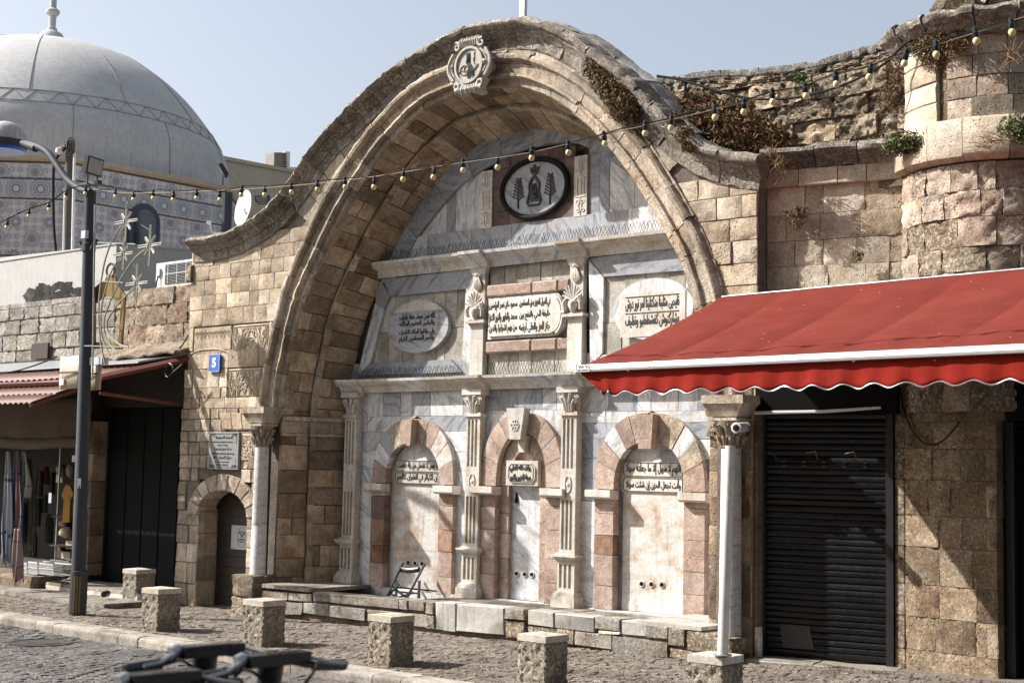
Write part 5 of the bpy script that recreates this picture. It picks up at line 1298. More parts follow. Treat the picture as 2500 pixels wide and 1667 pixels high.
for k, sx in enumerate((.02, .52, .98)):
    q = MB(); q.tube([bp(sx, 2.235, .03), bp(sx+.13, 2.255 if k else 2.21, .10), bp(sx+.14, 2.16, .03)], .004, 5); build('wire_hook', q, M['zinc'], shut)
for sz in (2.08, 2.13):
    for k in range(5):
        q = MB(); q.obox(bp(.25+.24*k, sz, .02), BD*.012, BN*.004, Vector((0,0,.005))); build('latch', q, M['zinc'], shut)
b = MB(); b.prism([bp(.25, -.05, .018), bp(.62, -.05, .018), bp(.56, .22, .018), bp(.20, .22, .018)], BN*.002); build('paint_patch', b, M['greypatch'] if 'greypatch' in M else M.setdefault('greypatch', plain_mat('scuffed_grey_paint', (.04,.04,.042), rough=.8, dirt=.6)), shut)
# jamb stones between the column and the shutter, right jamb, wall above
jamb = thing('shop_door_jamb', 'narrow stone jamb strips between the marble column and the black shutter', 'jamb', (3.7, .1, -.3))
zs = [-.3, .28, .9, 1.45, 2.02, 2.6, 3.1]
for i in range(6):
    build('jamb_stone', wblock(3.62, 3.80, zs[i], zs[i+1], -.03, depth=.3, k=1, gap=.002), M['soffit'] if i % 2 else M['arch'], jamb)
    build('jamb_stone', qblock((3.802,-.03,zs[i]),(3.802,.22,zs[i]),(3.802,.22,zs[i+1]),(3.802,-.03,zs[i+1]), depth=.1, k=1, gap=.002), M['arch'], jamb)
q = MB(); q.box((3.35, .02, -.4), (3.80, .6, 3.1)); build('jamb_core', q, M['mortar'], jamb)
q = MB(); q.lathe([(.045, -.28), (.05, .05), (.045, .18)], (3.86, .06, 0), 10); build('broken_pipe', q, M['marblewhite'], jamb, smooth=True)
q = MB(); q.prism([bp(-.05, -.45, -.06), bp(2.3, -.45, -.06), bp(2.3, -.45, -.5), bp(-.05, -.45, -.5)], (0, 0, 3.3)); build('back_wall', q, M['mortar'], jamb)
q = MB(); q.prism([bp(1.56, -.25, .0), bp(1.64, -.25, .03), bp(1.64, -.25, -.06), bp(1.56, -.25, -.06)], (0, 0, 3.1)); build('door_reveal', q, M['soffit'], jamb)
sill = thing('shop_step', 'worn two-part stone step in front of the black roller shutter', 'step', (4.7, 0, -.25))
for a, b_ in ((-.1, .72), (.72, 1.64)):
    build('step_slab', qblock(bp(a, -.165, .42), bp(b_, -.165, .42), bp(b_, -.165, -.02), bp(a, -.165, -.02), depth=.1, k=3, amp=.01, gap=.003), M['greywood'] if False else M['kerb'], sill, smooth=40)
    build('step_riser', qblock(bp(a, -.40, .43), bp(b_, -.40, .43), bp(b_, -.17, .43), bp(a, -.17, .43), depth=.1, k=2, amp=.012, gap=.003), M['kerb'], sill, smooth=40)
for a, b_ in ((-.1, .55), (.55, 1.15), (1.15, 1.7)):
    build('step_slab', qblock(bp(a, -.265, .66), bp(b_, -.265, .66), bp(b_, -.265, .44), bp(a, -.265, .44), depth=.1, k=2, amp=.01, gap=.003), M['base'], sill, smooth=40)
    build('step_riser', qblock(bp(a, -.42, .665), bp(b_, -.42, .665), bp(b_, -.268, .665), bp(a, -.268, .665), depth=.1, k=2, amp=.012), M['base'], sill, smooth=40)
# stone pier
pier = thing('stone_pier', 'thick pitted brown stone pier between the two black shutters', 'pier', (6.0, .5, -.3))
A_, B_ = Vector((5.50, .50, 0)), Vector((6.62, .38, 0)); Dn = (B_-A_).normalized(); Nn = Vector((Dn.y, -Dn.x, 0))
def pp(s, z): p = A_ + Dn*s; return Vector((p.x, p.y, z))
z = -.45
for e in (.05, .42, .78, 1.2, 1.55, 1.95, 2.3, 2.7, 3.2):
    gcourse(pp, 0, (B_-A_).length, z, e, pier, M['pierstone'], .26, .5, lambda s: Nn, k=6, amp=.022, freq=7, ch=.004, gap=.0015)
    build('stone', qblock(A_+Vector((0,0,z)), A_+Vector((-.02,.5,z)), A_+Vector((-.02,.5,e)), A_+Vector((0,0,e)), k=1), M['rubble'], pier)
    build('stone', qblock(B_+Vector((0,0,z)), B_+Vector((.0,.5,z)), B_+Vector((.0,.5,e)), B_+Vector((0,0,e)), k=1), M['soffit'], pier); z = e
q = MB(); q.prism([(5.53, .56, -.5), (6.58, .44, -.5), (6.58, 1.0, -.5), (5.53, 1.0, -.5)], (0, 0, 3.7)); build('pier_core', q, M['mortar'], pier)
bsn = thing('street_name_plate', 'dark blue plate half hidden by the scalloped awning edge on the pier', 'sign', tuple(pp(.45, 2.75)))
b = MB(); o_ = PN(2297, 936, A_, Nn)+Nn*.035; b.obox(o_, Dn*.20, Nn*.012, Vector((0,0,.14))); build('plate', b, M['navy'], bsn)
b = MB(); c_ = o_+Nn*.014
for s1_, s2_ in (((-.185,-.125),(.185,-.125)), ((.185,-.125),(.185,.125)), ((.185,.125),(-.185,.125)), ((-.185,.125),(-.185,-.125))): b.tube([c_+Dn*s1_[0]+Vector((0,0,s1_[1])), c_+Dn*s2_[0]+Vector((0,0,s2_[1]))], .004, 4)
build('white_border', b, M['signwhite'], bsn)
q = MB(); q.tube(catmull([pp(-.03, 3.0)+Nn*.05, pp(.03, 2.72)+Nn*.05, pp(.15, 2.48)+Nn*.05, pp(.32, 2.35)+Nn*.05, pp(.5, 2.38)+Nn*.05, pp(.68, 2.55)+Nn*.05, pp(.85, 2.78)+Nn*.05, pp(.95, 3.0)+Nn*.05], 5), .009, 6)
build('hanging_cable', q, M['cable'], None, label='black cable looping down the stone pier under the red awning', cat='cable')
sh2 = thing('roller_shutter', 'black shutter in deep shade at the far right edge beyond the stone pier', 'shutter', (7.5, .6, -.3))
z = -.3
while z < 2.6:
    q = MB(); q.prism([(6.75, .60, z), (6.75, .585, z+.035), (6.75, .60, z+.07), (6.75, .63, z+.07), (6.75, .63, z)], (1.9, 0, 0)); build('slat', q, M['dark'], sh2); z += .075
q = MB(); q.box((6.66, .52, -.4), (6.75, .64, 3.2)); build('guide_rail', q, M['blackiron'], sh2)
q = MB(); q.box((6.66, .30, 2.60), (8.7, .62, 3.2)); build('shutter_box', q, M['dark'], sh2)
q = MB(); q.box((6.6, .64, -.5), (9.5, 1.1, 3.4)); build('back_wall', q, M['mortar'], sh2)

# ================================================================== red awning
awn = thing('red_awning', 'faded red fabric awning with white front bar and scalloped valance', 'awning', (5.4, -1.2, 3.3))
TL = Vector((3.40, -.05, 4.13)); TRr = Vector((8.8, -.05, 4.22))
FL = PY(1418, 893, -2.95); FRp = PZ(2500, 842, FL.z+.02); fd = (FRp-FL).normalized(); FRr = FL + fd*(8.6-FL.x)/fd.x
def awn_pt(s, t):      # s along, t from wall to front bar
    a = TL.lerp(TRr, s); b = FL.lerp(FRr, s); p = a.lerp(b, t)
    sag = -.05*math.sin(math.pi*t) + .010*math.sin(s*60)*t*t*math.exp(-3*(1-t))
    seam = -.022*sum(math.exp(-((s-c)/.03)**2) + .5*math.exp(-((s-c)/.006)**2) for c in (.17, .37, .57, .77, .97))
    return p + Vector((0, 0, sag + seam*math.sin(math.pi*t)**.5 if t > 0 else 0))
q = MB(); q.grid(awn_pt, 150, 14); o = build('fabric', q, M['red'], awn, smooth=True)
md = o.modifiers.new('thickness', 'SOLIDIFY'); md.thickness = .004
fn_ = Vector((fd.y, -fd.x, 0)).normalized()
if fn_.y > 0: fn_ = -fn_
q = MB(); Lf = (FRr-FL).length
prof = [(-.03, .036), (.02, .040), (.040, .032), (.048, .016), (.046, .0), (.050, -.010), (.046, -.022), (.040, -.036), (-.03, -.04)]
n = len(prof); a0 = FL - fd*.03; a1 = FRr
q.add([a0 + fn_*a + Vector((0,0,b-.03)) for a, b in prof] + [a1 + fn_*a + Vector((0,0,b-.03)) for a, b in prof], [tuple(range(n)), tuple(range(2*n-1, n-1, -1))] + [(i, n+i, n+(i+1) % n, (i+1) % n) for i in range(n)])
bar = build('front_bar', q, M['alu'], awn, smooth=30)
q = MB(); q.obox(a0 + fn_*.010 + Vector((0,0,-.03)), fd*.012, fn_*.046, Vector((0,0,.046))); build('end_cap', q, M['white'], awn)
ql = Vector((0,0,1)); O_ = a0 + fd*.03 + fn_*.0525 + Vector((0,0,-.066))
b = MB(); b.obox(O_ + fd*.075 + Vector((0,0,.035)), fd*.085, fn_*.001, Vector((0,0,.037))); lab = build('sticker', b, M['signwhite'], awn)
letters('lettering', 'צל ההר'[::-1], 0.0, .15, .036, .068, 0, M['ink'], lab, bold=.03, depth=.003, ax=(O_, fd, ql, fn_)); letters('lettering', '054-4446947', 0.0, .15, .004, .022, 0, M['ink'], lab, bold=.03, depth=.003, ax=(O_, fd, ql, fn_))
# valance
ncol = 22*12
VH = .235
vs = []; fs = []; rowsN = 6
for i in range(ncol+1):
    s = i/ncol; p = a0 + (a1-a0)*s; d = (a1-a0).length*s
    wave = .5 - .5*math.cos(2*math.pi*d/.31); edge = VH + .045*(wave-.5)
    corner = max(0, 1-d/.42)
    for j in range(rowsN+1):
        t = j/rowsN; h = edge*t
        off = fn_*(-.01 + .012*math.sin(d*9+1)*t + .01*math.sin(d*23)*t) - fn_*(.0) + fd*(.30*corner*t)
        vs.append(p + off + Vector((0, 0, -.068 - h*(1-.05*corner))))
m_ = rowsN+1
fs = [(i*m_+j, i*m_+j+1, (i+1)*m_+j+1, (i+1)*m_+j) for i in range(ncol) for j in range(rowsN)]
q = MB().add(vs, fs); o = build('valance', q, M['redval'], awn, smooth=True); md = o.modifiers.new('thickness', 'SOLIDIFY'); md.thickness = .003
q = MB(); q.tube([vs[i*m_+rowsN] for i in range(ncol+1)], .007, 5); build('edge_binding', q, M['zinc'], awn, smooth=True)
q = MB()
for t0 in (.12, .62, .95):
    a = TL.lerp(TRr, t0) + Vector((0, 0, -.25)); b = FL.lerp(FRr, t0) + Vector((0, 0, -.06)); mid = (a+b)/2 + Vector((.75, 0, -.05)); q.tube([a, mid], .03, 6); q.tube([mid, b], .025, 6)
build('folding_arms', q, M['alu'], awn)
q = MB(); q.tube([TL+Vector((0,.0,-.04)), TRr+Vector((0,.0,-.04))], .045, 8); build('roller_tube', q, M['zinc'], awn)

# ================================================================== domed mosque far behind
DC = PD(95, 700, 42.0); DCX, DCY = DC.x, DC.y
viewh = Vector((DCX-CAMP.x, DCY-CAMP.y, 0)).normalized(); sideh = Vector((viewh.y, -viewh.x, 0))
def zat(u, v, d): return PD(u, v, d).z
mosque = thing('domed_mosque', 'mosque with pale ribbed dome above an eight-sided drum clad in patterned blue and cream tiles', 'mosque', (DCX, DCY, 0))
sil = [(14,83),(42,88),(118,108),(183,124),(241,149),(298,186),(348,229),(386,271),(421,317),(444,355),(458,390),(462,425),(464,460),(464,520)]
q = MB(); s_ = 42/3472
zt_ = [1.97 + (1135-v)*s_*.984 for _, v in sil]
prof = [(.001, zt_[0]+.02)] + [(r*s_*.965, z) for (r, _), z in zip(sil, zt_)]
P_d = catmull([Vector((a, b, 0)) for a, b in prof], 4); dp = [(p.x, p.y) for p in P_d][::-1]
q.lathe(dp, (DCX, DCY, 0), 72); build('dome', q, M['dome'], mosque, smooth=True)
def dome_r(z):
    for i in range(len(dp)-1):
        if dp[i][1] <= z <= dp[i+1][1] or dp[i+1][1] <= z <= dp[i][1]:
            f = (z-dp[i][1])/((dp[i+1][1]-dp[i][1]) or 1); return dp[i][0]+(dp[i+1][0]-dp[i][0])*f
    return 0
def dpt(a, z, o=.012):
    r = dome_r(z)+o; return Vector((DCX, DCY, 0)) - viewh*(r*math.cos(a)) + sideh*(r*math.sin(a)) + Vector((0, 0, z))
zb1, zb2 = 1.97+(1118-220)/3472*37.7, 1.97+(1118-246)/3472*37.4+.05
zb1 -= .0
ztop = zt_[0]; za_, zc_ = zb1, zb2-.05
q = MB()
nd = 40
for k in range(12):
    a = rad(-6 + 30*k); zz = [za_+(ztop-.15-za_)*i/24 for i in range(25)]; q.tube([dpt(a, z) for z in zz], .011, 4)
    zl = [zt_[-1]+(zc_-zt_[-1])*i/16 for i in range(17)]; q.tube([dpt(a+rad(13), z) for z in zl], .010, 4)
for z in (za_, zc_): q.tube([dpt(2*math.pi*i/96, z) for i in range(97)], .010, 4, cap=False)
for i in range(52):
    a0, a1 = 2*math.pi*i/52, 2*math.pi*(i+1)/52
    q.tube([dpt(a0, zc_), dpt((a0+a1)/2, za_)], .009, 4); q.tube([dpt((a0+a1)/2, za_), dpt(a1, zc_)], .009, 4)
build('dome_joints', q, M['groove'], mosque)
q = MB(); zf = ztop
q.lathe([(.42, zf-.05), (.40, zf+.03), (.30, zf+.20), (.15, zf+.28), (.14, zf+.36), (.10, zf+.38), (.11, zf+.72), (.13, zf+.74), (.20, zf+.82), (.20, zf+.90), (.10, zf+.98), (.09, zf+1.6), (.02, zf+2.2)], (DCX, DCY, 0), 20)
build('finial', q, M['dome'], mosque, smooth=True)
Rc = 6.27; zdt = 1.97 + (1118-385)/3472*(42-6.2)
cn = [Vector((DCX, DCY, 0)) - viewh*(Rc*math.cos(rad(6+45*k))) + sideh*(Rc*math.sin(rad(6+45*k))) for k in range(-2, 4)]
for k in range(len(cn)-1):
    a, b = cn[k], cn[k+1]; me = bpy.data.meshes.new('tiled_face'); z0 = zdt-9
    o0 = ORG[mosque.name]
    me.from_pydata([tuple(a+Vector((0,0,z0))-o0), tuple(b+Vector((0,0,z0))-o0), tuple(b+Vector((0,0,zdt))-o0), tuple(a+Vector((0,0,zdt))-o0)], [], [(0,1,2,3)])
    uvl = me.uv_layers.new(name='UVMap'); L_ = (b-a).length
    for i, (x_, y_) in enumerate(((0, 0), (L_, 0), (L_, 9), (0, 9))): uvl.data[i].uv = (x_, y_+1.12)
    me.materials.append(M['tile']); o = bpy.data.objects.new('tiled_face', me); COL.objects.link(o); o.parent = mosque
    md = o.modifiers.new('thickness', 'SOLIDIFY'); md.thickness = .15; md.offset = -1
    d = (b-a).normalized(); nn_ = Vector((d.y, -d.x, 0)); 
    if nn_.dot(viewh) > 0: nn_ = -nn_
    q = MB(); pr = [(-.3, .08), (.03, .08), (.05, .11), (.08, .13), (.09, .18), (.11, .19), (.11, .22), (-.3, .23)]; n = len(pr)
    q.add([a+nn_*p+Vector((0,0,zdt-.02+h)) for p, h in pr]+[b+nn_*p+Vector((0,0,zdt-.02+h)) for p, h in pr], [tuple(range(n)), tuple(range(2*n-1, n-1, -1))]+[(i, n+i, n+(i+1) % n, (i+1) % n) for i in range(n)])
    build('drum_cornice', q, M['creamtrim'], mosque)
    for zz in (zdt-3.3, zdt-5.0):
        q = MB(); q.add([a+nn_*p+Vector((0,0,zz+h)) for p, h in [(0,0),(.04,0),(.05,.14),(0,.16)]]+[b+nn_*p+Vector((0,0,zz+h)) for p, h in [(0,0),(.04,0),(.05,.14),(0,.16)]], [(0,1,2,3),(7,6,5,4)]+[(i, 4+i, 4+(i+1) % 4, (i+1) % 4) for i in range(4)])
        build('band_moulding', q, M['creamtrim'], mosque)
# drum roof deck and arched window
q = MB(); q.prism([Vector((DCX, DCY, zdt+.1)) - viewh*(Rc*math.cos(rad(6+45*k))) + sideh*(Rc*math.sin(rad(6+45*k))) for k in range(8)], (0, 0, .1)); build('roof_deck', q, M['dome'], mosque)
a, b = cn[2], cn[3]; d = (b-a).normalized(); nn_ = Vector((d.y, -d.x, 0)); nn_ = -nn_ if nn_.dot(viewh) > 0 else nn_
wc = PN(348, 545, a, nn_); wsill = wc.z-1.4; wsp = wc.z
def warch(r, h0, z1): return [wc*1.0+d*(-r)+Vector((0,0,h0-wc.z)), wc+d*r+Vector((0,0,h0-wc.z))] + [wc+d*(r*math.cos(math.pi*i/12))+Vector((0,0,z1-wc.z+r*1.1*math.sin(math.pi*i/12))) for i in range(13)]
q = MB(); q.prism([p+nn_*.02 for p in warch(.47, wsill, wsp)], nn_*.10); wf = build('window_frame', q, M['navyframe'] if 'navyframe' in M else M.setdefault('navyframe', plain_mat('navy_window_frame', (.03,.04,.07), rough=.5)), mosque)
q = MB(); q.prism([p+nn_*.10 for p in warch(.33, wsill+.1, wsp)], nn_*.03); build('pane', q, M['glass'], wf)
q = MB(); p0 = PN(556, 470, cn[3], nn_); p0 = PD(556, 470, 37.2); q.tube([p0, PD(552, 575, 37.2)], .13, 10); build('down_pipe', q, M['pole'], mosque)
# beige building
bb = thing('beige_building', 'plain beige rendered building behind the mosque with rooftop boxes', 'building', (PD(640, 600, 50).x, PD(640, 600, 50).y, 0))
p1, p2 = PD(500, 382, 46), PD(800, 438, 52); p2.z = p1.z - .0
p2 = PD(800, 438, 1); 
def at_z(u, v, z): 
    r = ray(u, v); return CAMP + r*((z-CAMP.z)/r.z)
zB = p1.z; p2 = at_z(800, 440, zB)
q = MB(); dd = (p2-p1).normalized(); bn_ = Vector((-dd.y, dd.x, 0)); bn_ = -bn_ if bn_.dot(viewh) < 0 else bn_
q.prism([p1-dd*4, p2+dd*4, p2+dd*4+bn_*10, p1-dd*4+bn_*10], (0, 0, -zB-.5)); build('wall', q, M['beige'], bb)
q = MB(); q.prism([p1-dd*4-bn_*.06+Vector((0,0,.002)), p2+dd*4-bn_*.06+Vector((0,0,.002)), p2+dd*4+bn_*.3+Vector((0,0,.002)), p1-dd*4+bn_*.3+Vector((0,0,.002))], (0, 0, .12)); build('parapet_cap', q, M['beige'], bb)
def rbox(u0, u1, v0, v1, dback, mat, name, off=.5):
    a = PN(u0, v1, p1+bn_*off, bn_); b = PN(u1, v1, p1+bn_*off, bn_); t = PN(u0, v0, p1+bn_*off, bn_); q = MB()
    q.prism([a, b, b+Vector((0,0,t.z-a.z)), a+Vector((0,0,t.z-a.z))], bn_*dback); return build(name, q, mat, bb)
vb = rbox(668, 694, 372, 418, .5, M['greytile'], 'vent_box')
for k in range(7): rbox(697, 700, 375+6*k, 378.5+6*k, .06, M['dark'], 'vent_hole', .44)  # solid bits, the shade of the openings is their colour
rbox(694, 707, 370, 420, .5, M['white'], 'vent_side', .55)
rbox(700, 732, 408, 422, .8, M['white'], 'roof_unit'); rbox(627, 655, 402, 414, .5, M['white'], 'roof_unit'); rbox(590, 615, 399, 406, .5, M['greytile'], 'roof_unit')
# satellite dish, cameras and floodlights
def floodlight(name, label, c, fwd, w_, h_, stand, cat='floodlight'):
    t = thing(name, label, cat, tuple(c)); f = Vector(fwd).normalized(); s = f.cross(Vector((0,0,1))).normalized(); u_ = s.cross(f)
    q = MB(); q.obox(c, s*w_, f*.04, u_*h_); build('lamp_body', q, M['blackiron'], t)
    q = MB(); q.obox(c+f*.045, s*w_*.85, f*.006, u_*h_*.82); build('glass_face', q, M['greyglass'], t)
    q = MB()
    for k in range(-3, 4): q.obox(c-f*.05+s*(k*w_/4), s*.006, f*.02, u_*h_*.9)
    build('cooling_fins', q, M['blackiron'], t, kind='stuff')
    q = MB()
    for sg in (-1, 1): q.tube([c+s*sg*w_*.6, c+s*sg*w_*.6+Vector((0,0,-stand))], .014, 6)
    q.tube([c+s*w_*.6+Vector((0,0,-stand)), c-s*w_*.6+Vector((0,0,-stand))], .014, 6)
    build('mounting_bracket', q, M['blackiron'], t); return t
M['greyglass'] = plain_mat('grey_lamp_glass', (.30,.30,.28), rough=.25)
c = PD(545, 417, 37); floodlight('floodlight', 'small black floodlight at the right corner of the mosque drum cornice', c, (-.5, -.6, -.5), .22, .16, .35)
c = PD(641, 485, 40); floodlight('floodlight', 'small black floodlight on the beige wall right of the satellite dish', c, (.3, -.8, -.5), .22, .10, .15)
t = thing('satellite_dish', 'pale grey satellite dish seen edge-on behind the left end of the stone coping', 'dish', tuple(PD(597, 510, 33)))
c = PD(597, 508, 33); ax_ = (sideh*-.95 - viewh*.28 + Vector((0,0,.12))).normalized()
q = MB(); q.lathe([(.001, -.10), (.15, -.09), (.30, -.04), (.42, .03), (.425, .045), (.30, -.02), (.15, -.07), (.001, -.08)], c, 28, axis=ax_); build('dish', q, M['white'], t, smooth=True)
q = MB(); q.tube([c, c-ax_*.1+Vector((0,0,-.3)), c-ax_*.1+Vector((0,0,-1.6))], .03, 6); build('mast', q, M['zinc'], t)
t = thing('security_camera', 'tiny white camera on a thin arm before the tiled drum', 'camera', tuple(PD(510, 545, 34)))
q = MB(); q.tube([PD(505, 541, 34), PD(515, 546, 34)], .04, 8); build('camera_body', q, M['white'], t); q = MB(); q.tube([PD(512, 546, 34), PD(517, 568, 34), PD(545, 568, 34)], .012, 5); build('arm', q, M['white'], t)

# ================================================================== left: parapet, walls and shops
par = thing('white_parapet', 'white painted rooftop parapet block with black peeling stains behind the air conditioner', 'wall', (-12, 2, 4.5))
E0 = PY(20, 621, 1.5); E1 = Vector((-11.87, 1.5, 6.31)); E2 = Vector((PY(466, 612, 2.85).x, 2.85, 6.31)); E2 = E1 + (E2-E1)*1.6
q = MB(); q.prism([(E0.x-1, 1.5, 4.4), (E1.x, 1.5, 4.4), (E1.x, 1.5, 6.31), (E0.x-1, 1.5, 6.42)], (0, .25, 0)); build('front_face', q, M['plaster'], par)
q = MB(); q.prism([E1+Vector((0,0,-1.9)), E2+Vector((0,0,-1.9)), E2, E1], (-.2, .25, 0)); build('side_face', q, M['plaster'], par)
q = MB(); q.prism([(E0.x-1, 1.48, 6.31), (E1.x+.02, 1.48, 6.31), (E2.x, E2.y, 6.31), (E2.x-3, 8, 6.31), (E0.x-1, 8, 6.42)], (0, 0, .03)); build('top_slab', q, M['plaster'], par)
q = MB(); pm = []
m_st = stone_mat('black_peeling_stain', (.07,.065,.06), (.16,.155,.15), (.03,.028,.026), stain=.5, bump=.9, coarse=.9, var=.02)
q = MB()
for i in range(70):
    u_ = 65 + 150*rnd(); v_ = 742 - 46*rnd()**.8*(.5+.5*min(1, (u_-60)/60)); c_ = PY(u_, v_, 1.494); r_ = U(.06, .22); n_ = 9; k_ = [U(.5, 1.2) for _ in range(n_)]
    q.add([c_ + Vector((r_*1.5*k_[j]*math.cos(6.283*j/n_), -U(0,.004), r_*.55*k_[j]*math.sin(6.283*j/n_))) for j in range(n_)], [tuple(range(n_))])
build('peeling_stain', q, m_st, par, kind='stuff', recalc=False)
ac = thing('air_conditioner', 'white outdoor air conditioner unit standing on the rubble wall', 'air conditioner', tuple(PY(425, 700, 1.2)))
A0 = PY(380, 697, 1.15); A1 = PY(472, 650, 1.15); x0, x1, z0, z1 = A0.x, A1.x+.25, A0.z-.05, PY(395, 642, 1.15).z
q = MB(); q.box((x0, 1.15, z0), (x1, 1.55, z1)); build('casing', q, M['white'], ac)
q = MB(); q.box((x0+.30, 1.135, z0+.05), (x1-.05, 1.15, z1-.05)); build('dark_grille', q, M['dark'], ac)
q = MB()
for k in range(14): q.box((x0+.31, 1.125, z0+.06+k*.028), (x1-.06, 1.135, z0+.066+k*.028))
build('grille_bars', q, M['zinc'], ac, kind='stuff')
q = MB(); 
for k in range(3): q.box((x0+.40+.28*k, 1.12, z0+.05), (x0+.41+.28*k, 1.13, z1-.05))
q.box((x0+.3, 1.12, (z0+z1)/2), (x1-.05, 1.13, (z0+z1)/2+.01)); build('guard_wires', q, M['white'], ac, kind='stuff')
q = MB(); q.box((x0+.06, 1.11, z0+.22), (x0+.16, 1.15, z0+.36)); build('valve_cover', q, M['signgrey'], ac)
q = MB(); q.tube([(x0+.11, 1.12, z0+.22), (x0+.10, 1.10, z0+.1), (x0+.06, 1.10, z0-.1)], .014, 6); build('hose', q, M['cable'], ac)
m_ww = stone_mat('whitewashed_rough_stone', (.50,.465,.41), (.57,.54,.50), (.38,.32,.25), stain=.4, bump=1.0, pits=.3, coarse=.7, lich=.3)
m_rp = stone_mat('patched_rubble_plaster', (.52,.42,.31), (.60,.52,.42), (.38,.25,.16), stain=.35, bump=1.0, pits=.5, coarse=.7, lich=.3)
wwall = thing('whitewashed_block_wall', 'whitewashed wall of rough dimpled blocks with a small rusty plate, left of the lamp post', 'wall', (-12, .3, 3.8))
zl = [3.75, 4.12, 4.44, 4.74, 4.98]
for i in range(4):
    def ycr(_): return .3
    course(zl[i], zl[i+1], lambda z: -15.2, lambda z: -10.0, .3, wwall, m_ww, .45, .8, k=5, amp=.028, freq=16, ch=.02, gap=.006, rough=.01)
course(4.98, 5.10, lambda z: -15.2, lambda z: -10.0, .33, wwall, M['plasterstone'], .5, .9, k=3, amp=.02)
q = MB(); q.box((-15.2, .34, 3.5), (-9.9, .7, 5.08)); build('wall_core', q, m_ww, wwall)
a_, b_ = PY(75, 877, .22), PY(117, 836, .22); q = MB(); q.box((a_.x, .22, a_.z), (b_.x, .27, b_.z)); build('rusty_plate', q, M['rust'], wwall)
rwall = thing('patched_rubble_wall', 'tan rubble wall with flaking plaster beneath the air conditioner', 'wall', (-8.7, .3, 3.7))
zz = [3.70, 4.05, 4.42, 4.78, 5.09]
for i in range(4):
    course(zz[i], zz[i+1], lambda z: -10.0, lambda z: -7.34, .3, rwall, m_rp, .35, .6, k=7, amp=.028, freq=8, ch=.008, gap=.001, rough=.014)
q = MB(); q.box((-9.98, .34, 3.4), (-7.2, 1.6, 5.05)); build('wall_core', q, m_rp, rwall)
q = MB(); q.grid(lambda s, t: Vector((-10.0+2.68*s, .28-.55*(1-t)-.05*math.sin(s*19), 3.72+.32*t**1.4+.02*math.sin(s*31)+.1*s*(1-t))), 30, 5); o = build('plaster_skirt', q, m_rp, rwall, smooth=True); md = o.modifiers.new('t', 'SOLIDIFY'); md.thickness = .05
# sheet-metal lean-to roofs
def corrugated(name, label, b0, b1, f0, f1, pitch, mat, amp=.018):
    t = thing(name, label, 'roof', tuple((Vector(f0)+Vector(f1))/2)); n = int((Vector(b1)-Vector(b0)).length/pitch)
    b0, b1, f0, f1 = map(Vector, (b0, b1, f0, f1)); per = 6; tot = n*per
    for part, (ta, tb, dz) in enumerate(((0, .52, .02), (.48, 1, 0))):
        q = MB(); q.grid(lambda s, u: (b0.lerp(b1, s)).lerp(f0.lerp(f1, s), ta+(tb-ta)*u) + Vector((0, 0, dz + amp*math.cos(2*math.pi*s*n)*1.0)), tot, 2)
        o = build('corrugated_sheet', q, mat, t, smooth=42); md = o.modifiers.new('t', 'SOLIDIFY'); md.thickness = .008
    return t
r1_ = corrugated('tiled_sheet_roof', 'terracotta coloured corrugated lean-to roof over the shop fronts, upper tier', (-15, .25, 3.80), (-7.6, .25, 3.80), (-15, -1.25, 3.36), (-8.05, -1.25, 3.36), .19, M['terracotta'])
r2_ = corrugated('tiled_sheet_roof', 'terracotta corrugated shop awning sloping to the street, lower tier', (-15, -1.2, 3.22), (-8.6, -1.2, 3.22), (-15, -2.05, 2.90), (-8.75, -2.05, 2.90), .17, M['terracotta'])
q = MB(); e0, e1 = Vector((-7.30, .1, 3.76)), Vector((-7.98, -1.25, 3.36)); q.tube([e0, e1], .055, 4); build('rake_beam', q, M['redmetal'], r1_)
q = MB(); q.tube([(-15, -1.27, 3.30), (-7.98, -1.27, 3.30)], .045, 4); build('front_beam', q, M['redmetal'], r1_)
q = MB(); q.tube([(-8.1, -1.2, 3.10), (-7.55, .2, 2.95)], .03, 4); build('strut', q, M['redmetal'], r1_)
q = MB(); q.tube([(-8.62, -1.2, 3.18), (-8.78, -2.07, 2.85)], .035, 4); q2 = MB(); build('rake_beam', q, M['redmetal'], r2_)
q = MB(); q.prism([(-15, .2, 3.84), (-7.35, .2, 3.84), (-7.9, -.6, 3.64), (-15, -.6, 3.60)], (0, 0, .03)); build('flashing', q, M['zinc'], r1_)
q = MB(); c = PY(413, 905, -.3); q.tube([Vector((c.x+.11*(1+t*.02)*math.cos(t), -.3, c.z+.13*math.sin(t)*(1-t*.03))) for t in [i*.4 for i in range(12)]]+[Vector((c.x+.35, -.3, c.z+.1))], .012, 5); build('iron_scroll', q, M['blackiron'], None, label='curled black iron bracket under the red roof beam, beside the stone wall', cat='bracket')
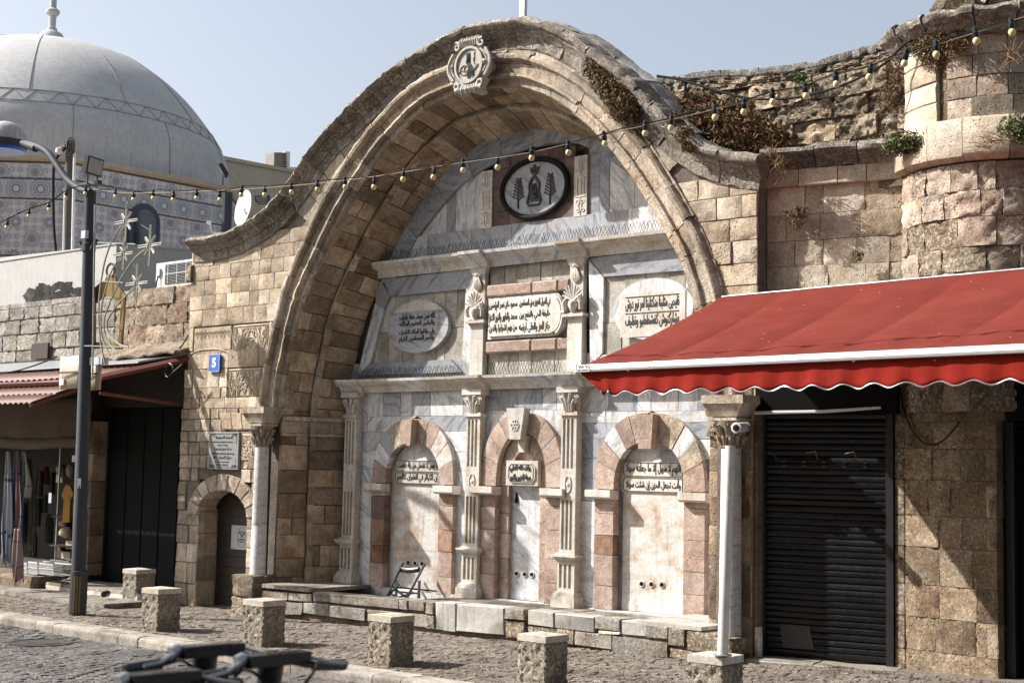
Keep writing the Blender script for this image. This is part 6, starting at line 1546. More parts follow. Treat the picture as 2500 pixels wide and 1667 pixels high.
# closed dark shop
ds = thing('dark_shop_front', 'closed black-green shop shutter in deep shade beneath the lean-to roof', 'shop front', (-9, .35, -.3))
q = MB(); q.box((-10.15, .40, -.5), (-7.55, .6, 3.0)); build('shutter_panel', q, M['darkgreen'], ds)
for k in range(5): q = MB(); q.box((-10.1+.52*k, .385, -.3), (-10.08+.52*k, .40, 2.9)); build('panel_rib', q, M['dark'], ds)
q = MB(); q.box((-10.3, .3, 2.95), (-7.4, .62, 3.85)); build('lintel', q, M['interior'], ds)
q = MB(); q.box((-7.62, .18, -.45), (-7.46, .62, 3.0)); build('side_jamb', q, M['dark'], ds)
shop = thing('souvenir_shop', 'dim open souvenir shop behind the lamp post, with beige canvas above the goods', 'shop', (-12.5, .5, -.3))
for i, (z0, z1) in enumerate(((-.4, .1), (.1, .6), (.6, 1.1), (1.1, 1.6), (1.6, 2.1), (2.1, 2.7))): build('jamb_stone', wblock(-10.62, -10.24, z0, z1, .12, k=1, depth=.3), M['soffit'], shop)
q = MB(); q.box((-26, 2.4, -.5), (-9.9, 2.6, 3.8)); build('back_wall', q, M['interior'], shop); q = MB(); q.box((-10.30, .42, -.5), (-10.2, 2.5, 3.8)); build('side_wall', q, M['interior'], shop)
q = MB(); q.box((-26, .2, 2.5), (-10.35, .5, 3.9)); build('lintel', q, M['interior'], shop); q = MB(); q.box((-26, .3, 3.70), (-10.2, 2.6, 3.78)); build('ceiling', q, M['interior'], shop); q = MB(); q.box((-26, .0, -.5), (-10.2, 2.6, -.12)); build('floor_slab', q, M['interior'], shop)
q = MB(); q.grid(lambda s, t: Vector((-14.2+4.35*s, -.20+.03*math.sin(s*23)*t, 3.1-.78*t)), 40, 6); o = build('canvas_drop', q, M['beigecloth'], shop, smooth=True); md = o.modifiers.new('t', 'SOLIDIFY'); md.thickness = .01
q = MB(); q.grid(lambda s, t: Vector((-14.2+4.35*s, -.24-.05*math.sin(math.pi*t)-.02*math.sin(s*17+t*3), 2.36-.19*t+.02*math.sin(s*9))), 40, 5); o = build('canvas_fold', q, M['beigecloth'], shop, smooth=True); md = o.modifiers.new('t', 'SOLIDIFY'); md.thickness = .02
q = MB(); q.tube([(-13.95, -.6, 3.0), (-13.95, -.6, -.2)], .03, 6); build('front_post', q, M['rust'], shop)
q = MB(); q.tube(catmull([(-10.62, .05, 2.95), (-10.62, .05, 2.4), (-10.45, .05, 2.1), (-10.36, .05, 1.7), (-10.36, .05, .4), (-10.3, -.1, -.1), (-10.6, -.3, -.25), (-11, -.4, -.27)], 5), .022, 7); build('grey_conduit', q, M['zinc'], None, label='pale grey conduit running down the jamb between the two left shops', cat='pipe')
for u_, nm in ((143, 0), (216, 1)):
    p_ = PY(u_, 1200, .7); q = MB(); q.tube([(p_.x, .7, -.1), (p_.x, .7, 2.3)], .018, 6); build('rack_pole', q, M['zinc'], shop)
for z_ in (.30, .86): 
    a_, b_ = PY(140, 1280, .75), PY(200, 1280, .75); q = MB(); q.box((a_.x, .6, z_), (b_.x+.3, 1.0, z_+.02)); build('shelf', q, M['wood'], shop)
# goods
def pillowy(name, label, cat, c, rx, ry, rz, mat, group=None):
    q = MB(); sd = Vector((U(-9,9),U(-9,9),0)); nn2 = 12; vs = []
    for j in range(9):
        for i in range(nn2):
            th_, ph = math.pi*j/8, 2*math.pi*i/nn2; d_ = Vector((math.sin(th_)*math.cos(ph), math.sin(th_)*math.sin(ph), math.cos(th_)))
            k_ = 1+.25*noise.noise(d_*2.2+sd)+.1*noise.noise(d_*6+sd); vs.append(Vector(c)+Vector((d_.x*rx, d_.y*ry, d_.z*rz))*k_)
    q.add(vs, [(j*nn2+i, j*nn2+(i+1) % nn2, (j+1)*nn2+(i+1) % nn2, (j+1)*nn2+i) for j in range(8) for i in range(nn2)])
    return build(name, q, mat, None, label=label, cat=cat, group=group, smooth=60, org=tuple(c))
p = PY(150, 1148, .8); pillowy('plastic_bag', 'clear plastic bag of goods hanging at the upper left of the shop rack', 'bag', p, .10, .1, .13, M['greytile'])
p = PY(174, 1150, .8); pillowy('plastic_bag', 'plastic bag of goods hanging just left of the lamp post above the yellow shirt', 'bag', p, .11, .1, .14, M['greytile'])
p = PY(163, 1300, .8); pillowy('goods_bundle', 'white bundle with red ribbon on the lower shelf behind the lamp post', 'bundle', p, .17, .12, .11, M['boxbeige'])
p = PY(163, 1230, .55)
q = MB(); pts = [(-.10,.33),(-.05,.36),(.05,.36),(.10,.33),(.20,.20),(.14,.10),(.11,.16),(.11,-.34),(-.13,-.36),(-.11,.14),(-.15,.08),(-.20,.17)]
q.prism([(p.x+a, .55, p.z+b) for a, b in pts], (0, .05, 0)); o = build('hanging_shirt', q, M['yellow'], None, label='mustard yellow shirt hanging on the rack inside the dim shop', cat='shirt', org=tuple(p))
q = MB()
p = PY(122, 1215, .9); q.box((p.x-.05, .9, p.z-.10), (p.x+.05, .91, p.z+.10)); build('price_card', q, M['signgrey'], None, label='small pale price card hanging in the dark shop', cat='card', org=tuple(p))
fab = [scarf_mat('scarf_white_blue', (.50,.50,.52), (.04,.06,.18), (.16,.20,.36)), scarf_mat('scarf_blue', (.24,.28,.40), (.03,.05,.16), (.35,.06,.06)), scarf_mat('scarf_cream', (.50,.48,.43), (.12,.12,.12), (.3,.28,.25)), scarf_mat('scarf_green', (.11,.13,.08), (.03,.03,.03), (.25,.25,.15)), scarf_mat('scarf_red', (.45,.38,.36), (.35,.05,.05), (.30,.05,.05))]
def scarf(u0, u1, v0, v1, y, w0, m_, label, fold=5):
    a, b = PY((u0+u1)/2, v0, y), PY((u0+u1)/2, v1, y); wd = PY(u1, v1, y).x - PY(u0, v1, y).x
    nu, nv = 26, 24; vs = []; 
    ph = U(0, 6)
    for j in range(nv+1):
        t = j/nv; w_ = w0 + (wd-w0)*min(1, t*1.5)**.8 * (1 if t < .75 else 1-(t-.75)*1.6)
        for i in range(nu+1):
            s = i/nu; vs.append(Vector((a.x+(b.x-a.x)*t+(s-.5)*w_, y+.045*math.sin(s*fold*3.1+ph+t*2)*(.4+t), a.z+(b.z-a.z)*t*(1-.10*abs(math.sin(s*4+ph))*t))))
    me = bpy.data.meshes.new('scarf'); o0 = Vector(a); fs = [(j*(nu+1)+i, j*(nu+1)+i+1, (j+1)*(nu+1)+i+1, (j+1)*(nu+1)+i) for j in range(nv) for i in range(nu)]
    t_ = thing('hanging_scarf', label, 'scarf', tuple(a), 'scarves hanging at the shop entrance')
    me.from_pydata([tuple(v-o0) for v in vs], [], fs); uvl = me.uv_layers.new(name='UVMap')
    for p_ in me.polygons:
        for li in p_.loop_indices: vi = me.loops[li].vertex_index; uvl.data[li].uv = ((vi % (nu+1))/nu, (vi//(nu+1))/nv)
    me.materials.append(m_); smooth_mesh(me, 80); o = bpy.data.objects.new('cloth', me); COL.objects.link(o); o.parent = t_; md = o.modifiers.new('t', 'SOLIDIFY'); md.thickness = .006
    q = MB()
    for i in range(0, nu+1, 1): e = vs[nv*(nu+1)+i]; q.tube([e, e+Vector((U(-.01,.01), 0, -U(.05,.10)))], .004, 3)
    build('fringe', q, m_, t_, kind='stuff'); return t_
scarf(4, 34, 1102, 1385, -1.25, .10, fab[0], 'white scarf with dark blue stripes, nearest the left edge of the photo')
scarf(26, 58, 1100, 1330, -1.18, .08, fab[1], 'blue checked scarf in the middle of the hanging scarves')
scarf(44, 74, 1102, 1215, -1.10, .08, fab[2], 'short cream scarf with thin dark stripes on the right of the bunch')
scarf(56, 90, 1120, 1345, -1.0, .08, fab[3], 'dark green and white scarf behind the others, nearest the shop interior')
scarf(34, 52, 1290, 1420, -1.3, .16, fab[4], 'long white scarf end with red stains reaching lowest over the step', 3)
def basket(u0, u1, v0, v1, y, label):
    a, b = PY(u0, v1, y), PY(u1, v0, y); t = thing('plastic_basket', label, 'basket', (a.x, y, a.z), 'white plastic baskets on the shop step'); x0, x1, z0, z1 = a.x, b.x, a.z, b.z
    q = MB(); q.box((x0, y, z1-.025), (x1, y+.012, z1)); q.box((x0, y+.3, z1-.025), (x1, y+.312, z1)); q.box((x0, y, z1-.025), (x0+.012, y+.3, z1)); q.box((x1-.012, y, z1-.025), (x1, y+.3, z1)); build('rim', q, M['basket'], t)
    q = MB(); q.box((x0+.03, y+.02, z0), (x1-.03, y+.28, z0+.012)); build('bottom', q, M['basket'], t)
    q = MB(); n = int((x1-x0)/.028)
    for k in range(n+1): xx = x0+.02+(x1-x0-.04)*k/n; q.prism([(xx-.005, y+.002, z1-.02), (xx+.005, y+.002, z1-.02), (xx+.005, y+.02, z0), (xx-.005, y+.02, z0)], (0, .006, 0))
    for k in range(9): yy = y+.02+.26*k/8; q.box((x1-.02, yy-.004, z0), (x1-.012, yy+.004, z1-.02)); q.box((x0+.012, yy-.004, z0), (x0+.02, yy+.004, z1-.02))
    q.box((x0+.01, y+.004, (z0+z1)/2-.006), (x1-.01, y+.014, (z0+z1)/2+.006)); build('slatted_sides', q, M['basket'], t, kind='stuff')
basket(32, 66, 1374, 1396, -.55, 'white plastic basket furthest left on the step, half behind the scarves'); basket(66, 92, 1372, 1399, -.62, 'narrow white plastic basket in the middle of the row on the step')
basket(93, 154, 1379, 1400, -.70, 'wide white slatted basket nearest the lamp post on the step'); basket(120, 170, 1369, 1385, -.25, 'white basket behind the others, touching the lamp post in the picture')
mdk = [plain_mat('dark_cloth_%s' % n, c, rough=.95, dirt=.4) for n, c in (('brown', (.05,.03,.02)), ('grey', (.05,.05,.05)), ('red', (.07,.02,.02)), ('olive', (.045,.045,.025)))]
for i, (u_, v_, y_) in enumerate([(98,1180,1.3),(108,1230,1.5),(112,1160,1.6),(92,1250,1.4),(130,1180,1.8),(190,1240,1.5),(205,1180,1.3),(120,1290,1.6),(195,1320,1.4),(84,1330,1.8)]):
    p = PY(u_, v_, y_); q = MB(); w_ = U(.16, .26); h_ = U(.35, .6); ph = U(0, 6)
    q.grid(lambda s, t: Vector((p.x+(s-.5)*w_*(.5+.6*min(1, t*3)), y_+.04*math.sin(s*14+ph), p.z+h_*(.5-t))), 12, 6)
    o = build('hanging_garment', q, mdk[i % 4], None, label=('dark brown', 'dark grey', 'dark red', 'dark olive')[i % 4] + ' garment hanging inside the dim shop, ' + ['left of the yellow shirt, high up', 'just left of the rack pole', 'above the price card', 'behind the scarves at knee height', 'above the yellow shirt', 'right of the lamp post, at shirt height', 'right of the lamp post, near the canvas', 'below the price card', 'right of the lamp post, lowest of all', 'lowest, behind the red stained scarf'][i], cat='garment', group='garments inside the shop', org=tuple(p), smooth=True); md = o.modifiers.new('t', 'SOLIDIFY'); md.thickness = .015
for i, (u_, v_) in enumerate([(150,1168),(158,1272),(176,1330),(148,1345),(166,1355),(205,1300)]):
    p = PY(u_, v_, .85); q = MB(); w_, h_ = U(.09,.16), U(.06,.14); q.box((p.x-w_, .8, p.z-h_), (p.x+w_, 1.05, p.z+h_)); q.box((p.x-w_*.9, .795, p.z-h_*.3), (p.x+w_*.9, .8, p.z+h_*.5)); build('goods_box', q, mdk[(i+1) % 4] if i % 2 else M['boxbeige'], None, label='small ' + ('tan', 'dark')[i % 2] + ' box of goods on the shop rack, ' + ['above the yellow shirt', 'right under the yellow shirt', 'half behind the lamp post', 'at the lower left of the rack', 'lowest, above the wide basket', 'right of the lamp post'][i], cat='box', group='boxes on the shop rack', org=tuple(p))
# steps
stp = thing('shop_steps', 'dusty stone steps along the left shop fronts', 'steps', (-10, -1, -.4))
def stepbox(x0, x1, y0, y1, zt_, zb_, lo, hi, mats, k=2):
    x = x0
    while x < x1-.01:
        e = x+U(lo, hi); e = x1 if e > x1-lo*.6 else e
        build('tread_slab', qblock((x,y0,zt_),(e,y0,zt_),(e,y1,zt_),(x,y1,zt_), depth=.06, k=k, amp=.008, gap=.003), mats[0], stp, smooth=40)
        build('riser_slab', qblock((x,y0-.004,zb_),(e,y0-.004,zb_),(e,y0-.004,zt_-.05),(x,y0-.004,zt_-.05), depth=.06, k=1, gap=.004), mats[1], stp); x = e
    q = MB(); q.box((x0, y0+.05, zb_-.1), (x1-.02, y1, zt_-.04)); build('step_core', q, M['mortar'], stp)
    build('end_slab', qblock((x1,y0,zb_),(x1,y1,zb_),(x1,y1,zt_-.01),(x1,y0,zt_-.01), depth=.05, k=1), mats[1], stp)
stepbox(-15, -7.35, -1.42, .3, -.335, -.55, .7, 1.2, (M['base'], M['mortar']))
stepbox(-15, -10.55, -.82, .3, -.13, -.36, .6, 1.0, (M['mortar'], M['mortar']))
stepbox(-10.4, -7.6, -.62, .3, -.215, -.36, 1.2, 1.5, (M['base'], M['marblestain']))
# wooden door in the small arch
dr_ = thing('wooden_door', 'small dark plank door in the rough stone doorway left of the marble column', 'door', (-6.3, .42, -.4))
zz = -.42
while zz < 1.6:
    q = MB(); q.box((-6.93, .42, zz+.003), (-5.60, .46, zz+.165)); build('plank', q, M['wood'], dr_); zz += .168
q = MB(); q.box((-6.93, .47, -.45), (-5.6, .55, 1.75)); build('frame', q, M['dark'], dr_)
sg = thing('door_sign', 'pale square notice with an oval emblem of crossed feathers on the dark wooden door', 'sign', tuple(PY(588, 1310, .4)))
a_, b_ = PY(564.5, 1339, .405), PY(613, 1284, .405); q = MB(); q.box((a_.x, .395, a_.z), (b_.x, .415, b_.z)); pl_ = build('plate', q, M['signgrey'], sg)
cx, cz = PY(590.5, 1311, .395).x, PY(590.5, 1311, .395).z; q = MB(); yy = .393
q.tube([(cx+.115*math.cos(t), yy, cz+.165*math.sin(t)) for t in [6.28318*i/28 for i in range(29)]], .0035, 4, cap=False); build('oval_line', q, M['ink'], pl_)
q = MB()
for s_g in (-1, 1): q.prism([(cx+s_g*.085, yy, cz+.07), (cx+s_g*.07, yy, cz+.09), (cx+s_g*.0, yy, cz+.03), (cx-s_g*.03, yy, cz-.01), (cx-s_g*.035, yy, cz-.005), (cx+s_g*.01, yy, cz+.02)][::s_g], (0, -.003, 0))
q.tube([(cx+.045*math.cos(t), yy, cz+.085+.02*math.sin(t)) for t in [math.pi*i/8 for i in range(9)]], .004, 4); q.tube([(cx-.01, yy, cz+.075), (cx+.01, yy, cz+.08)], .012, 5)
build('crossed_emblem', q, M['ink'], pl_)
letters('lettering', 'دار الشفاء للقران', cx-.085, cx+.085, cz-.055, cz-.025, .393, M['ink'], pl_, bold=.02, depth=.003, ar=True); letters('lettering', 'جمعية القران', cx-.055, cx+.055, cz-.09, cz-.065, .393, M['ink'], pl_, bold=.02, depth=.003, ar=True)
# marble plaque
pq = thing('marble_plaque', 'speckled grey marble plaque with black Arabic and English lettering above the small doorway', 'plaque', tuple(PY(545, 1150, -.03)))
a_, b_ = PY(508, 1144, -.05), PY(583, 1054, -.05); q = MB(); q.box((a_.x, -.05, a_.z), (b_.x, .0, b_.z)); pqs = build('slab', q, M['plaque'], pq); x0, x1, z0, z1 = a_.x, b_.x, a_.z, b_.z; W_q, H_q = x1-x0, z1-z0
def pqt(tx, fa, fb, za, zb, ar=False, bold=.02): letters('lettering', tx, x0+W_q*fa, x0+W_q*fb, z0+H_q*za, z0+H_q*zb, -.05, M['ink'], pqs, bold=bold, depth=.004, ar=ar)
pqt('المسجد المحمودية', .22, .80, .80, .90, True, .04); pqt('al-mahmoudiyah mosque', .14, .82, .70, .755); pqt('1730 / 1145', .30, .64, .62, .665)
pqt('مدخل سبيل ابو نبوت', .18, .78, .50, .59, True, .03); pqt('sabil abu naboot entrance', .10, .88, .395, .45, False, .03); pqt('مركز الدعوة - يافا', .16, .78, .26, .36, True, .04); pqt("el-da'wa center jaffa", .22, .72, .17, .215); pqt('1439 / 2019', .26, .68, .09, .14)
q = MB()
for fx, fz, sx, sz in ((.06, .94, 1, -1), (.94, .94, -1, -1), (.06, .06, 1, 1), (.94, .06, -1, 1)):
    for k in range(4):
        r_ = .022; px_, pz_ = x0+W_q*fx+sx*.03*k, z0+H_q*fz
        q.tube([(px_+r_*math.cos(t)*(1-t/8), -.052, pz_+sz*.01+r_*math.sin(t)) for t in [i*.7 for i in range(8)]], .005, 4)
        q.tube([(x0+W_q*fx, -.052, pz_+sz*(.03+.035*k)), (x0+W_q*fx+sx*.012, -.052, pz_+sz*(.045+.035*k))], .006, 4)
q.tube([(x0+.03, -.052, z0+.03), (x1-.03, -.052, z0+.03)], .004, 4); q.tube([(x0+.03, -.052, z1-.03), (x1-.03, -.052, z1-.03)], .004, 4)
build('corner_ornament', q, M['ink'], pqs, kind='stuff')
# blue number plate
bn5 = thing('house_number_plate', 'blue enamel plate with a white number 5 on the golden stone wing wall', 'sign', tuple(PY(523, 885, -.03)))
a_, b_ = PY(510, 908, -.04), PY(537, 864, -.04); q = MB(); q.box((a_.x, -.045, a_.z), (b_.x, -.01, b_.z)); p5 = build('plate', q, M['bluesign'], bn5)
q = MB(); e = .006
for c1_, c2_ in (((a_.x, a_.z), (b_.x, a_.z+e)), ((a_.x, b_.z-e), (b_.x, b_.z)), ((a_.x, a_.z), (a_.x+e, b_.z)), ((b_.x-e, a_.z), (b_.x, b_.z))): q.box((c1_[0]+.006*(c1_[0] == a_.x), -.048, c1_[1]), (c2_[0], -.0455, c2_[1]))
build('white_border', q, M['signwhite'], p5)
letters('lettering', '5', a_.x+.085, b_.x-.085, a_.z+.07, b_.z-.06, -.045, M['signwhite'], p5, bold=.045, depth=.004)

# ================================================================== bollards
def bollard_proto():
    t = thing('stone_bollard', 'x', 'bollard', (0, 0, 0), 'square stone bollards along the kerb')
    h = .50; w_ = .375
    fc = [((0,0),(w_,0)), ((w_,0),(w_,w_)), ((w_,w_),(0,w_)), ((0,w_),(0,0))]
    for a, b in fc:
        c = [Vector((a[0],a[1],-.15)), Vector((b[0],b[1],-.15)), Vector((b[0],b[1],h)), Vector((a[0],a[1],h))]
        d = (c[1]-c[0]).normalized(); n_ = Vector((d.y, -d.x, 0))
        S = (lambda c: (lambda s, u_: (c[0]*(1-s)+c[1]*s)*(1-u_)+(c[3]*(1-s)+c[2]*s)*u_))(c)
        build('rough_face', block(S, (lambda n_: (lambda s, u_: n_))(n_), k=(16, 26), amp=.022, freq=24, ch=.006, gap=.001, depth=.06, rough=.006), M['bollard'], t, smooth=42)
    q = MB(); e = .008
    q.box((-e, -e, h+.004), (w_+e, w_+e, h+.075)); m_ = w_/2; b = len(q.v)
    q.add([(-e+.004,-e+.004,h+.075),(w_+e-.004,-e+.004,h+.075),(w_+e-.004,w_+e-.004,h+.075),(-e+.004,w_+e-.004,h+.075),(m_,m_,h+.10)], [(0,1,4),(1,2,4),(2,3,4),(3,0,4)])
    build('cap', q, M['bollardcap'], t); return t
bproto = bollard_proto(); used = False
BPOS = [((329.5,1476), 'stone bollard in the shade furthest left, against the dark shop front', 1.0), ((382.5,1542), 'stone bollard just right of the lamp post, its lit side pitted', 1.0), ((638,1579), 'stone bollard in front of the left end of the trough wall', 1.0),
        ((952,1628), 'stone bollard in front of the folded black chair', 1.0), (None, 'stone bollard below the middle niche, cut off by the lower edge', 1.0), (None, 'stone bollard carrying the white pole in front of the right column', 1.0)]
bw = []
for i, (pxy, lb, _) in enumerate(BPOS):
    if pxy: p = PG(*pxy)
    elif i == 4: p = PZ(1331, 1552, .235)
    else: p = PZ(1762, 1604, .235)
    if i == 5: p = Vector((p.x, p.y, .235))
    zz = gz(p.x, p.y) if i < 4 else .235-.58
    loc = Vector((p.x, p.y, zz)); bw.append(loc)
    # the near-left corner is at the measured point's left: front face runs from x-w to x
    loc2 = (loc.x-.375, loc.y, loc.z)
    if i == 0:
        bproto.location = loc2; bproto['label'] = lb
    else:
        cb_ = copy_tree(bproto, loc2, label=lb)
        cb_.rotation_euler = (U(-.012,.012), U(-.012,.012), U(-.04,.04)) if i < 5 else (0, 0, 0)
# white pole standing on the last bollard
b6 = bw[5]; wp = thing('white_pole', 'white round plastic pole standing on the bollard in front of the right column', 'pole', (b6.x-.19, b6.y+.16, b6.z+.6))
pt = PZ(1764, 1596, .26); ptop = None
dirp = (pt - CAMP); yb = pt.y
top = PY(1783, 1088, yb+.05)
q = MB(); q.tube([pt, top], [.052, .050], 20); build('pipe', q, M['whitepole'], wp, smooth=30)
q = MB(); q.lathe([(.09, 0), (.09, .012), (.055, .016)], (pt.x, pt.y, pt.z-.012), 16); build('foot_plate', q, M['zinc'], wp, smooth=30)

# ================================================================== lamp post and its fittings
LB = PG(188, 1500); YL = LB.y
lp = thing('lamp_post', 'tall grey steel lamp post with curved arm, blue-rimmed lamp head and black printed foot sleeve', 'lamp post', tuple(LB))
ptop = PY(221, 468, YL); lx = LB.x
def pole_x(z): return LB.x + (ptop.x-LB.x)*(z-LB.z)/(ptop.z-LB.z)
q = MB(); q.lathe([(.105, LB.z), (.105, .3), (.103, 1.3), (.100, 1.31), (.100, 2.2), (.097, 2.21), (.095, 3.6), (.092, 3.61), (.090, 5.2), (.105, 5.21), (.105, 5.33), (.090, 5.34), (.088, ptop.z)], (0, 0, 0), 24)
q.v = [(x+pole_x(z), y+YL, z) for x, y, z in q.v]; build('pole', q, M['pole'], lp, smooth=30)
q = MB(); q.lathe([(.13, LB.z), (.13, .29), (.11, .30)], (LB.x+.01, YL, 0), 24); sl_ = build('foot_sleeve', q, M['darksleeve'], lp, smooth=30)
q = MB()
for k in range(44):
    z_ = .22 - .0125*k
    wd_ = .03 if k < 34 else .045
    for j in range(3):
        a = rad(-62 + 18*j) + U(-.03, .03); c = Vector((LB.x+.01+.131*math.cos(a), YL+.131*math.sin(a), z_)); tg_ = Vector((-math.sin(a), math.cos(a), 0)); q.obox(c, tg_*.013*U(.6, 1), Vector((math.cos(a), math.sin(a), 0))*.0012, Vector((0,0,.0032)))
build('printed_lines', q, M['yellowprint'], sl_, kind='stuff')
am = catmull([PY(221,470,YL), PY(196,462,YL), PY(165,440,YL), PY(140,405,YL), PY(118,375,YL), PY(95,360,YL), PY(62,350,YL)], 6)
q = MB(); q.tube(am, [.055]*len(am), 12); build('curved_arm', q, M['pole'], lp, smooth=True)
q = MB(); q.tube([PY(88,362,YL), PY(55,350,YL)], [.07, .055], 10); build('arm_joint', q, M['pole'], lp, smooth=True)
hc = PY(12, 348, YL)
hd = None
q = MB(); q.lathe([(.36, -.10), (.37, -.02), (.36, .02)], hc, 32); hd = build('lamp_head', q, M['pole'], lp, smooth=30)
q = MB(); q.lathe([(.345, .02), (.335, .10), (.29, .22), (.20, .31), (.10, .345), (.001, .355)], hc, 32); build('dome_cover', q, M['plaster'], hd, smooth=True)
q = MB()
for k in range(20):
    a = 2*math.pi*k/20; q.tube([hc+Vector((r*math.cos(a), r*math.sin(a), h)) for r, h in [(.345,.03),(.335,.11),(.285,.22)]], .008, 4)
build('cover_ribs', q, M['zinc'], hd)
q = MB(); q.lathe([(.34, -.16), (.345, -.10), (.30, -.10), (.31, -.155)], hc, 32); build('blue_ring', q, M['bluesign'], hd, smooth=30)
q = MB(); q.lathe([(.001, -.12), (.28, -.115), (.28, -.13)], hc, 24); build('lens', q, M['signgrey'], hd)
for sg_, nm in ((-1, 0), (1, 1)):
    q = MB(); z_ = PY(205, 618, YL).z; x_ = pole_x(z_); q.obox(Vector((x_+sg_*.15, YL-.02, z_+.09)), Vector((.10*sg_, 0, .10)).normalized()*.12, Vector((0, .03, 0)), Vector((-.1*sg_, 0, .1)).normalized()*.02); build('flag_bracket', q, M['pole'], lp)
q = MB(); c = PY(207, 573, YL-.13); q.obox(c, Vector((.055,0,0)), Vector((0,.03,0)), Vector((0,0,.06))); build('junction_box', q, M['signgrey'], lp)
letters('lettering', '2', 0, .055, -.05, .05, 0, M['ink'], lp, bold=.03, depth=.002, ax=(PY(203, 1134, YL)+R2*-.104+Vector((-.03,0,0)), R0.copy(), Vector((0,0,1)), -R2))
q = MB(); c = PY(198, 1178, YL)+Vector((0,0,0)); c = c - R2*.101; q.obox(c, R0*.026, R2*.0015, Vector((0,0,.075))); build('sticker', q, M['signwhite'], lp)
q = MB(); c = PY(190, 1118, YL) - R2*.095 - R0*.03; q.obox(c, R0*.03, R2*.0015, Vector((0,0,.05))); build('torn_sticker', q, M['signwhite'], lp)
# sign backs
for nm, lb, u0, u1, v0, v1, dy in (('sign_back', 'beige back of a sign clamped to the left side of the lamp post', 141, 199, 868, 950, .14), ('sign_back', 'beige back of a sign clamped to the right side of the lamp post', 206, 249, 873, 953, .16)):
    a, b = PY(u0, v1, YL+dy), PY(u1, v0, YL+dy); t = thing(nm, lb, 'sign', (a.x, YL+dy, a.z), 'sign backs on the lamp post')
    q = MB(); q.grid(lambda s, t_: Vector((a.x+(b.x-a.x)*s, YL+dy+.02*math.cos(math.pi*s), a.z+(b.z-a.z)*t_)), 8, 2); o = build('panel', q, M['boxbeige'], t, smooth=True); md = o.modifiers.new('t', 'SOLIDIFY'); md.thickness = .025
    zc = (a.z+b.z)/2
    q = MB(); q.box((min(a.x+.05, pole_x(zc)-.11), YL+dy-.05, zc-.012), (max(b.x-.08, pole_x(zc)+.11) if u0 > 200 else b.x, YL+dy-.028, zc+.012)); build('clamp_bar', q, M['blackiron'], t)
    if u0 < 200:
        q = MB(); q.box((a.x+.06, YL+dy-.055, a.z+.06), (a.x+.20, YL+dy+.0, a.z+.14)); q = MB(); q.obox(Vector((a.x+.13, YL+dy-.012, a.z+.11)), Vector((.06,0,0)), Vector((0,.012,0)), Vector((0,0,.045))); build('small_label', q, M['signwhite'], t)
q = MB(); q.box((pole_x(3.55)+.12, YL+.0, PY(230, 890, YL).z), (pole_x(3.55)+.45, YL+.12, PY(230, 872, YL).z)); build('grey_box', q, M['signgrey'], lp)
# floodlight on top of the post
c = PY(227, 406, YL); floodlight('floodlight', 'black floodlight pointing right on top of the grey lamp post', c, (.87, .28, -.15), .19, .14, .30)
q = MB(); z_ = PY(222, 449, YL).z; q.box((ptop.x-.23, YL-.04, z_-.03), (ptop.x+.24, YL+.04, z_+.03)); build('cross_bar', q, M['blackiron'], lp)
# gold lantern frame and rope-light stars
YG = YL + .05
gl = thing('gold_lantern_frame', 'flat dull gold lantern shaped frame hung on the right of the lamp post', 'decoration', tuple(PY(262, 750, YG)))
def gp(u, v): return PY(u, v, YG+.06)
outer = [(225,850),(225,705),(262,680),(307,722),(299,850)]
def strip(pts, w_, closed=False, mat=M['gold'], name='frame_strip', par=None, y=0):
    for i in range(len(pts)-1):
        a, b = gp(*pts[i]), gp(*pts[i+1]); d = (b-a).normalized(); n_ = Vector((d.z, 0, -d.x)); q = MB(); q.obox((a+b)/2, d*((b-a).length/2+w_*.3), Vector((0,.015,0)), n_*w_); build(name, q, mat, par)
strip([(229,848),(229,708)], .045, par=gl); strip([(303,720),(294,848)], .045, par=gl); strip([(226,843),(297,845)], .05, par=gl)
q = MB(); P6 = [gp(*p) for p in ((228,704),(247,688),(279,688),(308,722),(290,742),(270,725),(258,722),(244,730),(230,742))]; q.prism(P6, (0, .03, 0)); build('shoulder_plate', q, M['gold'], gl)
q = MB(); P6 = [gp(*p) for p in ((255,690),(258,678),(263,672),(276,672),(281,678),(283,690))]; q.prism(P6, (0, .03, 0)); build('neck', q, M['gold'], gl)
c = gp(270, 661); q = MB(); q.tube([c+Vector((.105*math.cos(t), 0, .11*math.sin(t))) for t in [math.pi*(-.35+1.7*i/14) for i in range(15)]], .018, 6); build('ring', q, M['gold'], gl, smooth=True)
stf = thing('rope_light_stars', 'shooting star decoration of unlit rope light and steel rods fixed right of the lamp post', 'decoration', tuple(PY(300, 620, YL-.06)))
def sp_(u, v, dy=-.06): return PY(u, v, YL+dy)
q = MB(); q.tube([sp_(232,500), sp_(226,920)], .014, 6); build('upright_rod', q, M['zinc'], stf)
for (u0, v0, u1, v1) in ((238,592,330,596), (235,686,300,690), (205,844,310,847), (234,767,268,768)):
    q = MB(); q.tube([sp_(u0,v0), sp_(u1,v1)], .010, 5); build('cross_rod', q, M['zinc'], stf)
for (u0, v0, u1, v1) in ((345,549,366,563), (303,619,333,655), (305,585,303,612)):
    q = MB(); q.tube([sp_(u0,v0), sp_(u1,v1)], .004, 4); build('tie_wire', q, M['zinc'], stf)
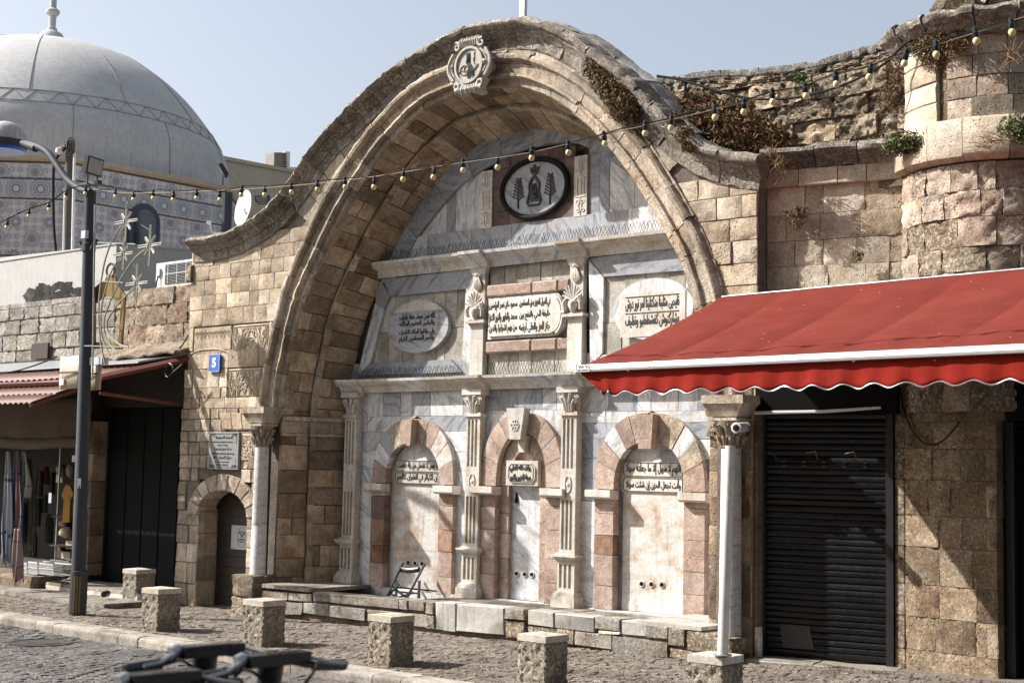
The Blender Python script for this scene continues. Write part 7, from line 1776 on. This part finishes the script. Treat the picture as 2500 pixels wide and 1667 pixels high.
for pts in ([(304,545),(290,560),(272,592),(258,630),(250,668),(244,710),(241,760),(243,810),(248,850),(257,890)], [(301,622),(285,640),(268,672),(257,710),(249,742),(246,775),(248,815),(257,845),(269,868)],
            [(360,605),(330,630),(300,672),(280,712),(262,755),(254,785),(256,815),(268,840),(287,862)], [(332,695),(310,720),(290,740),(272,765),(262,785),(264,810),(278,830),(296,843),(314,848)]):
    q = MB(); q.tube(catmull([sp_(u, v) for u, v in pts], 5), .014, 8); build('rope_light_trail', q, M['rope'], stf, smooth=True)
for cu, cv, L_ in ((308,541,1), (302,620,.8), (366,599,1), (334,692,.95)):
    c = sp_(cu, cv, -.08); q = MB()
    for k in range(8):
        a = k*math.pi/4; r1 = (.29 if k % 2 == 0 else .17)*L_; r0 = .05; d = Vector((math.cos(a), 0, math.sin(a))); n_ = Vector((-math.sin(a), 0, math.cos(a)))*.015
        q.tube([c+d*r0+n_, c+d*r1+n_, c+d*(r1+.012), c+d*r1-n_, c+d*r0-n_], .011, 6)
    st_o = build('rope_light_star', q, M['rope'], stf, smooth=True)
    q = MB()
    for k in range(8): a = k*math.pi/4; q.tube([c, c+Vector((math.cos(a), 0, math.sin(a)))*(.2*L_)], .005, 4)
    build('steel_spokes', q, M['zinc'], st_o)
# old wooden pole behind
wpo = thing('wooden_utility_pole', 'dark weathered wooden pole with coiled cable and white lamp behind the lamp post', 'pole', tuple(PY(165, 612, 3.0)))
q = MB(); t_, b_ = PY(172, 352, 3.0), PY(165, 640, 3.0); q.tube([b_, t_, t_+Vector((0,0,.12))], [.105, .10, .02], 12); build('pole', q, M['greywood'], wpo, smooth=30)
q = MB(); c = PY(172, 365, 2.85); q.tube([c+Vector((.15*math.cos(t), 0, .20*math.sin(t)+.01*t)) for t in [i*.5 for i in range(26)]], .014, 5); build('cable_coil', q, M['cable'], wpo, smooth=True)
q = MB(); q.tube(catmull([PY(160,362,2.85), PY(147,375,2.85), PY(137,388,2.85), PY(131,410,2.85), PY(130,480,2.85), PY(132,560,2.85), PY(139,640,2.85)], 5), .032, 7); build('hanging_cable', q, M['cable'], wpo, smooth=True)
q = MB(); q.box(tuple(PY(143,362,2.9)-Vector((0,0,0))), tuple(PY(143,362,2.9)+Vector((.25,.1,.06)))); build('bracket', q, M['blackiron'], wpo)
q = MB(); q.lathe([(.001,-.09),(.08,-.05),(.09,.0),(.08,.06),(.001,.09)], PY(145, 369, 2.8), 14); build('white_lamp', q, M['white'], wpo, smooth=True)
q = MB(); q.tube([PY(182,375,2.9), PY(176,640,2.9)], .03, 6); build('white_conduit', q, M['white'], wpo)
q = MB(); q.tube([PY(158,470,2.6), PY(154,640,2.6)], .02, 6); build('thin_pipe', q, M['white'], wpo)

# ================================================================== festoon lights and cables
PA = Vector((ptop.x, YL-.12, 0)); PB = Vector((8.6, .05, 0))
fdv = (PB-PA).normalized(); fnv = Vector((fdv.y, -fdv.x, 0))
PM = Vector((2.27, -3.89, 0)); PB = Vector((8.6, -3.65, 0))
fd_a = (PM-PA).normalized(); fn_a = Vector((fd_a.y, -fd_a.x, 0)); fd_b = (PB-PM).normalized(); fn_b = Vector((fd_b.y, -fd_b.x, 0))
def fpt(u, v):
    q = PN(u, v, PA, fn_a); return q if q.x < PM.x else PN(u, v, PM, fn_b)
MB1 = [(282,480),(326,487),(374,484),(423,488),(480,484),(537,488),(589,476),(646,476),(712,469),(775,463),(843,457),(913,457),(984,438),(1058,433),(1131,416),(1215,409),(1298,386),(1388,373),(1477,351),(1575,326),(1638,313),(1746,287),(1816,274),(1887,249),(1968,235),(2042,206),(2122,189),(2208,156),(2286,134),(2384,101),(2471,80)]
fs1 = thing('festoon_string', 'long festoon string of frosted round bulbs crossing in front of the great arch', 'string lights', tuple(fpt(1300, 380)))
wire = [fpt(228, 466)]
for i, (u, v) in enumerate(MB1):
    up = 19 + 9*(u/2500)
    wire.append(fpt(u, v-up))
    if i < len(MB1)-1:
        u2, v2 = MB1[i+1]
        if 1: wire.append(fpt((u+u2)/2, (v+v2)/2-up-1.5+(2 if i % 2 else -1)))
wire.append(fpt(2540, 38))
q = MB(); q.tube(catmull(wire, 2), .0075, 5); build('cable', q, M['cable'], fs1, smooth=True)
q = MB(); ctl = [fpt(u, v) for u, v in ((228,462),(330,472),(600,462),(850,440),(1100,402),(1300,372),(1470,330),(1640,293),(1860,238),(2060,178),(2280,112),(2400,75),(2540,30))]
q.tube(catmull(ctl, 4), .006, 4); build('support_cord', q, M['cord'], fs1)
def lampunit(par, p_bulb, tilt):
    ax = Vector((tilt, U(-.1,.1), 1)).normalized(); q = MB()
    q.lathe([(.023, .030), (.027, .038), (.029, .072), (.022, .082), (.022, .115), (.010, .13)], p_bulb, 10, axis=ax); s_k = build('socket', q, M['blackplastic'], par, smooth=30)
    q = MB(); q.lathe([(.001, -.031), (.015, -.028), (.026, -.017), (.031, 0), (.028, .016), (.021, .026), (.017, .031)], p_bulb, 12, axis=ax); build('bulb', q, M['bulb'], s_k, smooth=True)
for u, v in MB1: lampunit(fs1, fpt(u, v), U(-.18, .18))
PA2 = Vector((ptop.x, YL-.1, 0)); fd2 = Vector((-.93, -.35, 0)).normalized(); fn2 = Vector((fd2.y, -fd2.x, 0))
fs2 = thing('festoon_string', 'short festoon string running down left from the top of the lamp post', 'string lights', tuple(PN(100, 500, PA2, fn2)))
MB2 = [(16,555),(70,528),(120,512),(161,483),(208,473)]
q = MB(); q.tube(catmull([PN(u, v, PA2, fn2) for u, v in ((-60,575),(16,536),(70,510),(120,494),(161,466),(208,452),(222,462))], 4), .009, 5); build('cable', q, M['cable'], fs2)
for u, v in MB2: lampunit(fs2, PN(u, v, PA2, fn2), U(-.15, .15))
def cable(label, pts, y, r, mat=M['cable'], nm='overhead_cable'):
    P = catmull([PY(u, v, y) for u, v in pts], 5); q = MB(); q.tube(P, r, 6); return build(nm, q, mat, None, label=label, cat='cable', org=tuple(P[0]), smooth=True)
cable('thick black cable sagging behind the bulbs from the arch shoulder up to the turret', [(1604,186),(1650,193),(1700,207),(1760,225),(1820,239),(1880,243),(1950,238),(2030,218),(2100,190),(2160,155),(2215,105),(2300,65),(2380,32),(2480,-5)], .2, .016)
cable('thin dark wire lying along the top of the ruined wall', [(1604,184),(1680,192),(1760,186),(1840,186),(1900,180),(1980,165),(2050,150),(2130,132),(2215,105)], .55, .006)
cable('middle thin wire crossing the face of the ruined wall', [(1604,184),(1680,196),(1760,205),(1850,203),(1960,190),(2060,165),(2140,140),(2215,108)], .6, .008)
cable('black cable curving over the lean-to roof left of the sign backs', [(-20,915),(40,905),(90,890),(140,871)], -1.4, .014)
cable('short black cable hanging from the rubble wall onto the lean-to roof', [(459,818),(452,832),(440,848),(415,866)], .0, .012)
q = MB(); a_ = PY(1273, 48, .2); q.box((a_.x-.045, .2, a_.z-.15), (a_.x+.05, .26, a_.z+1.6)); build('flag_pole', q, M['zinc'], None, label='flat grey metal post rising from the top of the arch', cat='post', org=tuple(a_))

# ================================================================== folded chair, security camera, small things
ch = thing('folding_chair', 'black folding chair leaning half folded against the left niche', 'chair', tuple(PY(1000, 1450, .3)))
YC = .45
def chp(u, v, y=YC): return PY(u, v, y)
def bar(nm, a, b, w_=.02, th_=.012, mat=None):
    d = (b-a).normalized(); n_ = d.cross(Vector((0,1,0))).normalized(); m2 = d.cross(n_); q = MB(); q.obox((a+b)/2, d*(b-a).length/2, n_*w_, m2*th_); return build(nm, q, mat or M['chair'], ch)
bar('back_leg', chp(984,1374,.88), chp(942,1459,.25), .02); bar('back_leg', chp(1036,1378,.88), chp(990,1466,.25), .022)
q = MB(); a, b = chp(977,1388,.80), chp(1026,1389,.80); q.grid(lambda s, t: a.lerp(b, s)+Vector((0, -.03*math.sin(math.pi*s), .075*(t-.5)-.02*math.sin(math.pi*s))), 10, 2); o = build('back_rest', q, M['chair'], ch, smooth=True); md = o.modifiers.new('t', 'SOLIDIFY'); md.thickness = .02
bar('front_leg', chp(967,1415,.72), chp(967,1458,.70), .02); bar('front_leg', chp(1024,1416,.72), chp(1022,1460,.70), .02)
bar('seat_slat', chp(975,1425,.55), chp(943,1457,.30), .016); bar('seat_slat', chp(965,1438,.5), chp(990,1456,.45), .014); bar('seat_slat', chp(953,1448,.45), chp(975,1460,.4), .014); bar('seat_slat', chp(1010,1446,.5), chp(972,1458,.4), .014)
bar('cross_rail', chp(968,1444,.6), chp(1024,1448,.6), .012)
cc = thing('security_camera', 'white dome-nosed security camera fixed beside the right column capital', 'camera', tuple(PY(1810, 1040, -.25)))
a, b = PY(1808, 1043, -.45), PY(1828, 1041, -.20); ax_ = (a-b).normalized(); q = MB(); q.lathe([(.052, -.10), (.058, -.06), (.06, .10), (.064, .12), (.064, .135), (.045, .14)], a, 18, axis=ax_); build('housing', q, M['white'], cc, smooth=30)
q = MB(); q.lathe([(.042, .138), (.038, .152), (.015, .158)], a, 14, axis=ax_); build('lens', q, M['blackplastic'], cc, smooth=30)
q = MB(); q.lathe([(.06, -.16), (.06, -.20), (.03, -.10)], a-ax_*.0, 14, axis=ax_); q.tube([a-ax_*.12, Vector((3.66, -.04, a.z-.03))], .022, 8); build('wall_mount', q, M['zinc'], cc, smooth=30)
# scraps on the ledges
q = MB(); c = PY(1258, 598, .78)
t = thing('white_scraps', 'crumpled white scraps lying on the upper marble cornice', 'litter', tuple(c))
for k in range(9):
    q = MB(); e = c + Vector((U(-.16,.16), U(-.05,.05), U(0,.05))); s_ = U(.02,.05)
    q.add([e+Vector((U(-1,1),U(-1,1),U(-.3,1)))*s_ for _ in range(5)], [(0,1,2),(1,2,3),(2,3,4),(0,2,4)]); build('scrap', q, M['feather'], t)
M['coverstone'] = stone_mat('worn_iron_cover', (.10,.095,.09), (.15,.14,.135), (.06,.055,.05), stain=.5, bump=.8, coarse=.6, rough=.6)
mh = thing('manhole_cover', 'round dark iron cover set in the cobbled road near the kerb', 'cover', tuple(PZ(100, 1572, -.455)))
for (u, v, r_) in ((100, 1569, .42), (150, 1623, .5)):
    c = PZ(u, v, -.478); q = MB(); q.lathe([(r_, 0), (r_, .012), (r_*.93, .013), (r_*.92, .006), (r_*.6, .007), (r_*.59, .012), (r_*.5, .012), (.001, .010)], c, 36)
    if r_ < .45: build('lid', q, M['coverstone'], mh, smooth=30)
    else:
        build('manhole_cover', q, M['coverstone'], None, label='larger dark iron cover in the road left of the scooter handlebars', cat='cover', org=tuple(c), smooth=30)
q = MB(); a = PZ(258, 1449, -.24); q.lathe([(.05, -.08), (.05, .08), (.03, .085)], a, 14, axis=(.5, -.8, 0)); build('black_roll', q, M['blackplastic'], None, label='small black roll lying on the marble step left of the first bollard', cat='litter', org=tuple(a), smooth=30)

# ================================================================== plants in the masonry
def bush(name, label, blobs, mat_list, nleaf, size, twigs=12, stuff_twigs=True, cat='plant', ang=.6, stretch=1.0):
    t = thing(name, label, cat, tuple(blobs[0][0]))
    tot = sum(b[1]*b[2] for b in blobs)
    for mi, mat in enumerate(mat_list):
        q = MB()
        for c, rx, rz in [(b[0], b[1], b[2]) for b in blobs]:
            n_ = int(nleaf/len(mat_list)*(rx*rz)/tot); sd = Vector((U(-9,9),U(-9,9),0))
            for _ in range(n_):
                while True:
                    d = Vector((U(-1,1), U(-1,1), U(-1,1)))
                    if d.length < 1 and noise.noise(d*2.6+sd) > -.12-.25*(1-d.length): break
                p = Vector(c) + Vector((d.x*rx, d.y*min(rx, rz)*.8, d.z*rz)); s_ = size*U(.5, 1.3)
                a = Vector((U(-1,1), U(-1,1), U(-1,1))).normalized(); b = a.cross(Vector((U(-1,1), U(-1,1), U(-1,1)))).normalized()
                q.add([p-a*s_*stretch, p-b*s_*.4, p+a*s_*stretch, p+b*s_*.4], [(0,1,2,3)])
        build('leaves', q, mat, t, kind='stuff', recalc=False)
    q = MB()
    for _ in range(twigs):
        b = blobs[int(rnd()*len(blobs))]; c = Vector(b[0]); p0 = c + Vector((U(-.5,.5)*b[1], .05, U(-.5,.5)*b[2])); d = Vector((U(-1,1)*b[1], U(-1,.2)*min(b[1],b[2]), U(-1,1)*b[2]))
        q.tube([p0, p0+d*.5+Vector((0,0,.02)), p0+d*1.05], [.005,.004,.002], 4)
    build('twigs', q, M['twig'], t, kind='stuff'); return t
def B(u, v, y, rx, rz): return (PY(u, v, y), rx, rz)
bush('dry_bush', 'brown dry bush growing from the upper arch moulding above the string lights', [B(1449,165,-.12,.18,.16), B(1470,195,-.14,.20,.20), B(1500,225,-.14,.22,.22), B(1518,262,-.16,.26,.20), B(1545,285,-.12,.12,.15)], [M['dryleaf'], M['leaf']], 5200, .022, 26)
bush('dry_fern_thicket', 'dense dry brown ferns filling the gutter between arch and ruined wall', [B(1700,262,.45,.35,.20), B(1745,300,.4,.45,.30), B(1800,322,.4,.5,.28), B(1850,335,.4,.42,.20), B(1690,300,.35,.25,.25), B(1780,275,.5,.4,.18), B(1890,345,.4,.3,.12)], [M['dryleaf'], M['dryleaf'], M['leaf']], 9500, .030, 60, stretch=1.4)
bush('dry_bush', 'small dark dry plant trailing over the coping at the left end of the gutter', [B(1650,290,-.15,.14,.10), B(1670,330,-.2,.14,.14), B(1683,355,-.22,.12,.10)], [M['dryleaf'], M['leaf']], 1500, .022, 12)
bush('hanging_dry_plant', 'tangle of bare dry twigs hanging from the coping in front of the ferns', [B(1880,370,-.05,.14,.10), B(1895,400,-.05,.16,.14), B(1905,425,-.05,.10,.10)], [M['dryleaf']], 160, .012, 60)
bush('small_plant', 'small green plant with pale flowers where the coping meets the turret', [B(2210,345,.15,.30,.14), B(2190,362,.15,.20,.10), B(2235,352,.15,.16,.10)], [M['leafgreen'], M['leaf']], 2200, .022, 22)
bush('dry_bush', 'brown green bush on the broken cornice at the turret corner', [B(2270,115,.2,.30,.16), B(2300,95,.1,.30,.10), B(2285,145,.2,.18,.14), B(2335,115,.1,.18,.10)], [M['leaf'], M['dryleaf']], 3200, .020, 30)
bush('dry_plant', 'brown growth on the ruined wall left of the turret', [B(2185,200,.72,.22,.30), B(2205,165,.7,.20,.16), B(2170,240,.75,.18,.16)], [M['dryleaf'], M['leaf']], 2600, .016, 24)
bush('small_plant', 'green sprig near the top of the ruined wall', [B(1950,190,.7,.12,.08), B(1965,205,.7,.10,.08)], [M['leafgreen']], 500, .022, 8)
bush('small_plant', 'dark scraggly weed rooted in the recessed bay wall', [B(1950,520,.15,.16,.08), B(1945,535,.15,.10,.14), B(1915,518,.15,.05,.04)], [M['leaf'], M['dryleaf']], 700, .018, 22)
bush('small_plant', 'green weed with pale flowers on the turret ledge at the right edge', [B(2478,310,-.02,.20,.14), B(2495,330,-.02,.15,.10)], [M['leafgreen'], M['leaf']], 1100, .022, 16)
bush('dry_plant', 'thin dry stems hanging over the turret panel at the right edge', [B(2440,345,-.0,.30,.12), B(2470,130,-.02,.14,.16)], [M['dryleaf']], 260, .012, 46)
bush('small_plant', 'tiny weed tuft in a joint lower down the bay wall', [B(2093,625,.3,.08,.08)], [M['leaf']], 260, .016, 12)

# ================================================================== scooter handlebars close to the camera
def scooter(label, u, v, d, scale=1.0, yaw=0):
    c = PD(u, v, d); t = thing('electric_scooter', label, 'scooter', (c.x, c.y, -.47), 'parked scooters in the foreground')
    f = Vector((R0.x*math.cos(yaw)+R2.x*math.sin(yaw), R0.y*math.cos(yaw)+R2.y*math.sin(yaw), 0)).normalized(); g = Vector((-f.y, f.x, 0)); up = Vector((0,0,1))
    hw = .30*scale
    q = MB(); q.obox(c+f*.02, f*.13, g*.04, up*.022); build('display_block', q, M['blackplastic'], t)
    for sg in (-1, 1):
        q = MB(); q.tube([c-up*.01+f*sg*.08, c-up*.03+f*sg*.16, c-up*.035+f*sg*.20], .016, 10); build('bar', q, M['blackplastic'], t, smooth=True)
        q = MB(); q.tube([c-up*.035+f*sg*.19, c-up*.038+f*sg*.21, c-up*.045+f*sg*.32, c-up*.048+f*sg*.335], [.024, .021, .023, .019], 12); build('grip', q, M['blackplastic'], t, smooth=True)
        q = MB(); q.tube([c+f*sg*.15-g*.03, c+f*sg*.22-g*.06-up*.02, c+f*sg*.29-g*.06-up*.03], .007, 6); build('brake_lever', q, M['zinc'], t, smooth=True)
    for sg in (-1, 1):
        q = MB(); q.tube(catmull([c+f*sg*.16-g*.03-up*.02, c+f*sg*.13-g*.10-up*.03, c+f*sg*.05-g*.10-up*.12, c-g*.05-up*.26], 5), .006, 6); build('brake_cable', q, M['cable'], t, smooth=True)
    q = MB(); q.obox(c+up*.0225+f*.03, f*.07, g*.028, up*.001); build('screen', q, M['glass'], t)
    q = MB(); q.lathe([(.022, -.03), (.024, 0), (.018, .012)], c-f*.12+up*.01, 14, axis=(f.x, f.y, .3)); build('bell', q, M['zinc'], t, smooth=True)
    q = MB(); q.tube([c-up*.02, c-up*.25+g*.02, c-up*1.2+g*.12], [.048, .036, .034], 14); build('stem', q, M['blackplastic'], t, smooth=True)
    gr = -.47; q = MB(); w_ = Vector((c.x, c.y, gr+.11))+g*.16; q.lathe([(.06,-.025),(.11,-.022),(.12,0),(.11,.022),(.06,.025)], w_, 24, axis=f); build('front_wheel', q, M['blackplastic'], t, smooth=True)
    q = MB(); q.tube([c-up*1.2+g*.12, w_+up*.1], .03, 8); q.obox(w_-g*.55+up*.03, f*.08, g*.40, up*.025); build('deck', q, M['blackplastic'], t)
    q = MB(); q.lathe([(.06,-.025),(.11,-.022),(.12,0),(.11,.022),(.06,.025)], w_-g*1.1, 24, axis=f); build('rear_wheel', q, M['blackplastic'], t, smooth=True)
scooter('black scooter whose handlebar stands highest, left of the pair', 502, 1586, 5.4, yaw=.75); scooter('black scooter handlebar at the right of the group, its grip nearest the kerb', 662, 1608, 5.2, yaw=.75); scooter('black scooter handlebar lowest and furthest left, cut off by the lower edge', 385, 1655, 4.9, yaw=.75)


mlit = [M['feather'], M['twig'], M['dryleaf']]
for i in range(60):
    x_ = U(-7.0, 3.0); y_ = U(-3.0, -.7); 
    if not inview(x_, y_, -.35, 0): continue
    z_ = gz(x_, y_)+.006; r_ = U(.008, .022); q = MB(); n_ = 5
    q.add([Vector((x_+r_*U(.6,1.3)*math.cos(6.28*k/n_), y_+r_*U(.6,1.3)*math.sin(6.28*k/n_), z_+U(0,.008))) for k in range(n_)], [tuple(range(n_))])
    q.prism([v for v in q.v[:n_]], (0, 0, .004)) if False else None
    build('ground_litter', q, mlit[i % 3], walk, kind='stuff')
